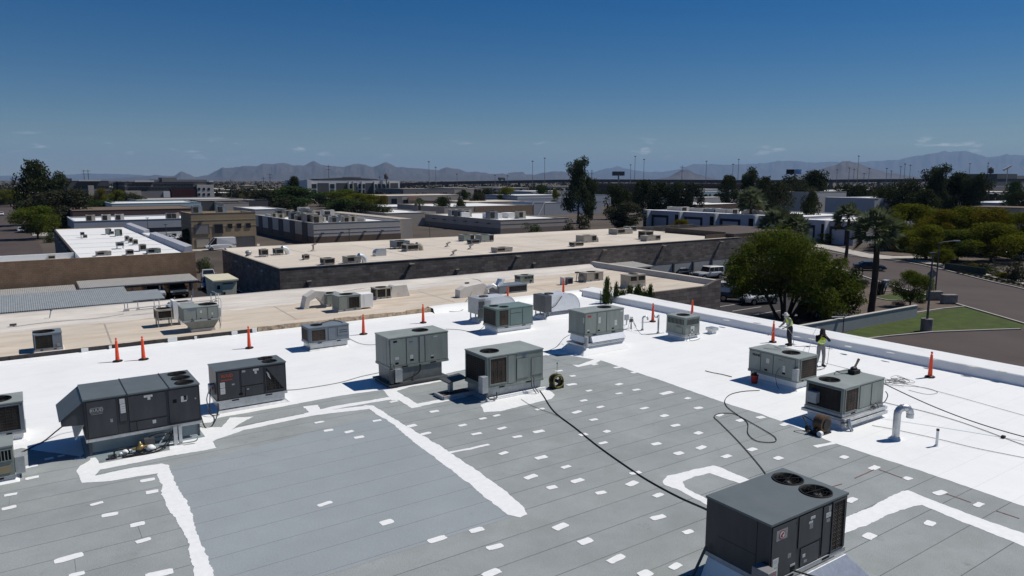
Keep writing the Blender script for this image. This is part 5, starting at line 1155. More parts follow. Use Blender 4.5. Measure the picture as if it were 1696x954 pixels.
q = r_.location; b = MB(r_); b.tube([(q.x + 1.05, q.y - .3, BR), (q.x + 1.05, q.y - .3, BR + 2.0), (q.x + .9, q.y + .6, BR + 2.05)], .02, 6); b.box((q.x + 1.0, q.y - .34, BR + .7), (q.x + 1.12, q.y - .26, BR + 1.2)); b.build('conduit', M_galvdull, r_)
r_, fF, fL = unit_px('pale sage unit tipped beside a curved white duct on the beige roof', 541, 566, 510, 487, BR, 1.2, SG, [(.3, .5, .36)], [('panel', .05, .03, .95, .95)], [], 'skirt', G_BEI, .12, 47)
q = r_.location; pr = [(-1.9, 0), (-1.62, 0), (-1.55, .45), (-1.2, .75), (-.6, .35), (-.55, 0), (-.3, 0), (-.3, 1.0), (-1.2, 1.15), (-1.7, .85), (-1.9, .4)]
b = MB(r_); b.prism([(q.x + x, BR + z) for x, z in [(-1.95, 0), (-1.6, 0), (-1.5, .5), (-1.05, .72), (-.4, .2), (-.4, 1.05), (-1.1, 1.15), (-1.75, .8)]], q.y - .3, q.y + .5, 0, 'y'); b.build('curved_duct', M_dusty, r_, .02)
b = MB(r_); b.prism([(q.x + x, BR + z) for x, z in [(-1.05, .72), (-.4, .0), (-.4, .2)]], q.y - .2, q.y + .4, 0, 'y'); b.build('duct_side', M_white, r_)
r_, fF, fL = unit_px('gray green unit with coil panel and bright white box on its right, beige roof middle', 561, 598, 518, 489, BR, 1.1, SG, [(.5, .5, .36)], [('panel', .02, .03, .40, .97), ('coil', .46, .05, .93, .90)], [], 'skirt', G_BEI, .08, 49)
q = r_.location; b = MB(r_); b.box((q.x + .82, q.y - .25, BR + .1), (q.x + 1.75, q.y + .5, BR + 1.0)); b.box((q.x + 1.12, q.y - .265, BR + .1), (q.x + 1.15, q.y - .24, BR + 1.0)); b.build('side_duct', M_white, r_, .02)
r_, fF, fL = unit_px('dark coil unit with a sloping white hood duct to its right on the beige roof', 624, 648, 497, 477, BR, 1.0, TN, [(.5, .5, .36)], [('coil', .05, .05, .60, .95), ('coil', .68, .05, .95, .95)], [('coil', .1, .1, .9, .9)], 'skirt', G_BEI, .06, 51)
q = r_.location; b = MB(r_); b.prism([(q.x + .55, BR), (q.x + .85, BR + .75), (q.x + 1.0, BR + .85), (q.x + 2.0, BR + .85), (q.x + 2.25, BR)], q.y - .1, q.y + .7, 0, 'y'); b.build('hood_duct', M_dusty, r_, .03)
r_, fF, fL = unit_px('blue gray unit with two black coils at the beige and white roof joint', 826, 873, 489, 472, BR, 1.3, BL, [], [('panel', .02, .04, .30, .96), ('coil', .36, .06, .96, .90)], [], 'skirt', G_BEI, .08, 53)
q = r_.location; b = MB(r_); rr = random.Random(6)     # white ducts running left from it
b.prism([(q.x - 4.3, BR), (q.x - 4.3, BR + .55), (q.x - 3.8, BR + .8), (q.x - 2.3, BR + .95), (q.x - 1.9, BR + .7), (q.x - 1.9, BR)], q.y - .2, q.y + .5, 0, 'y')
b.build('long_duct', M_dusty, r_, .03)
b = MB(r_); b.tube([(q.x - 2.0, q.y - .1, BR + .5), (q.x - 1.6, q.y - .35, BR + .75), (q.x - 1.2, q.y - .35, BR + .45), (q.x - .9, q.y - .3, BR + .9)], .17, 10); b.hexa([(q.x - 1.3, q.y - .35, BR), (q.x - 1.05, q.y - .35, BR), (q.x - 1.05, q.y + .3, BR), (q.x - 1.3, q.y + .3, BR), (q.x - .75, q.y - .35, BR + 1.1), (q.x - .5, q.y - .35, BR + 1.1), (q.x - .5, q.y + .3, BR + 1.1), (q.x - .75, q.y + .3, BR + 1.1)]); b.build('foil_duct', M_alum, r_)
r_, fF, fL = unit_px('small pale green unit with louvred upper half on the far beige roof', 862, 884, 472, 456, BR, .8, SG, [(.5, .5, .36)], [('louver', .30, .55, .95, .92, 6), ('slot', .7, .1, .85, .3)], [('louver', .1, .55, .9, .92, 6)], 'skirt', G_BEI, .05, 55)
r_, fF, fL = unit_px('slim gray cabinet next to a white box on the far beige roof', 940, 949, 472, 460, BR, .5, BL, [], [('louver', .1, .1, .9, .9, 3)], [], 'skirt', G_BEI, .03, 57)
q = r_.location; b = MB(r_); b.box((q.x - .62, q.y - .1, BR), (q.x - .38, q.y + .3, BR + .62)); b.build('side_box', M_wwall, r_)
r_, fF, fL = unit_px('tan gray unit with dark end coils near the inner corner of the beige parapet', 971, 999, 468, 451, BR, 1.0, TN, [(.5, .5, .36)], [('panel', .02, .04, .45, .96), ('coil', .50, .06, .70, .94), ('panel', .74, .04, .98, .96)], [], 'skirt', G_BEI, .05, 59)
q = r_.location; b = MB(r_); b.ball((q.x - .85, q.y + .1, BR + .3), (.35, .4, .35), 10); b.build('flex_duct', M_tanu, r_)
r_, fF, fL = unit_px('tan unit with black upper louvres behind the small conifers', 1042, 1069, 478, 455, BR, 1.0, TN, [(.5, .5, .36)], [('coil', .06, .50, .44, .92), ('coil', .54, .50, .94, .92)], [], 'skirt', G_BEI, .03, 61)
q = r_.location; b = MB(r_); b.tube([(q.x - .6, q.y - .2, BR), (q.x - .75, q.y, BR + .35), (q.x - .4, q.y + .1, BR + .55)], .22, 10); b.build('flex_duct', M_tanu, r_)
q = jag([(10.7, 41.02), (21.5, 41.02), (21.5, 41.5), (18, 41.55), (14, 41.35), (10.7, 41.3)], .15, .12, 61); b = MB(BEI); b.poly([(p.x, p.y, BR + .008) for p in q]); b.build('torn_strip', M_torn, BEI)
for x, y0, y1 in ((3.5, 42, 48), (13.5, 43, 48.5), (24.5, 43, 49), (33, 44, 50)):
 b = MB(BEI); b.poly([(x, y0, BR + .004), (x + .08, y0, BR + .004), (x + .3, y1, BR + .004), (x + .22, y1, BR + .004)]); b.build('roof_seam', M_tanu, BEI)
# pipes on stands along the far edge of the beige roof, and little vents
v = thing('gas_line', 'low gray pipe run on stands along the far edge of the beige roof', 'pipework', (8, 50.5, BR))
b = MB(v); b.tube([P(206, 512, BR + .45), P(352, 497, BR + .45)], .035, 6); b.tube([P(225, 513, BR + .35), P(300, 507, BR + .35)], .03, 6)
b.tube(smooth_pts([P(352, 497, BR + .3), P(362, 494, BR + .6), P(366, 500, BR + .5), P(366, 540, BR)], 4), .02, 6); b.build('pipe', M_galvdull, v)
for x in (207, 212, 229, 256, 264, 290, 318, 350, 358):
 p = P(x, 516 - (x - 206) * .105, BR); b = MB(v); b.tube([(p.x, p.y, BR - .01), (p.x, p.y, BR + .62)], .03, 6); b.box((p.x - .08, p.y - .08, BR), (p.x + .08, p.y + .08, BR + .12)); b.build('pipe_stand', M_galvdull, v)
v = thing('roof_hatch', 'low metal roof curb with dark opening beside the pipe run', 'roof hatch', P(300, 507, BR))
q = v.location; b = MB(v); b.hexa([(q.x - .9, q.y - .3, BR), (q.x + .9, q.y - .3, BR), (q.x + .9, q.y + .5, BR), (q.x - .9, q.y + .5, BR), (q.x - .7, q.y - .2, BR + .3), (q.x + .7, q.y - .2, BR + .3), (q.x + .7, q.y + .4, BR + .3), (q.x - .7, q.y + .4, BR + .3)]); b.build('curb', M_galvdull, v)
b = MB(v); b.box((q.x - .45, q.y - .12, BR + .3), (q.x + .45, q.y + .3, BR + .33)); b.build('opening', M_dark, v)
hose('electric_cable', 'thin cable along the beige roof from the left edge to the pipe run', [(24, 541), (60, 536), (110, 531), (160, 527), (205, 520)], .014, M_hosegray, BR + .03)
hose('electric_cable', 'long thin cable bowed along the far beige roof', [(569, 485), (600, 478), (660, 472), (720, 466), (775, 462), (790, 463), (797, 466)], .016, M_hosegray, BR + .03, lift={0: .1})
for i, (x, y, lab) in enumerate(((23, 541, 'small dark vent stub at the left end of the beige roof'), (82, 527, 'leaning gray vent stub on the left beige roof'), (774, 473, 'dark low vent box on the far beige roof'), (954, 466, 'thin leaning mast with dark head on the far beige roof'), (853, 468, 'short thin pipe beside the pale green louvred unit'))):
 p = P(x, y, BR); v = thing('roof_vent', lab, 'roof vent', (p.x, p.y, BR)); hh = (.12, .5, .22, .75, .55)[i]; le = (0, .12, 0, .12, 0)[i]
 b = MB(v); b.tube([(p.x, p.y, BR - .01), (p.x + le, p.y, BR + hh)], .035, 6); b.build('pipe', M_galvdull, v)
 b = MB(v); b.box((p.x + le - .2, p.y - .08, BR + hh - .06), (p.x + le + .14, p.y + .08, BR + hh + .05)) if i != 1 and i != 4 else b.lathe((p.x + le, p.y, BR + hh), [(.06, -.05), (.06, .03), (.001, .05)], 8)
 b.build('cap', M_steel, v)
# ------------------------------------------------------------------ dark block building with beige roof
KR = 5.8
BLK = thing('commercial_building', 'long dark block building with pale beige roof and painted bays', 'building', (20.5, 69.5, 0))
b = MB(BLK); b.poly([(20.6, 69.7, KR - .05), (88.2, 69.7, KR - .05), (88.2, 92.3, KR - .05), (20.6, 92.3, KR - .05)]); b.build('roof', M_beige2, BLK)
b = MB(BLK); b.box((20.4, 69.4, 2.9), (104, 69.7, KR + .02)); b.box((20.4, 69.4, 0), (69.0, 69.7, 2.9)); b.box((20.4, 69.7, 0), (20.7, 92.6, KR + .02)); b.box((103.7, 69.7, 0), (104, 92.3, KR)); b.box((20.7, 92.3, 0), (104, 92.6, KR + .25)); b.build('wall', M_brickdk, BLK)
b = MB(BLK); b.box((20.36, 69.36, KR + .02), (88, 69.62, KR + .07)); b.box((20.36, 69.62, KR + .02), (20.62, 92.5, KR + .07)); b.build('metal_cap', M_tanu, BLK)
b = MB(BLK); b.hexa([(20.7, 91.3, KR - .05), (88, 91.3, KR - .05), (88, 92.3, KR - .05), (20.7, 92.3, KR - .05), (20.7, 91.9, KR + .22), (88, 91.9, KR + .22), (88, 92.3, KR + .22), (20.7, 92.3, KR + .22)]); b.build('roof_edge', M_beige2, BLK)
b = MB(BLK); b.box((86.8, 71.2, KR - .06), (87.1, 83.2, KR + .75)); b.box((87.1, 83.0, KR), (104, 83.2, KR + .7)); b.box((82.5, 71.0, KR - .06), (87.1, 71.2, KR + .5)); b.box((87.1, 69.72, KR), (103.7, 83.0, KR + .55)); b.build('raised_parapet', mat('brown_flashing', (.085, .066, .055), .8, var=.2), BLK)
for i, x in enumerate((69.9, 74.3, 78.2, 82.1, 86.2)):
 x2 = (74.1, 78.0, 81.9, 86.0, 103.0)[i]
 b = MB(BLK); b.box((x, 69.43, 0), (x2, 69.66, 2.9)); b.build('painted_bay', M_bgray if i == 4 else mat('painted_block', (.36, .36, .345), .85, var=.08, scale=.8), BLK)
 b = MB(BLK); b.box((x2, 69.2, 0), (x2 + .22, 69.7, 2.9)); b.build('bay_post', M_dgray, BLK)
b = MB(BLK); b.box((69.0, 69.5, 0), (69.9, 69.68, 2.9)); b.build('door', M_dark, BLK)
for px_ in (680, 856, 999, 1098, 1193):
 p = PY(px_, 440 - (px_ - 680) * .075, 69.4); b = MB(BLK); b.box((p.x - .14, 69.12, KR - .52), (p.x + .14, 69.4, KR - .36)); b.box((p.x - .3, 68.95, KR - .42), (p.x + .3, 69.2, KR - .34)); b.build('wall_light', M_tanu, BLK)
for px_ in (511, 757, 884):
 p = PY(px_, 455, 69.4); b = MB(BLK); b.box((p.x - .06, 69.28, 0), (p.x + .06, 69.4, KR - 1.75)); b.hexa([(p.x - .1, 69.25, KR - 1.75), (p.x + .1, 69.25, KR - 1.75), (p.x + .1, 69.4, KR - 1.75), (p.x - .1, 69.4, KR - 1.75), (p.x - .22, 69.12, KR - 1.35), (p.x + .22, 69.12, KR - 1.35), (p.x + .22, 69.4, KR - 1.35), (p.x - .22, 69.4, KR - 1.35)]); b.build('downspout', M_tanu, BLK)
for y in (74.5, 79.5, 85):
 b = MB(BLK); b.box((20.1, y - .3, KR - .75), (20.4, y + .3, KR - .6)); b.build('wall_light', M_galvdull, BLK)
for x in (27.5, 36.2, 44.0, 53.5, 63.0, 74.5):
 b = MB(BLK); b.poly([(x, 69.8, KR - .045), (x + .12, 69.8, KR - .045), (x + .12, 91.2, KR - .045), (x, 91.2, KR - .045)]); b.build('roof_seam', M_tanu, BLK)
rr = random.Random(15)
for x, y, w, d in ((31, 72, 3, 1.6), (48, 74, 4, 2), (58, 79, 2.5, 3), (69, 75, 3, 2), (80, 80, 4, 3), (39, 86, 5, 2)):
 q = jag([(x, y), (x + w, y), (x + w, y + d), (x, y + d)], .3, .12, int(x)); b = MB(BLK); b.poly([(p.x, p.y, KR - .042) for p in q]); b.build('roof_patch', M_beigewhite, BLK)
cn = thing('entrance_canopy', 'flat pale canopy over an entrance below the dark block wall', 'canopy', (62.5, 68, 0))
b = MB(cn); b.hexa([(59.5, 65.0, 3.35), (66.0, 65.0, 3.35), (66.5, 69.3, 3.5), (59.5, 69.3, 3.5), (59.5, 65.0, 3.5), (66.0, 65.0, 3.5), (66.5, 69.3, 3.65), (59.5, 69.3, 3.65)]); b.build('canopy_roof', M_corr2, cn)
for x in (59.8, 65.6):
 b = MB(cn); b.tube([(x, 65.2, 0), (x, 65.2, 3.35)], .07, 8); b.build('post', M_galvdull, cn)
G_BLK = 'units on the dark block building'
F1 = [('coil', .08, .08, .92, .92)]; F2 = [('coil', .06, .08, .5, .92), ('panel', .58, .05, .97, .95)]; F3 = [('panel', .03, .05, .6, .95), ('coil', .66, .08, .96, .92)]
FN = [(.5, .5, .34)]
for a in (
 ('narrow gray unit near the front left corner of the block building roof', 433, 445, 426, 413, 1.0, TN, F1, 'legs'),
 ('gray unit with a silver curved duct near the left of the block building roof', 457, 470, 423, 412, 1.2, SG, F1, 'legs'),
 ('small brown cube unit on the open left part of the beige block building roof', 504, 513, 431, 422, .7, TN, F1, 'skirt'),
 ('gray cabinet unit half sunk behind the front edge of the block roof, left one', 537, 555, 440, 428, 1.2, TN, F1, 'skirt'),
 ('dark unit with round foil duct behind the front edge of the block roof', 575, 598, 438, 425, 1.3, TN, F2, 'skirt'),
 ('tall dark louvred unit, rear of the dark pair on the block roof', 656, 679, 413, 399, 1.8, BL, F2, 'legs'),
 ('low dark unit with tan duct, front of the dark pair on the block roof', 674, 694, 417, 405, 1.5, TN, F1, 'skirt'),
 ('pale gray unit at the back middle of the block roof, left of the cluster', 768, 786, 400, 389, 1.5, SG, F3, 'skirt'),
 ('dark gray condenser in the middle of the pale cluster on the block roof', 781, 795, 405, 397, 1.2, BL, F1, 'skirt'),
 ('large pale unit with dark end coil, right of the middle cluster on the block roof', 797, 818, 402, 389, 1.6, SG, F3, 'skirt'),
 ('brown and gray unit half hidden by the front edge near the block roof middle', 823, 849, 419, 410, 1.3, TN, F2, 'skirt'),
 ('red brown coil unit low at the front edge of the block roof', 952, 967, 409, 402, 1.2, TN, F1, 'skirt'),
 ('beige unit with rounded duct on the right half of the block roof', 966, 988, 403, 390, 1.6, TN, F3, 'skirt'),
 ('long weathered unit with ducts at the back right of the block roof', 1022, 1047, 389, 379, 2.0, TN, F2, 'skirt'),
 ('small gray unit behind the long weathered one at the back edge of the block roof', 1041, 1055, 384, 375, 1.2, SG, F1, 'skirt'),
 ('tall dark unit right end of the block roof, rear of two', 1069, 1082, 397, 383, 1.5, TN, F1, 'skirt'),
 ('pale patched unit right end of the block roof, front of two', 1071, 1094, 400, 390, 1.3, TN, F3, 'skirt')):
 lab, xl, xr, yb, yt, dp, ms, fr, cb = a
 r_, fF, fL = unit_px(lab, xl, xr, yb, yt, KR - .05, dp, ms, FN, fr, [('coil', .1, .1, .9, .9)] if fr is F1 else [], cb, G_BLK, .15, xl, M_beige2)
 q = r_.location; w = fF.W / 2
 if 'foil' in lab or 'curved' in lab or 'rounded' in lab or 'tan duct' in lab or 'ducts at' in lab:
  m = M_alum if ('foil' in lab or 'silver' in lab) else M_tanu
  b = MB(r_); b.tube([(q.x + w - .05, q.y - .2, KR + .75), (q.x + w + .35, q.y - .1, KR + .62), (q.x + w + .6, q.y - .1, KR + .35), (q.x + w + .65, q.y - .1, KR - .05)], [.26, .30, .30, .28], 12); b.build('curved_duct', m, r_)
for i, (x, y) in enumerate(((519, 416), (741, 409), (779, 413), (751, 423), (412, 424), (632, 424))):
 p = P(x, y, KR - .05)
 lab = ('thin gray pipe vent at the back left of the block roof', 'left rear of three small tan vent caps on the block roof', 'right one of three small tan vent caps on the block roof', 'front one of three small tan vent caps on the block roof', 'round turbine vent at the front left corner of the block roof', 'half round galvanized duct hood in the left middle of the block roof')[i]
 v = thing('roof_vent', lab, 'roof vent', (p.x, p.y, KR - .05))
 b = MB(v)
 if i == 5:
  b.prism([(p.x - .7, KR - .06), (p.x - .7, KR + .3), (p.x - .6, KR + .55), (p.x - .3, KR + .72), (p.x + .6, KR + .72), (p.x + .6, KR - .06)], p.y, p.y + .9, 0, 'y'); b.build('duct_hood', M_galv, v)
 elif i == 4:
  b.lathe((p.x, p.y, KR - .05), [(.45, 0), (.3, .12), (.25, .2)], 14); b.build('base', M_tanu, v); b = MB(v); b.ball((p.x, p.y, KR + .35), (.38, .38, .28), 14); b.build('turbine', M_galvdull, v)
 else:
  b.tube([(p.x, p.y, KR - .06), (p.x, p.y, KR + (.75 if i == 0 else .45))], .1, 8); b.build('pipe', M_tanu, v)
  b = MB(v); b.lathe((p.x, p.y, KR - .05), [(.42, 0), (.2, .16), (.1, .2)], 10); b.obox((p.x + .12, p.y, KR + (.75 if i == 0 else .45)), (1, 0, .4), (0, 1, 0), (-.4, 0, 1), .26, .16, .06); b.build('cap', M_tanu, v)
# ------------------------------------------------------------------ white roofed building on the left
WR = 5.8
WHT = thing('commercial_building', 'tan block building on the left with bright white roof crowded with small units', 'building', (5.5, 91.5, 0))
b = MB(WHT); b.poly([(5.4, 91.7, WR), (16.6, 91.7, WR), (16.6, 146.5, WR), (5.4, 146.5, WR)]); b.build('roof', M_wroof, WHT)
b = MB(WHT); b.poly([(-14, 91.7, WR - .75), (5.4, 91.7, WR - .75), (5.4, 100, WR - .75), (-14, 100, WR - .75)]); b.poly([(5.39, 91.7, WR - .75), (5.39, 100, WR - .75), (5.39, 100, WR), (5.39, 91.7, WR)]); b.build('lower_roof', M_wroof, WHT)
b = MB(WHT); b.box((-14, 99.9, WR - .8), (5.3, 100.3, WR - .1)); b.build('low_parapet', M_wwall, WHT)
b = MB(WHT); b.box((-14, 91.4, 0), (17.1, 91.7, WR + .03)); b.box((16.8, 91.7, 0), (17.1, 146.8, WR - .05)); b.box((5.4, 146.5, 0), (17.1, 146.8, WR + .1)); b.build('wall', M_bricktan, WHT)
b = MB(WHT); b.box((5.15, 100.3, 0), (5.4, 146.6, WR - .02)); b.build('side_wall', mat('shade_brown_wall', (.07, .055, .05), .9, var=.2), WHT)  # dark brown paints in the shade on this side
for y in (104, 110, 116, 123, 131, 139):
 b = MB(WHT); b.box((4.85, y - .1, 0), (5.14, y + .1, WR - .4)); b.build('column', M_bgray, WHT)
for y0, y1 in ((91.75, 118.5), (124.5, 146.4)):
 b = MB(WHT); b.hexa([(15.9, y0, WR), (16.9, y0, WR), (16.9, y1, WR), (15.9, y1, WR), (16.15, y0, WR + .65), (16.9, y0, WR + .80), (16.9, y1, WR + .80), (16.15, y1, WR + .65)]); b.build('parapet', mat('bluish_gray_parapet', (.45, .46, .50), .8, var=.08), WHT)  # one even bluish gray on all parapet faces
b = MB(WHT); b.box((15.9, 118.5, WR), (16.9, 124.5, WR + .3)); b.build('parapet_gap', M_wroof, WHT)
for y in (96.5, 105, 112, 120, 129): b = MB(WHT); b.box((5.5, y, WR + .002), (15.8, y + .18, WR + .05)); b.build('roof_ridge', M_wroof, WHT)
b = MB(WHT); b.box((16.5, 91.32, 0), (16.62, 91.4, WR - 3)); b.build('downspout', M_steel, WHT)
G_WHT = 'small units on the white roof at left'
for i, a in enumerate((
 ('small dark unit standing alone on the far left of the white roof', 134, 139, 394, 386, .9, BL, F1), ('flat dark vent box in front of the lone dark unit on the white roof', 138, 145, 395, 391, .8, TN, F1),
 ('pale tall unit at the back of the white roof, left of three', 176, 185, 389, 379, 1.2, SG, F3), ('small black coil unit at the back of the white roof, middle of three', 183, 189, 389, 384, .8, BL, F1), ('wide pale unit at the back of the white roof, right of three', 192, 203, 392, 380, 1.4, SG, F3),
 ('farthest in a diagonal line of three louvred units on the white roof', 208, 214, 400, 391, .9, TN, F1), ('middle in a diagonal line of three louvred units on the white roof', 214, 221, 403, 394, .9, TN, F1), ('nearest in a diagonal line of three louvred units on the white roof', 221, 229, 406, 397, .9, TN, F1),
 ('purple gray unit on tall stand in the middle of the white roof', 194, 206, 413, 402, 1.2, BL, F1), ('louvred condenser at the front edge of the white roof, left of the green one', 210, 222, 423, 414, 1.0, TN, F1), ('louvred condenser just behind the front edge of the white roof', 232, 243, 417, 405, 1.0, TN, F1),
 ('wide green unit with dark coil at the front right corner of the white roof', 245, 267, 421, 412, 1.3, SG, F2), ('low wide unit half hidden at the front edge of the white roof', 160, 185, 425, 420, 1.2, TN, F2))):
 lab, xl, xr, yb, yt, dp, ms, fr = a
 unit_px(lab, xl, xr, yb, yt, WR, dp, ms, FN, fr, [], 'legs' if 'stand' in lab else 'skirt', G_WHT, .12 if 'stand' not in lab else .4, 300 + i, M_wroof)
unit_px('gray box unit alone on the lower white roof at the far left', 80, 92, 430, 423, WR - .75, 1.0, TN, FN, F1, [], 'skirt', G_WHT, .05, 330, M_wroof)
# ------------------------------------------------------------------ carports and the tower between the buildings
AZ = 1.3     # the alley lies higher than the street
b = MB(); b.hexa([(-14, 54, -.1), (20.3, 54, -.1), (20.3, 91.35, -.1), (-14, 91.35, -.1), (-14, 54, AZ), (20.3, 54, AZ), (20.3, 91.35, AZ), (-14, 91.35, AZ)]); b.hexa([(17.15, 91.35, -.1), (20.3, 91.35, -.1), (20.3, 112, -.1), (17.15, 112, -.1), (17.15, 91.35, AZ), (20.3, 91.35, AZ), (20.3, 112, .02), (17.15, 112, .02)])
tag(b.build('pavement', M_asphalt), kind='structure')
def carport(label, x0, x1, y0, y1, z, m, posts, tilt=.25):
 v = thing('carport', label, 'carport', ((x0 + x1) / 2, (y0 + y1) / 2, 0), 0, 'carports in the alley on the left')
 b = MB(v); b.hexa([(x0, y0, z), (x1, y0, z), (x1, y1, z + tilt), (x0, y1, z + tilt), (x0, y0, z + .12), (x1, y0, z + .12), (x1, y1, z + tilt + .12), (x0, y1, z + tilt + .12)]); b.build('metal_roof', m, v)
 b = MB(v); b.box((x0 + .1, y0 + .3, z - .22), (x1 - .1, y0 + .45, z - .02)); b.build('beam', M_steel, v)
 for x in posts:
  b = MB(v); b.box((x - .08, y0 + .3, AZ), (x + .08, y0 + .46, z - .22)); b.build('post', M_galvdull, v)
 return v
carport('large corrugated carport roof nearest at the left edge', -14, 7.9, 71.0, 77.0, 3.5, M_corr, (-6, 0, 7.0), .62)
carport('short lower corrugated carport joined to the large one', 7.95, 10.6, 71.6, 75.6, 3.5, M_corr, (10.2,), .3)
carport('pale carport roof below the tan wall at the left edge', -14, 4.7, 86.4, 90.6, 2.75, M_corr2, (-7, -3, .5, 4.3), .2)
carport('higher pale carport roof over two parked cars, below the tan wall', 4.8, 16.2, 85.8, 90.6, 3.1, M_corr2, (5.6, 9.6, 12.3, 15.6), .2)
tw = thing('air_handler', 'tall cream metal air handler with sloped side behind the beige roof edge', 'air handler', (14.1, 58, 0))
a = PY(339, 459, 58); c = PY(388, 465, 58); z1 = Zat(466, (a.x, 58)); x0, x1 = PY(357, 490, 58).x, c.x
b = MB(tw); b.hexa([(x0, 57.4, 0), (x1 - .5, 57.4, 0), (x1 - .5, 59.6, 0), (x0, 59.6, 0), (x0 - .2, 57.4, z1), (x1 + .05, 57.4, z1), (x1 + .05, 60.4, z1), (x0 - .2, 60.4, z1)]); b.build('cabinet', M_cream, tw, .02)
b = MB(tw); b.hexa([(x0 - .3, 57.25, z1), (x1 + .15, 57.25, z1), (x1 + .15, 60.55, z1 + .1), (x0 - .3, 60.55, z1 + .1), (x0 - .3, 57.25, z1 + .1), (x1 + .15, 57.25, z1 + .1), (x1 + .15, 60.55, z1 + .18), (x0 - .3, 60.55, z1 + .18)]); b.build('top_lid', mat('yellowed_lid', (.62, .58, .42), .6, var=.06), tw)
ff = Face((x0, 57.4, z1 - 2.2), (1, 0, 0), (0, -1, 0), x1 - x0, 2.2)
for k, f in (('access_panel', (.28, .25, .82, .86)),):
 b = MB(tw); ff.box(b, *f, .005, .03); b.build(k, M_cream, tw)
b = MB(tw); ff.box(b, .30, .88, .85, .93, .005, .05); b.build('rain_lip', M_steel, tw)
for f in ((.02, .72, .16, .86), (.30, .50, .42, .62)):
 b = MB(tw); ff.box(b, *f, .005, .035); b.build('vent_slot', M_dark, tw)
b = MB(tw); c = ff.at(.36, .12, .02); b.add([c + Vector((.26 * math.cos(2 * PI * k / 18), 0, .34 * math.sin(2 * PI * k / 18))) for k in range(18)], [list(range(18))[::-1]], 0); b.build('round_vent', M_dark, tw)
# ================================================================== buildings farther off
def block(label, Y, xl, xr, yt, depth, wall_m, roof_m=None, z0=0.0, yr=None, bands=(), wins=(), name='commercial_building', group=None, par=.35, win_m=None, units=0, useed=0, X1=None):
 """flat roofed building: front wall on the plane Y, its left and right ends and its top edge read off the picture"""
 a = PY(xl, yt, Y); x0 = a.x; x1 = X1 or PY(xr, yt, Y).x; z1 = a.z
 v = thing(name, label, 'building', (x0, Y, z0), 0, group)
 b = MB(v); t = .3; zr = z1 - par
 b.box((x0, Y, z0), (x1, Y + t, z1)); b.box((x0, Y + depth - t, z0), (x1, Y + depth, z1)); b.box((x0, Y + t, z0), (x0 + t, Y + depth - t, z1)); b.box((x1 - t, Y + t, z0), (x1, Y + depth - t, z1))
 b.build('wall', wall_m, v)
 b = MB(v); b.poly([(x0 + t, Y + t, zr), (x1 - t, Y + t, zr), (x1 - t, Y + depth - t, zr), (x0 + t, Y + depth - t, zr)]); b.build('roof', roof_m or M_wroof, v)
 b = MB(v); c = .06
 b.box((x0 - c, Y - c, z1), (x1 + c, Y + t + .05, z1 + .08)); b.box((x0 - c, Y + t + .05, z1), (x0 + t + .05, Y + depth, z1 + .08)); b.build('coping', wall_m, v)
 for f0, f1, m in bands:
  b = MB(v); H = z1 - z0; o = .05
  b.box((x0 - o, Y - o, z0 + f0 * H), (x1 + o, Y - .001, z0 + f1 * H)); b.box((x0 - o, Y, z0 + f0 * H), (x0 - .001, Y + depth, z0 + f1 * H)); b.build('wall_band', m, v)
 for w in wins:
  p, q = PY(w[0], w[1], Y), PY(w[2], w[3], Y); zl, zh = sorted((max(p.z, q.z), min(p.z, q.z)))
  b = MB(v); fr = min(.12, abs(q.x - p.x) * .08)
  b.box((p.x, Y - .09, zl), (q.x, Y - .052, zh), 0); b.box((p.x - fr, Y - .11, zl - fr), (q.x + fr, Y - .051, zl), 1); b.box((p.x - fr, Y - .11, zh), (q.x + fr, Y - .051, zh + fr), 1); b.box((p.x - fr, Y - .11, zl), (p.x, Y - .051, zh), 1); b.box((q.x, Y - .11, zl), (q.x + fr, Y - .051, zh), 1)
  nm = max(1, int((q.x - p.x) / 1.6))
  for k in range(1, nm):
   xx = p.x + (q.x - p.x) * k / nm; b.box((xx - .04, Y - .105, zl), (xx + .04, Y - .09, zh), 1)
  b.build('window', [win_m or (w[4] if len(w) > 4 else M_win), M_frame], v)
 rr = random.Random(useed)
 return v, (x0, x1, Y, Y + depth, zr, z1)
_proto = {}
def small_unit(kind, x, y, z, s, label, group):
 """little condenser: cabinet, fan and coil; copies share their meshes"""
 if kind not in _proto:
  cm, m2 = {'tan': (M_tanu, M_coil), 'sage': (M_sagelite, M_coil), 'pale': (M_lgray, M_coil), 'dark': (M_blue, M_coil)}[kind]
  r = thing('rooftop_unit', label, 'air conditioner', (0, 0, 0), 0, group)
  b = MB(); b.box((-.6, -.5, .1), (.6, .5, 1.05)); b.build('cabinet', cm, r)
  b = MB(); b.box((-.52, -.53, .2), (.1, -.501, .92)); b.build('condenser_coil', m2, r)
  b = MB(); b.lathe((0, 0, 1.05), [(.38, 0), (.38, .05), (.33, .05), (.33, .01), (.001, .01)], 14); b.build('fan', M_fan, r)
  b = MB(); b.box((-.65, -.55, 0), (.65, .55, .1)); b.build('base_rail', M_galvdull, r)
  _proto[kind] = r; o = r
 else:
  o = copy_tree(_proto[kind])
 o.location = (x, y, z); o.scale = (s, s, s); tag(o, label, 'air conditioner', group)
 return o
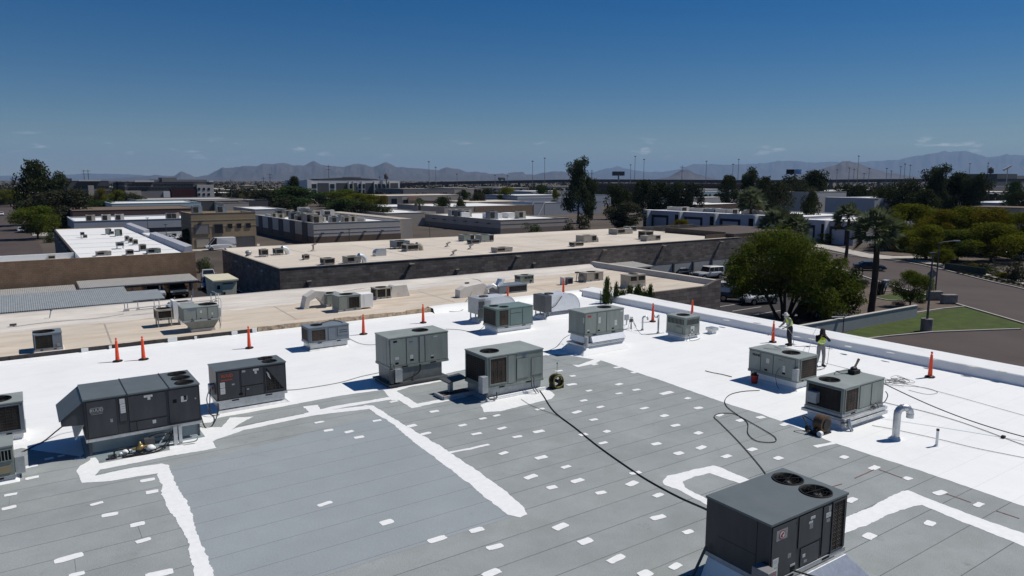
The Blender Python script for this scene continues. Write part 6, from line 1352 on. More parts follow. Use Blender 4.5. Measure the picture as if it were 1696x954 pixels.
# blue gray building behind the white roof
v, g = block('blue gray building with white roof and dark band, left of the tan block', 186, 122, 332, 367, 24, M_bluegray, M_wroof, bands=((.42, .62, M_navyb), (0, .42, M_wwall)), wins=((276, 388, 292, 399),))
for i, (px_, k) in enumerate(((150, 'tan'), (176, 'pale'), (198, 'pale'), (282, 'dark'), (290, 'tan'))):
 p = PY(px_, 364, 190); small_unit(k, p.x, 190, g[4], 1.5, ('tan unit at the left of the blue gray building roof', 'first pale unit on the blue gray building roof', 'second pale unit on the blue gray building roof', 'dark unit at the right of the blue gray building roof', 'tan unit at the right of the blue gray building roof')[i], 'units on the blue gray building')
block('long low maroon building behind the blue gray one', 222, 120, 330, 349.5, 30, M_maroon, M_brown, par=.1)
v, g = block('white building with pale blue fascia and a row of tiny windows', 283, 185, 333, 337.5, 30, M_paleblue, M_wroof, bands=((.30, .52, M_deepblue), (0, .30, M_wwall)), wins=[(x, 346, x + 2.5, 348.6) for x in range(196, 330, 9)])
block('long dark gray flat building behind the blue fascia one', 318, 226, 402, 331.5, 40, M_mgray, M_groof, bands=((.86, 1.0, M_bgray),), X1=None)
block('dark flat building wing left of the parked trucks', 300, 331, 444, 333, 26, M_dgray, M_groof)
block('small beige building with rooftop boxes left of the bushy trees', 285, 370, 412, 336, 18, M_bgray, M_bgray)
block('small white stair tower above a dark flat roof', 305, 409, 416, 331, 6, M_wwall, M_wwall)
# dark glass offices
v, g = block('dark glass office block with white end wall, longest on the left horizon', 430, 206, 353, 301.5, 40, M_dgray, M_dgray, name='office_building', bands=((.80, .87, M_mgray), (.52, .58, M_mgray)), wins=((211, 304, 250, 308), (254, 304, 320, 308), (211, 311, 320, 315), (231, 319, 268, 326, M_mgray)))
for q in ((324, 306, 353, 330, M_lgray, 3.5), (269, 317, 281, 331, M_wwall, 3.0), (222, 298.6, 254, 301.4, M_wwall, 2.5), (345, 299, 352, 301.5, M_wwall, 2.5), (231, 317, 270, 330, M_mgray, 2.6), (206, 316, 232, 324, M_bgray, 4.5), (282, 313, 331, 332, mat('dark_red_glass', (.06, .02, .02), .3), 3.2)):
 p, w = PY(q[0], q[1], 430), PY(q[2], q[3], 430); b = MB(v); b.box((p.x, 430 - q[5], max(0, w.z)), (w.x, 429.95, p.z)); b.build('facade_panel', q[4], v)
for q in ((268, 294, 293, 301.4), (254, 297.5, 344, 301.4)):
 p, w = PY(q[0], q[1], 440), PY(q[2], q[3], 440); b = MB(v); b.box((p.x, 440 + (q[0] < 260) * 2, g[4]), (w.x, 452, p.z)); b.build('penthouse', M_mgray, v)
for x in (328, 336, 344):
 for y in (311, 320):
  p, w = PY(x, y, 426.4), PY(x + 4, y + 4, 426.4); b = MB(v); b.box((p.x, 426.36, w.z), (w.x, 426.5, p.z)); b.build('window', M_win, v)
v, g = block('dark office block with white roof screen behind the big left tree', 440, 104, 180, 300, 36, M_dgray, M_dgray, name='office_building', bands=((.62, .70, M_mgray),), wins=((122, 308, 180, 312), (122, 316, 140, 321)))
for q in ((130, 297.6, 166, 300, M_wwall, 2.0), (145, 307, 156, 324, M_bgray, 2.4), (108, 295.5, 119, 300, M_dgray, 1.5)):
 p, w = PY(q[0], q[1], 440), PY(q[2], q[3], 440); b = MB(v); b.box((p.x, 440 - q[5], max(0, w.z)), (w.x, 439.9, p.z)); b.build('facade_panel', q[4], v)
block('small dark block between the two dark office blocks', 460, 192, 208, 303, 16, M_dgray, M_dgray, name='office_building')
# white apartments
v, g = block('white and black apartment block with dark curved roof in the middle distance', 440, 505, 662, 299, 40, M_wwall, M_dgray, name='apartment_building', wins=[(x0, 303.5, x1, 325, M_dgray) for x0, x1 in ((526, 545), (557, 576), (605.5, 619), (646.5, 659.5), (586, 592))] + [(x0, y0, x1, y1) for x0, x1 in ((513, 524), (547, 554), (579, 583.5), (594, 598), (600.5, 604), (621, 624), (626, 631), (633, 638), (641, 644)) for y0, y1 in ((305, 312), (314.5, 322))])  # tall dark gray panes paint in the darkness of recessed bays
p, w = PY(505, 297.5, 438), PY(513, 323, 438); b = MB(v); b.box((p.x, 434, 0), (w.x, 439.9, p.z)); b.build('stair_tower', M_wwall, v)
p, w = PY(528, 298, 452), PY(626, 302, 452); b = MB(v); b.prism([(p.x, w.z - 1), (p.x, p.z + .6), ((p.x + w.x) / 2, p.z + 1.6), (w.x, p.z + .4), (w.x, w.z - 1)], 452, 470, 0, 'y'); b.build('curved_roof', M_dgray, v)
p, w = PY(574, 293, 458), PY(598, 298, 458); b = MB(v); b.box((p.x, 458, g[4]), (w.x, 466, p.z)); b.build('penthouse', M_mgray, v)
p, w = PY(557, 296, 456), PY(600, 299, 456); b = MB(v); b.box((p.x, 456, g[4]), (w.x, 457.5, p.z)); b.build('roof_screen', M_mgray, v)
for x in (577.5, 585, 599, 620, 632, 645):
 p, w = PY(x - .8, 299.5, 439), PY(x + .8, 325, 439); b = MB(v); b.box((p.x, 438.6, 0), (w.x, 439.9, p.z - .3)); b.build('facade_panel', M_lgray, v)
block('long gray warehouse with beige right end below the freeway', 395, 668, 752, 313, 40, M_mgray, M_bgray); block('beige low building at the right end of the gray warehouse', 396, 752.5, 785, 313, 30, M_bgray, M_bgray)
v, g = block('tan commercial building with terracotta base and dark doorways', 330, 642, 790, 324.5, 40, M_bgray, M_beige2, wins=((668, 331, 676, 343),), bands=())
for q in ((642, 326, 666, 344, M_mgray), (648, 329, 657, 342, M_win), (676, 326, 694, 338, M_pink), (676, 338, 694, 344, M_redb)):
 p, w = PY(q[0], q[1], 330), PY(q[2], q[3], 330); b = MB(v); b.box((p.x, 329.6 - (q[4] is M_win) * .1, max(0, w.z)), (w.x, 329.95, p.z)); b.build('facade_panel', q[4], v)
block('brown building end beside the small palm', 250, 703, 722, 333, 14, M_brown, M_bgray)
block('light gray flat roof left of the small palm', 255, 630, 705, 343, 26, M_lgray, M_wroof, par=.2)
block('low beige roofs beyond the long parapet wall', 262, 783, 884, 335, 30, M_bgray, M_beige2, par=.2)
# tan two storey block
v, g = block('tan two storey block with square windows, dark left end', 160, 315.5, 423, 354, 10.8, M_tanwall, M_wroof, par=.35, wins=((323, 373, 346, 387, M_mgray), (354.5, 372, 369, 386), (377, 371, 384.5, 378), (392, 370.5, 399.5, 377.5), (407, 370, 415, 377), (325, 396, 347, 409, M_tanu), (356, 394, 371, 409, M_mgray), (382, 393, 422, 409, M_dgray)), bands=((.62, .655, M_tanlite), (.80, .825, M_tanlite)))
b = MB(v); p = PY(333, 366, 160); b.box((p.x - .3, 159.4, p.z - .2), (p.x + .3, 159.95, p.z + .1)); b.build('wall_light', M_steel, v)
for i, px_ in enumerate((326, 366)):
 p = PY(px_, 349, 166); small_unit('dark', p.x, 166, g[4], 1.6, ('dark box on the tan two storey block, left of two', 'dark box on the tan two storey block, right of two')[i], 'units on the tan block')
# light gray roof edge rising behind the tan block
v, g = block('light gray parapet roof behind the tan block and the crowded white roof', 209, 422, 474, 347, 24, M_lgray, M_wroof, par=.2)
# pale tilt up building crowded with units
v, g = block('pale gray building whose white roof is crowded with units', 157, 519, 663, 370, 47.4, M_lgray, M_wroof, par=.45, bands=((.0, .36, M_brown), (.70, .712, M_bgray), (.52, .532, M_bgray)))
x0, x1, y0, y1, zr, z1 = g
for yy in (161, 170, 179, 188, 197):
 b = MB(v); b.box((x0 - .12, yy, .5), (x0 - .051, yy + 3.6, z1 - .1)); b.build('dark_panel', M_dgray, v)
for px_ in (534, 566, 604, 633):
 p = PY(px_, 400, 157); b = MB(v); b.box((p.x - .25, 156.3, 2.35), (p.x + .25, 156.94, 2.6)); b.build('wall_light', M_steel, v)
b = MB(v); b.box((x1 - 7, y0 + 5, zr), (x1 - 6.6, y1, z1 + .5)); b.box((x1 - 18, y1 - 10, zr), (x1 - 17.6, y1, z1 + .2)); b.build('inner_parapet', M_lgray, v)
b = MB(v); b.box((x1, 157.6, 0), (x1 + 3.5, y1, z1 + .3)); b.build('wing_wall', M_bgray, v)
rr = random.Random(44); k = 0; used = []
while k < 34:
 x, y = rr.uniform(x0 + 1.5, x1 - 8.5), rr.uniform(y0 + 2.5, y1 - 4)
 if rr.random() < .5: y = rr.uniform(y0 + 2.5, y0 + 16)
 if any(abs(x - q[0]) < 2.2 and abs(y - q[1]) < 2.2 for q in used): continue
 used.append((x, y)); small_unit(('tan', 'pale', 'dark', 'tan')[k % 4], x, y, zr, rr.choice((1.2, 1.5, 1.5, 1.9, 2.3)), 'one of the many small units crowding the pale gray building roof', 'units crowding the pale gray building'); k += 1
# gray and beige complex to its right
v, g = block('low beige building with lit wall in the corner behind the crowded pale building', 203, 640, 722, 353.5, 30, M_bgray, M_wroof, par=.3)
v, g = block('gray striped building with long shaded side and white roof boxes left of the round bush', 160, 829, 942, 365, 42.8, M_bgray, M_wroof, par=.3, bands=((.0, .40, mat('taupe_band', (.24, .20, .175), .9, var=.08)), (.70, .715, M_mgray)), X1=PY(942, 358, 160).x)
x0, x1, y0, y1, zr, z1 = g
for i in range(6):
 b = MB(v); yy = y0 + 5 + i * 6.2; b.box((x0 - .7, yy, z1 - 1.2), (x0 - .06, yy + .9, z1 - 1.0)); b.build('wall_light', M_steel, v)
for a0, a1, d in ((-.42, -.30, 22), (.02, .20, 12), (.36, .50, 12)):
 b = MB(v); xx = x0 + (x1 - x0) * a0 * .8 + 4; b.box((max(xx, x0 + 1), y0 + d, zr), (max(xx, x0 + 1) + (x1 - x0) * (a1 - a0), y0 + d + 4, zr + 1.5)); b.build('roof_box', M_wwall, v)
for x, d, k, s_, lab in ((.16, 10, 'dark', 2.2, 'dark unit between the white boxes on the gray striped building'), (.55, 9, 'tan', 2.0, 'tan unit right of the white boxes on the gray striped building'), (.06, 24, 'dark', 2.0, 'dark unit left on the striped building roof, farther back'), (.12, 30, 'pale', 2.0, 'pale unit on the striped building roof, farther back'), (.22, 26, 'tan', 2.0, 'tan unit on the striped building roof, farther back')):
 small_unit(k, x0 + (x1 - x0) * x, y0 + d, zr, s_, lab, 'units on the striped building')
v, g = block('second tier of beige and brown walls behind the striped building', 212, 736, 882, 343, 36, M_bgray, M_wroof, par=.3)
b = MB(v); q0 = PY(786, 343, 212).x; b.box((q0, 211.9, 0), (g[1] + .02, 211.99, g[5] - .1)); b.build('upper_panel', mat('brown_stucco', (.25, .185, .13), .9, var=.08), v)  # brown wall; its left end paints in a shadowed stretch
# small sawtooth offices with white rims beyond the tall tree
for i, (xl, xr, yt) in enumerate(((884, 901, 336), (902, 945, 336), (976, 996, 334))):
 lab = ('narrow left one of the pale blue offices with slanted white rims', 'wide middle one of the pale blue offices with slanted white rims', 'right one of the pale blue offices with slanted white rims, behind the tall tree')[i]
 v, g = block(lab, 235, xl, xr, yt, 14, M_bluegray, M_groof, name='office_building', par=.2)
 x0, x1, y0, y1, zr, z1 = g; b = MB(v); b.hexa([(x0 - 3.5, y0 - .2, 0), (x0 - 3.0, y0 - .2, 0), (x0 - 3.0, y1, 0), (x0 - 3.5, y1, 0), (x0 - .3, y0 - .2, z1 + .3), (x0 + .2, y0 - .2, z1 + .3), (x0 + .2, y1, z1 + .3), (x0 - .3, y1, z1 + .3)]); b.build('slanted_rim', M_wwall, v)
 b = MB(v); b.hexa([(x0 - 3.0, y0 + .3, 0), (x0 - .1, y0 + .3, 0), (x0 - .1, y1, 0), (x0 - 3.0, y1, 0), (x0 - .4, y0 + .3, z1 - .2), (x0 - .1, y0 + .3, z1 - .2), (x0 - .1, y1, z1 - .2), (x0 - .4, y1, z1 - .2)]); b.build('entry_glass', M_win, v)
block('flat blue gray building with bright white roof edge behind the slanted offices', 290, 857, 942, 324, 30, M_bluegray, M_wroof, bands=((.78, .84, M_wwall),), par=.15)
block('gray blue building peeking right of the tall narrow tree', 300, 975, 1012, 323, 30, M_bluegray, M_groof)
block('pale flat roof left of the tall narrow tree, far off', 360, 880, 945, 317, 30, M_lgray, M_wroof, par=.1)
block('white storage building between dark trees, right of middle', 340, 1155, 1225, 314, 30, M_lgray, M_groof, par=.1)
block('pale blue sheds row behind the white roofed strip', 290, 1158, 1232, 318.5, 18, M_paleblue, M_wroof)
block('white gable wall building behind the white roofed strip', 262, 1140, 1240, 328, 20, M_lgray, M_groof)
block('long dark flat building with pale roof edge behind the white strip', 205, 1150, 1235, 339.5, 24, M_brown, M_wroof, par=.1)
# white strip building whose shaded side faces us
def side_block(label, X, pl, pr, yl, yr, depth, wall_m, roof_m, bays=0, par=.3):
 a, c = PX(pl, yl, X), PX(pr, yr, X); z1 = (a.z + c.z) / 2; y1, y0 = a.y, c.y
 v = thing('commercial_building', label, 'building', (X, y0, 0))
 b = MB(v); t = .3
 b.box((X, y0, 0), (X + t, y1, z1)); b.box((X + t, y0, 0), (X + depth, y0 + t, z1)); b.box((X + t, y1 - t, 0), (X + depth, y1, z1)); b.box((X + depth - t, y0 + t, 0), (X + depth, y1 - t, z1)); b.build('wall', wall_m, v)
 b = MB(v); b.poly([(X + t, y0 + t, z1 - par), (X + depth - t, y0 + t, z1 - par), (X + depth - t, y1 - t, z1 - par), (X + t, y1 - t, z1 - par)]); b.build('roof', roof_m, v)
 b = MB(v); b.box((X - .1, y0 - .1, z1), (X + 2.2, y1 + .1, z1 + .12)); b.build('coping', M_wroof, v)
 for i in range(bays):
  L_ = (y1 - y0) / bays; ya = y0 + i * L_
  b = MB(v); o = .08
  b.box((X - o, ya + .2 * L_, 0), (X - .01, ya + .26 * L_, z1 * .78)); b.box((X - o, ya + .66 * L_, 0), (X - .01, ya + .72 * L_, z1 * .78)); b.box((X - o, ya + .26 * L_, z1 * .66), (X - .01, ya + .66 * L_, z1 * .78)); b.build('bay_frame', M_navyb, v)
  b = MB(v); b.box((X - .03, ya + .78 * L_, 0), (X - .012, ya + 1.0 * L_, z1 * .85)); b.build('dark_entry', M_dark, v)
  b = MB(v); b.box((X - 1.6, ya + .74 * L_, 0), (X - .1, ya + .78 * L_, z1 - .05)); b.build('fin_wall', M_wwall, v)
 return v, (X, X + depth, y0, y1, z1 - par, z1)
M_shadewall = mat('shade_tinted_wall', (.46, .45, .49), .85, var=.06, scale=.3)  # lilac cast of the shaded side is put into the wall colour
v, g = side_block('long white roofed strip building with shaded bays and dark frames', 152, 1066, 1312, 347.5, 360.5, 30, M_shadewall, M_wroof, 4)
for i, (f, k, s) in enumerate(((.86, 'pale', 2.6), (.70, 'pale', 2.4), (.62, 'dark', 2.0), (.50, 'pale', 2.6), (.34, 'tan', 2.2), (.24, 'pale', 2.2))):
 small_unit(k, 152 + 7, g[2] + (g[3] - g[2]) * f, g[4], s, ('first pale box on the white strip roof from its left end', 'second pale box on the white strip roof from its left end', 'dark unit in the middle of the white strip roof', 'third pale box on the white strip roof, right of the dark unit', 'tan unit toward the right of the white strip roof', 'last pale box on the white strip roof near the palms')[i], 'boxes on the white strip building').scale = (s, s * 2.2, s * .5)
v, g = side_block('white roofed building with dark framed doors between the palms', 150, 1311, 1415, 363, 368, 26, M_shadewall, M_wroof, 2)
v, g = side_block('gray windowless building with white roof edge left of the dark trees', 225, 1367, 1449, 328.5, 327, 40, M_bluegray, M_wroof)
for i, (yt, xl, xr, Y, dp, m, rm, lab) in enumerate((
 (318.5, 1352, 1402, 150, 20, M_lgray, M_wroof, 'pale low building behind the gray windowless one'),
 (355, 1318, 1330, 112, 6, M_tanlite, M_wroof, 'small pale wall by the palms at the white roofed building'),
 (308, 1628, 1640, 330, 20, M_maroon, M_dgray, 'narrow dark building at the right end of the dark trees'),
 (300, 1640, 1650, 345, 14, M_dgray, M_dgray, 'dark tower block beside a lattice mast near the right edge'),
 (288, 1652, 1685, 420, 40, M_dgray, M_dgray, 'dark concrete building near the right edge on the skyline'),
 (291, 1676, 1760, 440, 40, M_mgray, M_bgray, 'pale stepped building cut by the right edge on the skyline'),
 (309, 1634, 1760, 250, 22, M_mgray, M_groof, 'gray green flat building at the right edge'),
 (321, 1642, 1674, 200, 14, M_wwall, M_wroof, 'white walled building at the right edge below the gray one'),
 (336, 1652, 1770, 150, 16, M_bluegray, M_wroof, 'low roofs and wall at the right edge above the yellow trees'))):
 v, g = block(lab, Y, xl, xr, yt, dp, m, rm, par=.3)
v = thing('house', 'gray house corner cut by the right edge above the yellow trees', 'house', (PY(1690, 360, 70).x, 70, 0))
b = MB(v); q = v.location; b.box((q.x, 70, 0), (q.x + 8, 80, PY(1690, 345, 70).z)); b.build('wall', M_bgray, v); b = MB(v); b.box((q.x - .4, 69.6, PY(1690, 345, 70).z), (q.x + 8.4, 80.4, PY(1690, 344, 70).z)); b.build('roof', M_brown, v)
# loose spread of low roofs up to the horizon
rr = random.Random(90)
for i in range(52):
 D = rr.choice((480, 560, 650, 760, 900, 1100)); px_ = rr.uniform(-20, 1700)
 if 500 < px_ < 670 and D < 700: continue
 p = PD(px_, 300, D); w = rr.uniform(14, 45); h = rr.uniform(3.8, 7.0)
 v = thing('low_building', 'tiny pale roof in the spread of low buildings below the horizon', 'building', (p.x, p.y, 0), 0, 'far low roofs')
 m = rr.choice((M_bgray, M_lgray, M_mgray, M_tanwall, M_pink, M_brown)); b = MB(v); b.box((p.x, p.y, 0), (p.x + w, p.y + 18, h)); b.build('wall', m, v)
 b = MB(v); b.box((p.x - .3, p.y - .3, h), (p.x + w + .3, p.y + 18.3, h + .4)); b.build('roof', rr.choice((M_wroof, M_bgray, M_beige2, M_groof)), v)
# ------------------------------------------------------------------ raised freeway, billboards, masts and poles
v = thing('freeway_bridge', 'long dark raised freeway along the horizon right of the apartments', 'bridge', (0, 0, 0))
ptsf = [(640, 305, 950), (661, 303.6, 930), (740, 300.8, 900), (860, 298.6, 860), (934, 297.4, 840), (1010, 297.0, 820), (1110, 297.5, 800), (1200, 298, 790), (1300, 298.2, 790), (1460, 296.5, 800), (1640, 296, 830), (1800, 296, 860)]
b = MB(v); c_ = MB(v); tops = [PD(*q) for q in ptsf]
for a, c in zip(tops[:-1], tops[1:]):
 d = Vector((c.x - a.x, c.y - a.y, 0)).normalized(); n_ = Vector((-d.y, d.x, 0)) * 12
 b.hexa([a - Vector((0, 0, 3.4)), c - Vector((0, 0, 3.4)), c + n_ - Vector((0, 0, 3.4)), a + n_ - Vector((0, 0, 3.4)), a, c, c + n_, a + n_])
b.build('deck', M_dgray, v)
for i, (a, c) in enumerate(zip(tops[:-1], tops[1:])):
 n_ = int((c - a).length / 42)
 for k in range(n_):
  p = a + (c - a) * (k / max(1, n_)); bb = MB(v); d = (c - a).normalized(); bb.box((p.x - 1 + 3, p.y + 3, 0), (p.x + 1 + 3, p.y + 6, p.z - 3.4)); bb.build('pier', M_mgray, v)
v = thing('freeway_bridge', 'lower ramp road below the raised freeway right of the tall tree', 'bridge', (0, 0, 0))
a, c = PD(985, 303.5, 640), PD(1260, 304, 620); b = MB(v); b.hexa([a - Vector((0, 0, 2)), c - Vector((0, 0, 2)), c + Vector((0, 10, -2)), a + Vector((0, 10, -2)), a, c, c + Vector((0, 10, 0)), a + Vector((0, 10, 0))]); b.build('deck', M_brown, v)
b = MB(v); b.hexa([Vector((a.x, a.y + 2, 0)), Vector((c.x, c.y + 2, 0)), Vector((c.x, c.y + 8, 0)), Vector((a.x, a.y + 8, 0)), a + Vector((0, 2, -2)), c + Vector((0, 2, -2)), c + Vector((0, 8, -2)), a + Vector((0, 8, -2))]); b.build('embankment', M_maroon, v)
p = PD(829, 297.6, 880); v = thing('truck', 'tiny dark truck on the raised freeway', 'truck', (p.x, p.y + 3, PD(829, 299, 868).z))
b = MB(); b.box((0, 0, .9), (7, 2.5, 3.6)); b.build('cargo_box', M_dgray, v); b = MB(); b.hexa([(7.2, .1, .8), (9.2, .1, .8), (9.2, 2.4, .8), (7.2, 2.4, .8), (7.2, .1, 3.0), (8.7, .1, 3.0), (8.7, 2.4, 3.0), (7.2, 2.4, 3.0)]); b.build('cab', M_dgray, v)
for x in (1.2, 2.4, 8.0):
 b = MB(); b.tube([(x, .1, .5), (x, 2.4, .5)], .5, 10); b.build('wheel', M_black, v)
def billboard(label, xl, xr, yt, yb, ybase, D, faces):
 p = PD((xl + xr) / 2, ybase, D); v = thing('billboard', label, 'billboard', (p.x, p.y, 0))
 a, c = PD(xl, yt, D), PD(xr, yb, D); w = Vector((c.x - a.x, c.y - a.y, 0)); ux = w.normalized(); nrm = Vector((ux.y, -ux.x, 0))
 b = MB(v); b.tube([(p.x, p.y, 0), (p.x, p.y, c.z + .5)], .7, 10); b.build('post', M_mgray, v)
 for f0, f1, m, nm in faces:
  q0, q1 = a + w * f0, a + w * f1; b = MB(v)
  b.hexa([Vector((q0.x, q0.y, c.z)), Vector((q1.x, q1.y, c.z)), Vector((q1.x, q1.y, c.z)) - nrm * .8, Vector((q0.x, q0.y, c.z)) - nrm * .8, Vector((q0.x, q0.y, a.z)), Vector((q1.x, q1.y, a.z)), Vector((q1.x, q1.y, a.z)) - nrm * .8, Vector((q0.x, q0.y, a.z)) - nrm * .8]); b.build(nm, m, v)
 return v
billboard('dark billboard on a single post above the freeway, right of the tall tree', 1014, 1034.5, 284, 291, 307, 640, ((0, 1, M_dgray, 'display_panel'), (.2, .8, M_mgray, 'catwalk')))
M_scr = mat('screen_blue', (.16, .30, .55), .4, var=.3, scale=.25)
v = billboard('black and blue pair of billboard screens over the dark trees at right', 1303, 1327, 280.5, 288.5, 320, 520, ((0, .52, M_dark, 'display_panel'), (.55, 1, M_scr, 'display_panel')))
def mast(label, px_, yt, yb, D, kind, group):
 p = PD(px_, yb, D); zt = PD(px_, yt, D).z; v = thing('light_mast' if kind == 'mast' else 'utility_pole', label, 'light mast' if kind == 'mast' else 'utility pole', (p.x, p.y, 0), 0, group)
 r = .00042 * D if kind == 'mast' else .0005 * D
 b = MB(v); b.tube([(p.x, p.y, 0), (p.x, p.y, zt)], [r, r * .6], 8); b.build('pole', M_steel if kind != 'mast' else M_mgray, v)
 b = MB(v)
 if kind == 'mast': b.lathe((p.x, p.y, zt), [(r * .8, -.6), (r * 3.6, -.3), (r * 3.6, .1), (r * .6, .5)], 10); b.build('lamp_ring', M_steel, v)
 else:
  for dz in (1.0, 3.2): b = MB(v); b.box((p.x - 1.7, p.y - .15, zt - dz - .15), (p.x + 1.7, p.y + .15, zt - dz + .1)); b.build('crossarm', M_steel, v)
 return v
MS = [(711, 268, 311), (722, 277, 300), (757, 288, 300), (820, 290, 308), (841, 291, 300), (882, 267, 298), (902, 262, 305), (1044, 273, 299), (1051, 259, 303), (1066, 264, 298), (1169, 267, 298), (1213, 272, 300), (1222, 264, 300), (1420, 258.5, 294), (1386, 281, 294), (1406, 278, 294), (1414, 280, 294), (1431, 287, 294), (1439, 279, 293), (1468, 279, 292), (1476, 283, 291), (1491, 276, 291), (1498, 271.5, 288), (1507, 273.5, 288), (1555, 273, 286), (1605, 271, 290)]
for i, q in enumerate(MS):
 mast('tall light mast on the freeway skyline' if True else '', q[0], q[1], q[2], 700 + (i * 37) % 160, 'mast', 'freeway light masts')
for i, (x, yt, yb, D, lab) in enumerate(((384, 297, 332, 420, 'dark utility pole over the yellow shrubs right of the dark glass office'), (448, 287, 312, 520, 'utility pole left of the spiky tree'), (437, 293, 312, 530, 'white topped utility pole at the left of a pair'), (545, 273, 300, 480, 'tall thin pole rising behind the apartment block'), (629, 291, 300, 520, 'short thin pole over the right end of the apartments'), (1129, 274, 305, 420, 'thick dark utility pole among the dark trees'), (140, 281, 300, 560, 'left one of two thin poles behind the left office block'), (147, 281, 300, 560, 'right one of two thin poles behind the left office block'), (1635, 268.5, 290, 500, 'dark pole with lamp head near the right edge skyline'), (980, 281, 300, 600, 'thin pole right of the tall narrow tree'))):
 mast(lab, x, yt, yb, D, 'pole', 'utility poles far off')
for x, yt, yb, D, lab in ((640, 287.5, 304, 470, 'gray cell tower with a dark antenna drum behind the apartments'), (1640, 277, 297, 420, 'stubby lattice mast with antenna drums near the right edge')):
 p = PD(x, yb, D); zt = PD(x, yt, D).z; v = thing('cell_tower', lab, 'cell tower', (p.x, p.y, 0))
 b = MB(v); b.tube([(p.x, p.y, 0), (p.x, p.y, zt)], [.45, .3], 8); b.build('pole', M_steel, v); b = MB(v); b.lathe((p.x, p.y, zt), [(.5, -3.6), (1.4, -3.4), (1.4, -.6), (.5, -.4), (.5, .2), (.001, .2)], 10); b.build('antenna', M_dgray, v)
p = PD(1668, 290, 410); v = thing('roadside_sign', 'small tilted white bar on a post on the right skyline', 'sign', (p.x, p.y, PD(1668, 291, 410).z - 6)); b = MB(v); b.tube([(p.x, p.y, 0 + v.location.z), (p.x, p.y, PD(1668, 279, 410).z)], .25, 6); b.build('post', M_lgray, v); b = MB(v); q = PD(1668, 279, 410); b.tube([q - RT * 2.0 - Vector((0, 0, .9)), q + RT * 2.0 + Vector((0, 0, 1.4))], [.6, .5], 8); b.build('sign_bar', M_lgray, v)
# nearer lamp posts
def lamp_post(label, px_, yb, yt, arm=None, r=.07, z=0.0, D=None, base=False):
 p = P(px_, yb, z) if D is None else PD(px_, yb, D); p = Vector((p.x, p.y, z)); zt = Zat(yt, (p.x, p.y)); v = thing('lamp_post', label, 'lamp post', (p.x, p.y, z), 0, 'lamp posts')
 b = MB(v); b.tube([(p.x, p.y, z), (p.x, p.y, zt)], [r * 1.3, r * .8], 8); b.build('pole', M_steel, v)
 b = MB(v)
 if arm:
  e = p + RT * arm; b.tube(smooth_pts([(p.x, p.y, zt - .3), (p.x, p.y, zt), (e.x, e.y, zt + .25)], 4), r * .6, 6); b.build('arm', M_steel, v); b = MB(v)
  b.obox((e.x, e.y, zt + .22), RT, Vector((-RT.y, RT.x, 0)), (0, 0, 1), .38, .13, .07); b.build('lamp_head', M_galvdull, v)
 else:
  b.obox((p.x, p.y, zt), RT, Vector((-RT.y, RT.x, 0)), (0, 0, 1), .3, .15, .06); b.build('lamp_head', M_steel, v)
 if base:
  b = MB(v); b.tube([(p.x, p.y, z), (p.x, p.y, z + 1.25)], .52, 12); b.build('concrete_base', mat('base_concrete', (.17, .165, .16), .9, var=.15, scale=3), v)
 return v
lamp_post('tall dark lamp post on a thick concrete base on the lawn', 1534, 549, 419, None, .09, base=True)
sl = lamp_post('slim street lamp with curved arm, standing at the kerb beside a traffic sign', 1548, 496, 402, 2.0, .08)
p = P(1548, 496); sg = thing('traffic_sign', 'diamond warning sign with a small plate seen from behind, by the street lamp', 'traffic sign', (p.x - .5, p.y + .3, 0))
b = MB(); b.tube([(0, 0, 0), (0, 0, 3.9)], .04, 6); b.build('post', M_galvdull, sg)
b = MB(); n_ = Vector((-FW.x, -FW.y, 0)).normalized(); s_ = Vector((-n_.y, n_.x, 0))
b.hexa([Vector((0, 0, 2.45)) + s_ * .0, Vector((0, 0, 2.45)) + n_ * .03, s_ * .62 + Vector((0, 0, 3.1)) + n_ * .03, s_ * .62 + Vector((0, 0, 3.1)), s_ * -.62 + Vector((0, 0, 3.1)), s_ * -.62 + Vector((0, 0, 3.1)) + n_ * .03, Vector((0, 0, 3.75)) + n_ * .03, Vector((0, 0, 3.75))]); b.build('diamond_plate', M_mgray, sg)
b = MB(); b.obox((0, 0, 2.15), s_, n_, (0, 0, 1), .3, .015, .22); b.build('small_plate', M_mgray, sg)
lamp_post('thin lamp post before the blue gray building, left one', 246, 390, 361, None, .06, D=150)
lamp_post('thin lamp post before the blue gray building, right one', 276, 396, 372, None, .06, D=150)
lamp_post('lamp post in front of the pale gray building with crowded roof', 579, 405, 380, None, .09, D=150)
lamp_post('thin lamp post by the tan wing beside the tilted shadow', 712, 396, 371, None, .05, D=160)
lamp_post('lamp post in front of the shaded bays of the white strip building', 1201, 383, 349, None, .08, D=190)
lamp_post('thin lamp post at the left corner of the white strip building', 1065, 381, 356, None, .07, D=195)
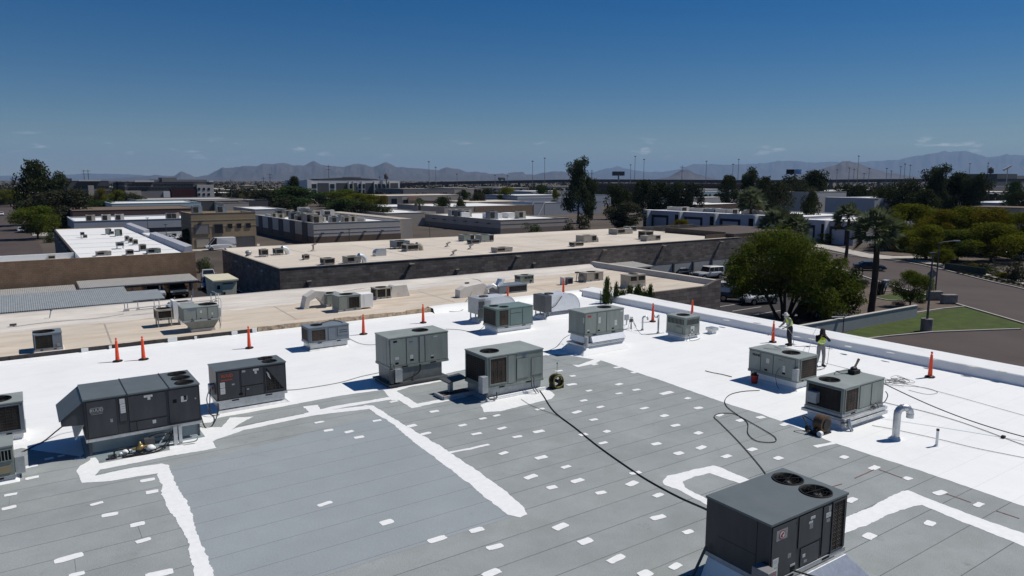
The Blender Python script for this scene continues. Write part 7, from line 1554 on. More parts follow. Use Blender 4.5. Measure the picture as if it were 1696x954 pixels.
# low walls, signs on the street side
v = thing('garden_wall', 'low gray block wall ending at the lawn', 'wall', (60, 38, 0))
b = MB(v); b.hexa([(50, 38.25, 0), (77.0, 37.7, 0), (77.0, 37.95, 0), (50, 38.5, 0), (50, 38.25, 1.25), (77.0, 37.7, 1.25), (77.0, 37.95, 1.25), (50, 38.5, 1.25)]); b.build('wall', mat('gray_stucco', (.32, .335, .34), .85, var=.07, scale=.5), v)
b = MB(v); b.hexa([(50, 38.2, 1.25), (77.05, 37.65, 1.25), (77.05, 38.0, 1.25), (50, 38.55, 1.25), (50, 38.2, 1.32), (77.05, 37.65, 1.32), (77.05, 38.0, 1.32), (50, 38.55, 1.32)]); b.build('coping', M_lgray, v)
p = P(1396, 551); v = thing('path_light', 'short dark bollard light with flat arm before the low gray wall', 'bollard', (p.x, p.y, 0)); b = MB(v); b.tube([(p.x, p.y, 0), (p.x, p.y, 1.5)], .05, 6); b.build('post', M_steel, v); b = MB(v); b.obox((p.x - .45, p.y + .3, 1.5), RT, Vector((-RT.y, RT.x, 0)), (0, 0, 1), .6, .12, .05); b.build('lamp_head', M_galvdull, v)
for i, (x, y) in enumerate(((1547, 497), (1571, 503))):
 p = P(x, y); v = thing('stone_monument', ('left block of the low stone sign wall at the corner', 'right block of the low stone sign wall at the corner')[i], 'sign wall', (p.x, p.y, 0), 0, 'stone blocks at the corner')
 b = MB(v); b.obox((p.x, p.y, .55), RT, Vector((-RT.y, RT.x, 0)), (0, 0, 1), .85, .35, .55); b.build('block', mat('rough_stone', (.26, .235, .21), .95, var=.3, scale=3, bump=.8, bscale=6), v, .08)
p = P(1466, 477); v = thing('utility_box', 'small gray utility box beside the dark agave', 'utility box', (p.x, p.y, 0)); b = MB(v); b.box((p.x - .45, p.y - .3, 0), (p.x + .45, p.y + .3, 1.0)); b.build('cabinet', M_galvdull, v, .03); b = MB(v); b.box((p.x - .5, p.y - .35, 1.0), (p.x + .5, p.y + .35, 1.08)); b.build('lid', M_galvdull, v)
p = P(1594, 446); v = thing('garden_wall', 'dark green fence wall behind the shrubs across the street', 'wall', (p.x, p.y, 0)); a, c = P(1588, 452), P(1660, 462); b = MB(v); n_ = Vector((.2, .2, 0))
b.hexa([a + Vector((2, 3, 0)), c + Vector((2, 3, 0)), c + Vector((2.2, 3.2, 0)), a + Vector((2.2, 3.2, 0)), a + Vector((2, 3, 1.1)), c + Vector((2, 3, 1.1)), c + Vector((2.2, 3.2, 1.1)), a + Vector((2.2, 3.2, 1.1))]); b.build('wall', mat('dark_green_wall', (.05, .065, .055), .9, var=.2), v)
# ================================================================== vehicles
M_tyre = mat('tyre', (0.015, 0.015, 0.016), .8)
M_rim = mat('wheel_rim', (0.30, 0.30, 0.31), .35, .8)
M_glass = glass_mat('car_glass', (0.012, 0.014, 0.017), .06)
M_head = mat('headlight_lens', (.60, .62, .63), .15, spec=.6); M_tail = mat('taillight_lens', (.28, .015, .012), .25)
M_trim = mat('black_trim', (.016, .016, .017), .5)
PAINT = {k: mat('car_paint_' + k, c, .28, .0, .03, 2, spec=.5, coat=.6) for k, c in dict(white=(.74, .75, .76), silver=(.42, .44, .46), black=(.010, .010, .011), navy=(.012, .02, .05), gray=(.10, .105, .11), maroon=(.07, .015, .015), tan=(.30, .27, .22)).items()}
KIND = {  # length, width, body stations (x, bottom, shoulder), cabin stations (x, top, half width factor)
 'sedan': dict(L=4.7, W=1.80, body=[(-2.35, .42, .78), (-2.25, .30, .98), (-1.5, .24, 1.02), (.75, .24, .95), (1.9, .26, .84), (2.28, .32, .72), (2.35, .40, .60)], cab=[(-1.75, .99, .86), (-.95, 1.42, .74), (.15, 1.46, .74), (1.05, .96, .84)], wheels=(-1.4, 1.4), R=.33),
 'suv': dict(L=4.7, W=1.88, body=[(-2.35, .50, .90), (-2.28, .38, 1.10), (-1.5, .32, 1.12), (.85, .32, 1.08), (1.9, .34, 1.02), (2.3, .40, .90), (2.35, .48, .72)], cab=[(-2.15, 1.10, .88), (-1.85, 1.66, .78), (.25, 1.72, .78), (1.15, 1.08, .86)], wheels=(-1.4, 1.42), R=.37),
 'jeep': dict(L=4.7, W=1.88, body=[(-2.2, .58, 1.05), (-2.18, .52, 1.12), (-1.4, .50, 1.14), (.55, .50, 1.14), (1.9, .52, 1.10), (2.1, .55, 1.02), (2.15, .6, .9)], cab=[(-2.15, 1.13, .88), (-2.12, 1.80, .82), (.3, 1.84, .82), (.62, 1.13, .86)], wheels=(-1.45, 1.5), R=.42),
 'van': dict(L=5.9, W=2.0, body=[(-2.95, .45, 1.15), (-2.92, .40, 1.25), (-1.8, .36, 1.25), (1.2, .36, 1.22), (2.5, .38, 1.05), (2.9, .42, .85), (2.95, .5, .7)], cab=[(-2.92, 1.24, .98), (-2.85, 2.55, .90), (1.0, 2.60, .90), (2.3, 1.12, .86)], wheels=(-1.8, 1.85), R=.36),
 'pickup': dict(L=5.6, W=1.95, body=[(-2.8, .55, 1.0), (-2.78, .5, 1.08), (-1.6, .42, 1.10), (.9, .42, 1.10), (2.3, .44, 1.08), (2.75, .48, .95), (2.8, .55, .8)], cab=[(-.95, 1.10, .88), (-.75, 1.76, .80), (.55, 1.80, .80), (1.35, 1.10, .86)], wheels=(-1.75, 1.8), R=.41)}
def car(label, x, y, rz, kind, col, group=None, roof=None, z=0.02):
 K = KIND[kind]; hw = K['W'] / 2; paint = PAINT[col]
 v = thing('cargo_van' if kind == 'van' else 'parked_car', label, 'van' if kind == 'van' else 'car', (x, y, z), rz, group)
 def loft(st, f, mi_fn, m, name, par):
  b = MB(); rings = [f(s) for s in st]; n = len(rings[0])
  for r_ in rings: b.v += [Vector(p) for p in r_]
  for i in range(len(rings) - 1):
   for k in range(n):
    b.f.append([i * n + k, (i + 1) * n + k, (i + 1) * n + (k + 1) % n, i * n + (k + 1) % n]); b.m.append(mi_fn(k)); b.sm.append(False)
  b.f.append(list(range(n))); b.m.append(0); b.sm.append(False)
  b.f.append([(len(rings) - 1) * n + k for k in range(n)][::-1]); b.m.append(0); b.sm.append(False)
  return b.build(name, m, par)
 def sec(s):
  xx, zb, zt = s; e = 1 - .10 * max(0, abs(xx) - K['L'] * .36) / (K['L'] * .14)
  w = hw * e
  return [(xx, -w * .9, zb), (xx, -w, zb + .14), (xx, -w, zt - .16), (xx, -w * .92, zt - .02), (xx, -w * .6, zt + .012), (xx, w * .6, zt + .012), (xx, w * .92, zt - .02), (xx, w, zt - .16), (xx, w, zb + .14), (xx, w * .9, zb)]
 body = loft(K['body'], sec, lambda k: 0, [paint], 'body', v)
 md = body.modifiers.new('bevel', 'BEVEL'); md.width = .04; md.segments = 2; md.limit_method = 'ANGLE'
 c = K['cab']
 # glass house and painted roof, pillars
 b = MB(); low = [(s[0], s[2]) for s in ((c[0][0], 0, hw * c[0][2]), (c[3][0], 0, hw * c[3][2]))]
 def pt(i, s): return Vector((c[i][0], s * hw * c[i][2], c[i][1] - (.05 if i in (1, 2) else .06)))
 P_ = [pt(i, s) for s in (-1, 1) for i in range(4)]
 side_glass = kind != 'van'
 b.add(P_, [(0, 3, 2, 1), (4, 5, 6, 7), (0, 1, 5, 4), (2, 3, 7, 6), (1, 2, 6, 5)], 0)
 b.build('windows' if False else 'glazing', M_glass, v)
 b = MB(); zt = c[1][1]
 a0, a1 = pt(1, 1), pt(2, 1); g = .02
 b.hexa([(a0.x - .04, -a0.y - g, a0.z), (a1.x + .05, -a1.y - g, a1.z), (a1.x + .05, a1.y + g, a1.z), (a0.x - .04, a0.y + g, a0.z), (a0.x + .05, -a0.y + .06, a0.z + .06), (a1.x - .08, -a1.y + .06, a1.z + .06), (a1.x - .08, a1.y - .06, a1.z + .06), (a0.x + .05, a0.y - .06, a0.z + .06)]); b.build('roof_panel', PAINT[roof] if roof else paint, v)
 b = MB()
 for s in (-1, 1):
  for i, j, t in ((0, 1, .05), (3, 2, .045)):
   b.tube([pt(i, s), pt(j, s)], t, 5)
  for f in ((.36, .68) if kind in ('suv', 'jeep', 'sedan', 'pickup') else (.72,)):
   lo = pt(0, s).lerp(pt(3, s), f); hi = pt(1, s).lerp(pt(2, s), f); b.tube([lo, hi], .045, 5)
  if kind == 'van':
   q0, q1 = pt(0, s), pt(1, s); o = Vector((0, s * .02, 0)); lo = pt(0, s).lerp(pt(3, s), .72); hi = pt(1, s).lerp(pt(2, s), .93)
   b.add([q0 + o, lo + o, hi + o, q1 + o], [(0, 1, 2, 3)], 0)
 if kind == 'van':
  q = [pt(0, -1), pt(0, 1), pt(1, 1), pt(1, -1)]; b.add([p - Vector((.02, 0, 0)) for p in q], [(0, 1, 2, 3)], 0)
 b.build('pillars' if False else 'pillar_frame', PAINT[roof] if kind == 'jeep' and roof else paint, v)
 for wx in K['wheels']:
  for s in (-1, 1):
   b = MB(); b.tube([(wx, s * (hw - .22), K['R']), (wx, s * (hw + .015), K['R'])], K['R'], 16); w_ = b.build('wheel', M_tyre, v)
   b = MB(); b.tube([(wx, s * (hw - .05), K['R']), (wx, s * (hw + .025), K['R'])], K['R'] * .62, 12); b.build('rim', M_rim, w_)
   b = MB(); n = 10
   b.tube([(wx + (K['R'] + .05) * math.cos(PI * k / n), s * (hw - .01), K['R'] + (K['R'] + .05) * math.sin(PI * k / n)) for k in range(n + 1)], .035, 5); b.build('wheel_arch', M_trim if kind in ('jeep', 'suv') else paint, v)
 zf = K['body'][-2][2]; zr = K['body'][1][2]; Lh = K['L'] / 2
 for s in (-1, 1):
  b = MB(); b.box((Lh - .22, s * (hw * .86) - .16, zf - .18), (Lh + .005, s * (hw * .86) + .02 * s + .10 * (s < 0), zf - .02)); b.build('headlight', M_head, v)
  b = MB(); b.box((-Lh - .01, s * hw * .80 - .12, zr - .30), (-Lh + .15, s * hw * .80 + .12, zr - .05)); b.build('taillight', M_tail, v)
  b = MB(); q = pt(3, s); b.box((q.x - .28, q.y + s * .05, q.z + .02), (q.x - .14, q.y + s * .28, q.z + .17)); b.build('side_mirror', paint, v)
 b = MB(); b.box((Lh - .06, -.5, .42), (Lh + .012, .5, zf - .18)); b.build('grille', M_trim, v)
 b = MB(); b.box((-Lh - .02, -hw * .8, .36), (-Lh + .1, hw * .8, .55)); b.build('bumper', M_trim if kind in ('jeep', 'suv') else paint, v)
 if kind == 'jeep':
  b = MB(); b.tube([(-Lh - .0, 0, 1.05), (-Lh - .22, 0, 1.05)], .40, 16); b.build('spare_wheel', M_tyre, v)
 if kind == 'pickup':
  b = MB(); b.box((-2.7, -hw * .8, 1.09), (-1.0, hw * .8, 1.125)); b.build('cargo_bed', M_trim, v)
 return v
H = PI / 2
def at_px(px_, py_): p = P(px_, py_); return p.x, p.y
p = P(1172, 462, .6); car('silver off roader with spare wheel parked by the painted block bays', p.x, p.y, PI * .97, 'jeep', 'silver', roof='white', z=.55)
p = P(1122, 459, .75); car('black car half hidden behind the beige parapet, left of the silver off roader', p.x, p.y, PI * .97, 'sedan', 'black', z=.65)
x, y = at_px(1200, 489); car('white car nosing out behind the brick wall corner', x, y, -PI * .30, 'suv', 'white')
x, y = at_px(1224, 499); car('dark navy car right of the white one at the brick corner', x, y, -PI * .30, 'pickup', 'navy')
x, y = at_px(1263, 504); car('white car dappled by tree shade, left of the leaning trunks', x, y + .5, PI * .92, 'suv', 'white')
x, y = at_px(1243, 489); car('black car in tree shade behind the dappled white car', x, y + 1, -PI * .32, 'suv', 'black')
x, y = at_px(1362, 526); car('black van like car in deep shade right of the tree trunks', x, y + 1, PI * .04, 'suv', 'black')
x, y = at_px(1440, 448); car('black sedan driving on the street behind the big palm trunk', x, y, -.88, 'sedan', 'black')
x, y = at_px(365, 414); car('white cargo van with high roof by the tan two storey block', x, y, PI, 'van', 'white')
x, y = at_px(284, 399); car('white car parked at the right end of the blue gray building', x, y, -.1, 'sedan', 'white')
car('silver car nosing out from under the higher pale carport', PY(260, 488, 85.4).x, 87.5, -H, 'suv', 'silver', z=AZ)
car('black car with bright bonnet under the higher pale carport', PY(298, 484, 86).x, 88.2, -H, 'suv', 'gray', z=AZ)
p = P(345, 458, 1.1); car('white roofed dark car in the gap right of the tan wall', p.x, p.y, -H * 1.1, 'sedan', 'silver', z=.62)
p = P(334, 468, AZ); car('navy car in shade at the right end of the tan wall', 18.6, 92.5, -H * 1.1, 'sedan', 'navy', z=1.15)
p = P(387, 484, AZ + 1.1); car('white car behind the cream air handler', p.x, p.y, .15, 'sedan', 'white', z=AZ)
x, y = at_px(185, 494); car('dark car deep under the pale carport left of the silver one', 8.0, 88.6, -H, 'sedan', 'black', z=AZ)
x, y = at_px(112, 494); car('dark car under the left carport below the tan wall', 3.0, 88.6, -H, 'sedan', 'black', z=AZ)
x, y = at_px(36, 385); car('white car with dark bonnet on the left street by the round tree', x, y, -H, 'sedan', 'white')
x, y = at_px(2, 357); car('white car cut by the left edge on the far left street', x, y, -H, 'sedan', 'white')
x, y = at_px(82, 414); car('navy car at the dark side of the white roofed building', 2.2, 112, 0.1, 'suv', 'navy')
for i, (px_, py_, c) in enumerate(((1668, 421, 'white'), (1684, 424, 'silver'), (1655, 418, 'white'), (1695, 427, 'white'))):
 x, y = at_px(px_, py_ + 4); car(('white car third from the right edge, under the yellow trees', 'silver car under the yellow trees near the right edge', 'white car farthest left of the row under the yellow trees', 'white car cut by the right edge under the yellow trees')[i], x, y, .7, 'sedan', c, 'cars under the yellow trees')
for i, (px_, py_) in enumerate(((150, 333), (163, 334), (172, 334))):
 p = PD(px_, py_, 300); car(('white truck roof left of the hedge beyond the maroon building', 'white van in the middle of three beyond the maroon building', 'white van right of three beyond the maroon building')[i], p.x, p.y, .2 * i, 'van', 'white', 'white vans beyond the maroon building')
# ================================================================== trees and plants
M_bark = mat('bark', (0.085, 0.065, 0.05), .95, var=.3, scale=4, bump=.8, bscale=12)
M_barkdk = mat('dark_bark', (0.035, 0.028, 0.024), .95, var=.3, scale=4)
M_palmbark = mat('palm_bark', (0.075, 0.055, 0.042), .95, var=.35, scale=3, bump=1.0, bscale=7, stretch=(1, 1, 5))
L_mesq = leaf_mat('mesquite_leaves', (.066, .090, .014), (.125, .155, .024), .4)
L_verde = leaf_mat('palo_verde_leaves', (.090, .105, .012), (.160, .165, .016), .35)
L_yel = leaf_mat('yellow_blossom_leaves', (.11, .10, .012), (.19, .155, .015), .3)
L_dark = leaf_mat('dark_leaves', (.026, .035, .015), (.058, .068, .028), .2)
L_euc = leaf_mat('eucalyptus_leaves', (.034, .048, .024), (.072, .088, .044), .25)
L_olive = leaf_mat('olive_leaves', (.032, .038, .022), (.060, .064, .038), .2)
L_green = leaf_mat('green_leaves', (.035, .06, .018), (.065, .095, .03), .25)
L_palm = leaf_mat('palm_leaves', (.085, .105, .05), (.185, .21, .125), .3)
L_dead = leaf_mat('dead_fronds', (.07, .05, .028), (.11, .08, .045), .1)
def crown(name, blobs, n, leaf, m, seed, parent=None, hollow=.45, wisp=.12):
 """leaf sprays through the volume of a crown made of clumps"""
 rr = random.Random(seed); vs_, fs = [], []
 wt = [b_[3] * b_[4] * b_[5] for b_ in blobs]; tot = sum(wt); acc = []; s = 0
 for w in wt: s += w ** .75; acc.append(s)
 for i in range(n):
  t = rr.uniform(0, s); k = next(j for j, a in enumerate(acc) if a >= t); bx, by, bz, rx, ry, rz = blobs[k]
  d = Vector((rr.gauss(0, 1), rr.gauss(0, 1), rr.gauss(0, 1))).normalized()
  rad = hollow + (1 - hollow) * rr.random() ** .6
  if rr.random() < wisp: rad *= rr.uniform(1.0, 1.22)
  p = Vector((bx + d.x * rx * rad, by + d.y * ry * rad, bz + d.z * rz * rad))
  nrm = (d * .7 + Vector((rr.uniform(-1, 1), rr.uniform(-1, 1), rr.uniform(-.4, 1)))).normalized()
  u = nrm.orthogonal().normalized(); a = rr.uniform(0, 6.28); w = nrm.cross(u); u, w = u * math.cos(a) + w * math.sin(a), w * math.cos(a) - u * math.sin(a)
  L_ = leaf * rr.uniform(.55, 1.35); wd = L_ * rr.uniform(.35, .6); b0 = len(vs_)
  vs_ += [p - u * L_ * .5, p + w * wd * .5 + nrm * L_ * .08, p + u * L_ * .5, p - w * wd * .5 + nrm * L_ * .08]
  fs.append((b0, b0 + 1, b0 + 2, b0 + 3))
 me = bpy.data.meshes.new(name); me.from_pydata([tuple(v) for v in vs_], [], fs); me.materials.append(m)
 return link(name, me, parent)
def limbs(parent, segs, m=M_bark, name='trunk', n=6):
 b = MB()
 for pts, r0, r1 in segs:
  pts = smooth_pts([Vector(p) for p in pts], 3); k = len(pts) - 1
  b.tube(pts, [r0 + (r1 - r0) * i / k for i in range(k + 1)], n)
 return b.build(name, m, parent)
def blobs_round(rr, k, w=.5, z0=.35, z1=1.0, r=(.16, .26), flatk=.8):
 out = []
 for i in range(k):
  a = rr.uniform(0, 6.28); q = (rr.random() ** .5); rad = rr.uniform(*r); zc = z0 + (z1 - z0) * rr.random()
  lim = w * math.sqrt(max(.05, 1 - ((zc - (z0 + z1) / 2) / ((z1 - z0) / 2)) ** 2)) - rad * .6
  lim = max(.02, lim); out.append((math.cos(a) * q * lim, math.sin(a) * q * lim, min(zc, 1 - rad * flatk), rad, rad, rad * flatk))
 return out
TREES = {}
def tree_proto(kind, var):
 key = (kind, var)
 if key in TREES: return TREES[key]
 rr = random.Random(hash(kind) % 1 + 100 * var + {'dark': 1, 'verde': 2, 'yellow': 3, 'olive': 4, 'green': 5, 'euc': 6, 'shrub': 7, 'cypress': 8, 'mesq': 9}[kind])
 root = thing('tree', 'tree', 'tree')
 if kind in ('dark', 'olive', 'green'):
  m = {'dark': L_dark, 'olive': L_olive, 'green': L_green}[kind]
  bl = blobs_round(rr, 24, .52, .08, .98, (.15, .24), .9); crown('crown', bl, 5200, .060, m, 5 + var, root)
  limbs(root, [([(0, 0, 0), (.01, 0, .2), (.0, .02, .5)], .03, .012)] + [([(0, 0, .18), (b_[0] * .6, b_[1] * .6, .35), (b_[0], b_[1], b_[2])], .016, .004) for b_ in bl[:7]], M_barkdk)
 elif kind in ('verde', 'yellow', 'mesq'):
  m = {'verde': L_verde, 'yellow': L_yel, 'mesq': L_mesq}[kind]
  bl = blobs_round(rr, 34, .55, .24 if kind == 'mesq' else .10, .97, (.12, .21), .75); crown('crown', bl, 11000, .038, m, 9 + var, root, .3, .3)
  limbs(root, [([(0, 0, 0), (.01, .01, .16), (.03, 0, .3)], .024, .016)] + [([(0, 0, .1 + .02 * i), (b_[0] * .5, b_[1] * .5, .34), (b_[0], b_[1], b_[2])], .016, .003) for i, b_ in enumerate(bl[:8])], M_bark)
 elif kind == 'euc' and var == 2:
  bl = [(rr.uniform(-.36, .36) * (1.1 - z * .8), rr.uniform(-.36, .36) * (1.1 - z * .8), z, r_, r_, r_ * .6) for z, r_ in [(.24 + .72 * i / 37, rr.uniform(.12, .19)) for i in range(38)]]
  bl = [(b_[0] + (.14 if b_[2] > .72 and i % 2 else -.12 if b_[2] > .72 else 0), *b_[1:]) for i, b_ in enumerate(bl)]
  crown('crown', bl, 8500, .045, L_euc, 23, root, .2, .35)
  limbs(root, [([(0, 0, 0), (.02, 0, .25), (-.02, .01, .5), (-.1, 0, .9)], .04, .006), ([(0, 0, .2), (.08, 0, .5), (.14, 0, .9)], .025, .005)] + [([(0, 0, .2 + .02 * i), (b_[0] * .5, b_[1] * .5, b_[2] - .1), (b_[0], b_[1], b_[2])], .014, .003) for i, b_ in enumerate(bl[::3])], M_bark)
 elif kind == 'euc':
  bl = [(rr.uniform(-.3, .3) * (1 - abs(z - .6)), rr.uniform(-.3, .3) * (1 - abs(z - .6)), z, r_, r_, r_ * .8) for z, r_ in [(rr.uniform(.18, .92), rr.uniform(.11, .19)) for _ in range(26)]]
  crown('crown', bl, 7000, .052, L_euc, 21 + var, root, .35, .2)
  limbs(root, [([(0, 0, 0), (.01, 0, .25), (-.01, .01, .5), (0, 0, .85)], .03, .006)] + [([(0, 0, .2 + .04 * i), (b_[0] * .5, b_[1] * .5, b_[2] - .1), (b_[0], b_[1], b_[2])], .014, .003) for i, b_ in enumerate(bl[:9])], M_bark)
 elif kind == 'cypress':
  bl = [(rr.uniform(-.3, .3) * (1 - .06 * i), rr.uniform(-.3, .3) * (1 - .06 * i), .06 + .84 * i / 11, rr.uniform(.14, .34) * (1.1 - .06 * i), rr.uniform(.14, .34) * (1.1 - .06 * i), .09) for i in range(12)]
  crown('crown', bl, 2600, .16, L_green, 31 + var, root, .2, .4); limbs(root, [([(0, 0, 0), (0, 0, .3), (0, 0, .9)], .06, .01)], M_barkdk)
 elif kind == 'shrub':
  bl = blobs_round(rr, 9, .5, .05, .95, (.2, .32), .9); crown('crown', bl, 1500, .07, L_olive if var < 2 else L_green, 41 + var, root)
  limbs(root, [([(0, 0, 0), (.05, .02, .2), (.1, .1, .6)], .03, .008), ([(0, 0, 0), (-.06, .02, .2), (-.14, -.05, .55)], .03, .008)], M_bark)
 TREES[key] = root
 root['unused'] = 1
 return root
_used = set()
def tree(kind, var, label, px_, yt, wpx, D=None, yb=None, group='trees among the far buildings', name=None, cat='tree', z=0.0):
 p = PD(px_, 300, D) if D else P(px_, yb, z)
 p = Vector((p.x, p.y, 0)); zt = Zat(yt, (p.x, p.y)); h = max(.6, zt - z); dep = (Vector((p.x, p.y, z)) - C0).dot(FW); w = wpx * dep / FPX
 pr = tree_proto(kind, var)
 if (kind, var) in _used: o = copy_tree(pr)
 else: o = pr; _used.add((kind, var))
 if 'unused' in o: del o['unused']
 o.name = name or {'dark': 'dark_tree', 'verde': 'palo_verde_tree', 'yellow': 'yellow_tree', 'olive': 'olive_tree', 'green': 'leafy_tree', 'euc': 'eucalyptus_tree', 'shrub': 'shrub', 'cypress': 'conifer_tree', 'mesq': 'mesquite_tree'}[kind]
 o.location = (p.x, p.y, z); o.scale = (w, w, h); o.rotation_euler = (0, 0, rnd.uniform(0, 6.28))
 tag(o, label, cat, group)
 return o
# left side
tree('dark', 2, 'tallest dark eucalyptus towering at the left edge', 57, 263, 70, D=225, group='trees at the left')
tree('euc', 1, 'second dark eucalyptus top right of the tallest one at left', 97, 285, 50, D=228, group='trees at the left')
tree('olive', 0, 'gray green drooping tree right of the tall left eucalyptus', 112, 312, 86, D=200, group='trees at the left')
tree('olive', 1, 'dark olive crown filling below the tall left eucalyptus', 66, 318, 80, D=206, group='trees at the left')
tree('mesq', 1, 'round green tree with short trunk standing by the left street', 63, 340, 80, yb=396, group='trees at the left')
tree('shrub', 2, 'small green shrub by the dark side of the white roofed building', 84, 383, 24, yb=402, group='trees at the left', cat='shrub')
for a in (('yellow', 0, 'yellow blossoming tree left of the dark glass office', 166, 312, 28, 320), ('verde', 0, 'pale yellow green tree before the dark glass office', 193, 314, 34, 310), ('dark', 0, 'dark round tree at the left base of the dark glass office', 217, 318, 43, 305), ('green', 0, 'low green hedge tree beyond the maroon building, left', 140, 329, 52, 270), ('green', 1, 'low green hedge tree beyond the maroon building, right', 168, 331, 49, 268), ('verde', 1, 'yellow green crown at the far left edge', 14, 314, 44, 380), ('olive', 2, 'low gray green tree at the left edge horizon', -4, 318, 40, 400),
          ('olive', 0, 'gray brown tree left of the spiky tree in the middle distance', 436, 313, 52, 330), ('dark', 1, 'dark spiky topped tree near the pole in the middle distance', 487, 291, 26, 360), ('green', 0, 'broad green tree below the spiky one', 484, 308, 84, 340), ('olive', 1, 'brownish tree left of the pale parapet roof', 466, 327, 34, 250),
          ('green', 1, 'green tree at the left foot of the apartments', 534, 318, 52, 380), ('mesq', 1, 'bright green tall tree before the apartments', 566, 313, 63, 360), ('verde', 0, 'light green tree in the middle before the apartments', 592, 320, 58, 340), ('green', 2, 'dark green tree row middle, below the apartments', 570, 328, 69, 260), ('dark', 2, 'dark low tree beside the pale building parapet, left of two', 598, 334, 63, 235), ('dark', 0, 'dark low tree beside the pale building parapet, right of two', 622, 336, 52, 232), ('verde', 1, 'soft green tree at the right foot of the apartments', 612, 322, 49, 330), ('yellow', 1, 'small yellow tree at the right end of the apartment trees', 633, 323, 20, 325),
          ('dark', 1, 'dark wide bush tree over the gray parapet complex', 733, 325, 36, 250), ('dark', 2, 'dark reddish bush right of the wide one over the parapet complex', 762, 330, 28, 248), ('green', 0, 'small green tree before the beige warehouse end', 768, 314, 22, 340), ('olive', 2, 'gray green tree right of the beige warehouse end', 790, 318, 28, 330), ('verde', 2, 'pale green palo verde on the freeway side, left', 838, 309, 34, 360), ('olive', 0, 'dusty tree below the freeway middle', 806, 312, 24, 380), ('verde', 0, 'yellow green tree left of the tall narrow tree', 920, 312, 18, 330), ('green', 1, 'small dark green trees left of the tall narrow tree', 898, 306, 30, 420)):
 tree(a[0], a[1], a[2], a[3], a[4], a[5], D=a[6])
tree('shrub', 2, 'round bush against the gray striped building', 880, 366, 36, D=175, cat='shrub'); tree('shrub', 0, 'gray shrub left of two by the striped building end', 942, 360, 30, D=180, cat='shrub'); tree('shrub', 1, 'greener shrub right of two by the striped building end', 966, 354, 38, D=182, cat='shrub')
tree('euc', 2, 'tall narrow eucalyptus standing alone in the middle', 958, 264, 56, D=235)
tree('euc', 0, 'lower right half of the tall narrow eucalyptus pair', 976, 290, 34, D=238)
for a in (('dark', 0, 'dense dark tree right of the tall narrow one', 1022, 303, 46, 260), ('olive', 1, 'drooping gray green tree before the white strip building', 1035, 334, 72, 205), ('dark', 1, 'dark tree at the left of the freeway clump', 1066, 297, 44, 290), ('dark', 2, 'wide dark tree in the middle of the freeway clump', 1095, 300, 56, 280), ('dark', 0, 'dark tree under the thick pole in the freeway clump', 1124, 299, 46, 275), ('olive', 2, 'dark tree at the right of the freeway clump', 1148, 302, 38, 270),
          ('dark', 1, 'dark tree between freeway clump and palm', 1207, 289, 40, 330), ('euc', 1, 'dark ragged tree behind the tall palm', 1243, 278, 46, 260), ('dark', 2, 'dark tree right behind the tall palm', 1268, 291, 44, 250), ('olive', 0, 'broad gray dark tree right of the tall palm', 1288, 300, 62, 200), ('dark', 0, 'dark tree below the billboard screens', 1312, 288, 46, 300), ('dark', 1, 'tall dark tree right of the billboard screens', 1350, 281, 56, 300), ('olive', 1, 'gray dark tree under the billboard screens', 1330, 298, 50, 270), ('dark', 2, 'dark tree with clear trunks over the white roofed building', 1346, 316, 36, 190),
          ('dark', 0, 'dark rounded tree before the far roofs, left of two', 1404, 303, 40, 320), ('dark', 1, 'dark rounded tree before the far roofs, right of two', 1425, 306, 40, 315), ('olive', 2, 'low dusty tree far off behind the gray windowless building', 1462, 308, 40, 330),
          ('dark', 2, 'dark tree at the left of the big dark row at right', 1468, 311, 52, 240), ('dark', 0, 'second dark tree in the big row at right', 1502, 294, 62, 230), ('euc', 2, 'tallest middle tree in the big dark row at right', 1552, 276, 66, 225), ('dark', 1, 'fourth dark tree in the big row at right', 1588, 284, 62, 228), ('euc', 0, 'last ragged tree at the right of the big dark row', 1620, 286, 54, 222), ('dark', 2, 'low dark filler tree below the big row at right', 1535, 312, 70, 215),
          ('dark', 0, 'low dark tree cut by the right edge', 1690, 315, 40, 235), ('green', 2, 'green tree beside the dark tower at right', 1682, 299, 36, 330)):
 tree(a[0], a[1], a[2], a[3], a[4], a[5], D=a[6], group='dark trees on the right skyline')
for a in (('verde', 0, 'large yellow green palo verde behind the big palm, left end of the row', 1512, 337, 96, 150), ('yellow', 0, 'yellow palo verde second in the row across the street', 1566, 347, 70, 140), ('verde', 1, 'yellow green palo verde third in the row across the street', 1600, 341, 92, 142), ('yellow', 1, 'golden palo verde at the right end of the row', 1655, 343, 96, 136), ('verde', 2, 'palo verde cut by the right edge', 1705, 350, 80, 128), ('verde', 1, 'low wide palo verde overhanging the lot at the right edge', 1655, 368, 110, 124), ('verde', 0, 'palo verde behind the street lamp, lower front row', 1545, 372, 84, 127), ('verde', 2, 'dense palo verde filling behind the row, left', 1535, 345, 90, 156), ('verde', 1, 'dense palo verde filling behind the row, right', 1630, 348, 100, 158), ('mesq', 1, 'darker green tree below the palo verde row', 1598, 380, 96, 126), ('mesq', 1, 'green tree behind the two palms', 1490, 362, 60, 145), ('yellow', 0, 'small yellow shrubby tree over the block building end', 1130, 363, 42, 175)):
 tree(a[0], a[1], a[2], a[3], a[4], a[5], D=a[6], group='yellow green trees on the right')
tree('mesq', 1, 'small round tree on the corner lawn with a single trunk', 1507, 448, 62, yb=508, group='trees by the street')
tree('verde', 2, 'small bare looking sapling at the pavement bend', 1365, 386, 30, yb=404, group='trees by the street')
tree('shrub', 0, 'sparse young tree by the far pavement at right', 1680, 420, 44, yb=466, group='trees by the street')
tree('verde', 1, 'bushy young tree behind the street lamp', 1562, 412, 40, yb=440, group='trees by the street')
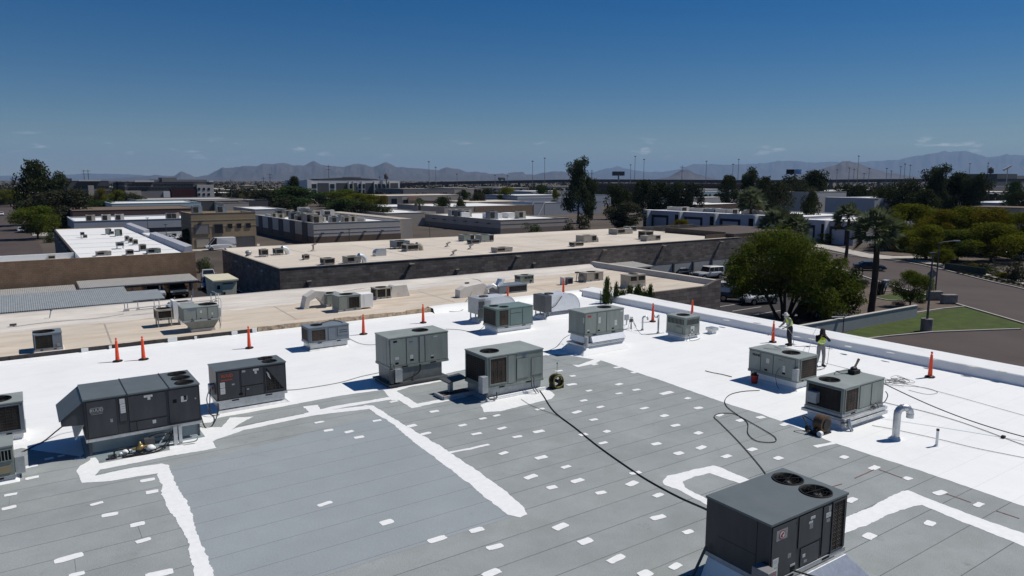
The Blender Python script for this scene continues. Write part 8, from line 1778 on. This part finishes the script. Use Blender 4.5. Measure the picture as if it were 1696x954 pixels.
for i, (px_, py_, w) in enumerate(((1555, 431, 34), (1572, 428, 30), (1612, 447, 26), (1626, 449, 26), (1662, 462, 24))): tree('yellow', i % 2, ('yellow flowering bush under the trees across the street, first from left', 'yellow flowering bush under the trees across the street, second from left', 'yellow flowering bush before the green fence wall, left', 'yellow flowering bush before the green fence wall, right', 'small yellow bush near the right kerb')[i], px_, py_ - 11, w, yb=py_, group='yellow bushes', cat='bush', name='flowering_bush')
rr = random.Random(17)
for i, (px_, py_, w) in enumerate(((1455, 410, 50), (1480, 415, 44), (1505, 418, 50), (1530, 420, 40))): tree('shrub', i % 3, ('dark hedge shrub leftmost below the palo verde row', 'dark hedge shrub second below the palo verde row', 'dark hedge shrub third below the palo verde row', 'dark hedge shrub last before the driveway')[i], px_, py_ - 13, w, yb=py_, group='hedge across the street', cat='shrub')
for i in range(13):
 px_ = 1588 + i * 9; py_ = 453.5 + (px_ - 1588) * .205; tree('shrub', i % 3, 'one of the small round shrubs planted in a line along the far kerb', px_, py_ - 6, 10, yb=py_, group='kerb shrubs', cat='shrub')
for i in range(5): tree('shrub', i % 3, ('dark shrub under the trees across the street, leftmost', 'dark shrub under the trees across the street, second', 'dark shrub under the trees across the street, third', 'dark shrub under the trees across the street, fourth', 'dark shrub under the trees across the street, rightmost')[i], 1600 + i * 26, 430 + i * 5, 36, yb=448 + i * 5, group='shrubs across the street', cat='shrub')
tree('shrub', 2, 'dark round shrub beside the lamp post base', 1527, 487, 22, yb=502, group='shrubs by the street', cat='shrub'); tree('shrub', 0, 'dusty low shrub in the gravel bed', 1490, 497, 26, yb=505, group='shrubs by the street', cat='shrub'); tree('shrub', 1, 'green shrub at the foot of the shade tree by the street', 1430, 462, 26, yb=476, group='shrubs by the street', cat='shrub')
for i, (px_, yt, w) in enumerate(((1005, 458, 14), (1020, 466, 9), (1030, 474, 16), (1043, 472, 18), (1056, 470, 18), (1068, 476, 16), (1077, 470, 12))):
 p = PY(px_, 480, 37.2); zt = Zat(yt, (p.x, p.y)); pr = tree_proto('green', i % 3); o = copy_tree(pr)
 if 'unused' in o: del o['unused']
 o.name = 'conifer_tree'; ww = w / 20.5 * 1.5; o.location = (p.x, p.y, 0); o.scale = (ww, ww, zt)
 tag(o, ('leftmost and tallest of the conifers before the brick wall', 'thin conifer second from left before the brick wall', 'third of the conifers before the brick wall', 'fourth of the conifers before the brick wall', 'fifth of the conifers before the brick wall', 'sixth of the conifers before the brick wall', 'rightmost conifer before the brick wall')[i], 'tree', 'conifers before the brick wall')
tree('shrub', 2, 'green shrub in the gap right of the tan wall', 341, 424, 28, yb=450, group='shrubs by the street', cat='shrub'); tree('shrub', 1, 'reddish shrub at the tan wall corner', 331, 432, 16, yb=452, group='shrubs by the street', cat='shrub')
tree('dark', 1, 'dark tree in the gap between blue gray building and tan block', 305, 378, 30, D=150, group='trees among the far buildings')
# the shade tree beside the lot
p = P(1296, 532); D_ = (p - C0).dot(FW); MT = thing('mesquite_tree', 'broad green shade tree with several leaning trunks over the parked cars', 'tree', (p.x, p.y, 0), 0, 'trees by the street')
def rel(px_, py_, dd=0.0):
 q = PD(px_, py_, D_ + dd); return q - Vector((p.x, p.y, 0))
rr = random.Random(23); bl = []
for px_, py_, r in ((1240, 430, 2.1), (1262, 405, 2.1), (1290, 398, 2.3), (1318, 408, 2.0), (1346, 430, 1.9), (1378, 446, 1.7), (1402, 464, 1.4), (1262, 396, .9), (1296, 392, .8), (1225, 430, .9), (1215, 448, .8), (1334, 404, .9), (1362, 424, .9), (1392, 434, .8), (1416, 452, .8), (1422, 476, .7), (1424, 498, .8), (1412, 514, .8), (1240, 412, .9), (1370, 520, .8), (1225, 486, .8), (1228, 455, 1.8), (1250, 462, 2.0), (1280, 440, 2.4), (1315, 445, 2.5), (1345, 455, 2.3), (1375, 468, 2.1), (1400, 480, 1.6), (1232, 478, 1.3), (1270, 478, 1.8), (1330, 480, 1.9), (1362, 492, 1.7), (1392, 500, 1.3), (1300, 470, 2.0), (1410, 468, 1.3), (1220, 440, 1.3), (1404, 500, 1.3), (1385, 512, 1.2), (1350, 500, 1.4), (1216, 466, 1.1), (1414, 488, 1.0), (1305, 425, 2.0)):
 q = rel(px_, py_, rr.uniform(-3.2, 3.2)); bl.append((q.x, q.y, q.z, r, r, r * .72))
crown('crown', bl, 44000, .25, L_mesq, 77, MT, .2, .4)
segs = []
for (bx_, tx, ty, dd) in ((1290, 1262, 470, -.5), (1296, 1288, 470, .8), (1298, 1300, 462, -1), (1302, 1318, 468, 1), (1306, 1340, 480, -.6), (1304, 1330, 478, 1.4), (1310, 1370, 492, .2)):
 a = rel(bx_, 532, 0); e = rel(tx, ty, dd); a.z = 0; m = a.lerp(e, .5) + Vector((rr.uniform(-.2, .2), rr.uniform(-.2, .2), -.2)); segs.append(([a, m, e], .20, .09))
 for k in range(3):
  q = bl[rr.randrange(len(bl))]; segs.append(([e, e.lerp(Vector(q[:3]), .5), Vector(q[:3])], .085, .02))
limbs(MT, segs, M_barkdk, 'trunk', 8)
# fan palms
def palm(label, px_, yb, yt_crown, rpx, D=None, seed=0, skirt=True, thick=.32, group='palms on the right'):
 p = PD(px_, yb, D) if D else P(px_, yb); p = Vector((p.x, p.y, 0)); dep = (p - C0).dot(FW); r = rpx * dep / FPX; zc = Zat(yt_crown, (p.x, p.y))
 v = thing('palm_tree', label, 'palm tree', (p.x, p.y, 0), 0, group); rr = random.Random(seed)
 b = MB(); k = 14
 b.tube([(.12 * math.sin(i * .4), .1 * math.cos(i * .3) - .1, zc * i / k) for i in range(k + 1)], [thick * (1.25 - .35 * i / k) * (1.06 if i % 2 else .96) for i in range(k + 1)], 12); b.build('trunk', M_palmbark, v)
 vs_, fs = [], []; ds, df = [], []
 nf = 70 if r * FPX / dep > 25 else 44
 for i in range(nf):
  az = i * 2.399 + rr.uniform(-.2, .2); el = math.radians(88 - 128 * (i / nf) ** 1.15 + rr.uniform(-8, 8)); dead = el < math.radians(-36)
  d = Vector((math.cos(az) * math.cos(el), math.sin(az) * math.cos(el), math.sin(el))); side = Vector((-math.sin(az), math.cos(az), 0)); upv = d.cross(side) * -1
  L_ = r * rr.uniform(.40, .58); base = Vector((0, 0, zc)) + d * .15; tip = base + d * L_ + Vector((0, 0, -.06 * L_))
  V, F_ = (ds, df) if dead else (vs_, fs); ro = rr.uniform(-.9, .9); side, upv = side * math.cos(ro) + upv * math.sin(ro), upv * math.cos(ro) - side * math.sin(ro)
  n0 = len(V); w = .03 + .004 * r; V += [base + side * w, base - side * w, tip - side * w * .6, tip + side * w * .6]; F_.append((n0, n0 + 1, n0 + 2, n0 + 3))
  nb = 13
  for j in range(nb):
   a = math.radians(-78 + 156 * j / (nb - 1)); dd = (d * math.cos(a) + side * math.sin(a) - upv * .45 * abs(math.sin(a))).normalized(); ln = r * .55 * (1 - .28 * abs(math.sin(a))) * rr.uniform(.85, 1.1); n0 = len(V)
   wd = ln * .085; sd = (side * math.cos(a) - d * math.sin(a)); mid = tip + dd * ln * .6 + Vector((0, 0, -.03 * ln)) ; end = tip + dd * ln + Vector((0, 0, -.14 * ln))
   V += [tip, mid + sd * wd, end, mid - sd * wd]; F_.append((n0, n0 + 1, n0 + 2, n0 + 3))
 for nm, V, F_, m in (('crown', vs_, fs, L_palm), ('dead_fronds', ds, df, L_dead)):
  me = bpy.data.meshes.new(nm); me.from_pydata([tuple(q) for q in V], [], F_); me.materials.append(m); link(nm, me, v)
 return v
palm('large fan palm with thick trunk in front of the street', 1442, 521, 383, 42, seed=1, thick=.29)
palm('slimmer fan palm left behind the large one', 1400, 434, 362, 27, seed=2, thick=.24)
palm('tall fan palm before the white strip building', 1241, 389, 334, 26, D=186, seed=3, thick=.36)
palm('short bushy palm behind the shade tree crown, left of a pair', 1285, 400, 374, 34, D=120, seed=4, thick=.35)
palm('short bushy palm behind the shade tree crown, right of a pair', 1316, 404, 378, 26, D=118, seed=5, thick=.35)
palm('tiny palm before the terracotta building in the middle distance', 695, 350, 336, 9, D=240, seed=6, thick=.4)
p = P(1456, 488); v = thing('agave_plant', 'dark spiky agave cluster beside the utility box', 'plant', (p.x, p.y, 0), 0, None); rr = random.Random(3); b = MB(v)
for i in range(38):
 a = rr.uniform(0, 6.28); q = Vector((p.x + rr.uniform(-.6, .6), p.y + rr.uniform(-.4, .4), 0)); b.tube([q, q + Vector((math.cos(a) * .25, math.sin(a) * .25, rr.uniform(.7, 1.5))), q + Vector((math.cos(a) * .5, math.sin(a) * .5, rr.uniform(1.3, 2.0)))], [.08, .07, .01], 5)
b.build('leaf_blades', M_barkdk if False else mat('agave_leaf', (.03, .035, .025), .8, var=.3), v)
# wood and scrub that fills the plain up to the horizon, and leaf litter of the far gardens
rr = random.Random(55); vs_, fs = [], []
for i in range(5200):
 D = 420 * (1 + 8 * rr.random() ** 2.2); px_ = rr.uniform(-120, 1820); p = PD(px_, 300, D)
 for k in range(9):
  s = rr.uniform(1.0, 3.4); c = Vector((p.x + rr.uniform(-4, 4), p.y + rr.uniform(-4, 4), rr.uniform(.8, 5.5))); a = rr.uniform(0, 6.28); n0 = len(vs_); u = Vector((math.cos(a), math.sin(a), rr.uniform(-.4, .4))) * s; w = Vector((rr.uniform(-.3, .3), rr.uniform(-.3, .3), 1)) * s * .8
  vs_ += [c - u * .6, c - w * .5, c + u * .6, c + w * .6]; fs.append((n0, n0 + 1, n0 + 2, n0 + 3))
me = bpy.data.meshes.new('far_woodland'); me.from_pydata([tuple(q) for q in vs_], [], fs); me.materials.append(leaf_mat('far_leaves', (.020, .026, .013), (.075, .070, .030), .15)); tag(link('far_woodland', me), kind='stuff')
# ================================================================== mountains
from mathutils import noise
M_mtn = mat('desert_mountain', (.066, .058, .062), .95, var=.3, scale=.0012, stain=(.045, .042, .045), stain_amt=.6, stain_scale=.0025)
def mountain(name, prof, D, seed, depth=.22):
 cols, ys = [], []
 x = prof[0][0]
 while x <= prof[-1][0]:
  for (xa, ya), (xb, yb) in zip(prof[:-1], prof[1:]):
   if xa <= x <= xb:
    t = (x - xa) / max(1e-6, xb - xa); t = t * t * (3 - 2 * t) * .5 + t * .5; cols.append((x, ya + (yb - ya) * t)); break
  x += 2.2
 rows = 15; vs_, fs = [], []
 for i, (px_, py_) in enumerate(cols):
  py_ += 0.9 * noise.noise(Vector((px_ * .11, seed, 0))) + .45 * noise.noise(Vector((px_ * .35, seed, 3)))
  for j in range(rows):
   t = j / (rows - 1) * 2 - 1      # -1 front foot, 0 ridge, 1 back foot
   d = D * (1 + depth * t * (1.0 if t < 0 else .8)); top = PD(px_, py_, D).z
   f = (1 - abs(t)) ** 1.15; nz = noise.fractal(Vector((px_ * .055, t * 3.1, seed)), .8, 2.1, 5)
   z = top * f * (1 + (.55 * nz if abs(t) > .02 else 0) * (1 - f * .6)); q = PD(px_, 300, d); vs_.append((q.x, q.y, max(-2, min(z, top * (1 - .05 * abs(t))) - (2 if abs(t) > .98 else 0))))
 n = rows
 for i in range(len(cols) - 1):
  for j in range(rows - 1): fs.append((i * n + j, (i + 1) * n + j, (i + 1) * n + j + 1, i * n + j + 1))
 me = bpy.data.meshes.new(name); me.from_pydata(vs_, [], fs); me.materials.append(M_mtn)
 for pl in me.polygons: pl.use_smooth = True
 return tag(link(name, me), kind='structure')
mountain('mountain_range', [(160, 297), (246, 291.6), (258, 289.6), (272, 291), (288, 291.6), (302, 283.5), (314, 289), (324, 293), (345, 290), (360, 282.5), (369.5, 277.3), (377, 278.5), (393, 276.6), (412, 274.7), (425, 275.5), (438, 270.8), (452, 272), (468.6, 269.5), (489, 274), (504, 274), (520.6, 266.8), (536, 274), (552, 275), (568.7, 276.6), (589.5, 271.4), (600, 272), (618, 276.6), (640, 268.6), (658, 276.6), (689, 278.6), (718, 281), (727, 281.8), (738.8, 277.3), (759.6, 280), (775, 285), (791, 284.4), (814, 288), (832, 287.5), (860, 292), (900, 297)], 13000, 1)
mountain('hill', [(800, 297), (825, 294), (845.7, 286), (856, 285), (867, 284.5), (870, 289), (885, 289), (901.5, 285.8), (922, 283.3), (945, 286), (975, 292), (1000, 297)], 15000, 2)
mountain('mountain_range', [(-160, 290), (0, 291), (60, 290.5), (108, 289.3), (151, 287.4), (173, 287.7), (211, 288.5), (250, 291), (300, 294), (340, 297)], 22000, 3)
mountain('mountain_range', [(920, 296), (960, 289), (983, 284.5), (1003, 279.5), (1023, 275.7), (1043.6, 280.7), (1066, 284.5), (1099, 284.5), (1122, 280.7), (1147.6, 271.9), (1175.5, 271.9), (1206, 273), (1229, 272), (1259, 271), (1291, 266.7), (1317, 266.7), (1341, 269.6), (1376, 268), (1405, 269.6), (1449.5, 266.7), (1482, 265), (1517, 257.9), (1546, 253.5), (1561, 250), (1568, 252.5), (1576, 251), (1596, 250.3), (1611, 255), (1634, 260.8), (1664, 256.4), (1696, 257.5), (1760, 255), (1830, 262)], 26000, 4)
mountain('hill', [(1085, 297), (1107, 293), (1127, 282), (1137.5, 280.7), (1155, 289), (1176, 294), (1190, 297)], 9000, 5)
mountain('hill', [(1300, 295), (1341, 285.8), (1364, 278.4), (1382, 274), (1393, 267.3), (1403, 267), (1420, 270.5), (1435, 277), (1452, 281.4), (1470, 285.8), (1500, 290), (1530, 295)], 9500, 6)
# ================================================================== air
HAZE = True
if HAZE:
 m = bpy.data.materials.new('haze'); m.use_nodes = True; N, L = m.node_tree.nodes, m.node_tree.links
 for n in list(N): N.remove(n)
 o_ = N.new('ShaderNodeOutputMaterial'); vp = N.new('ShaderNodeVolumePrincipled'); vp.inputs['Color'].default_value = (.42, .66, 1.0, 1); vp.inputs['Density'].default_value = 3.6e-5; vp.inputs['Anisotropy'].default_value = 0.0
 L.new(vp.outputs[0], o_.inputs['Volume'])
 b = MB(); b.box((-39000, -39000, -3), (39000, 39000, 1100)); h_ = b.build('haze', m); tag(h_, kind='stuff')
for k, o in list(TREES.items()):
 if k not in _used:
  for c in list(o.children): bpy.data.objects.remove(c)
  bpy.data.objects.remove(o)
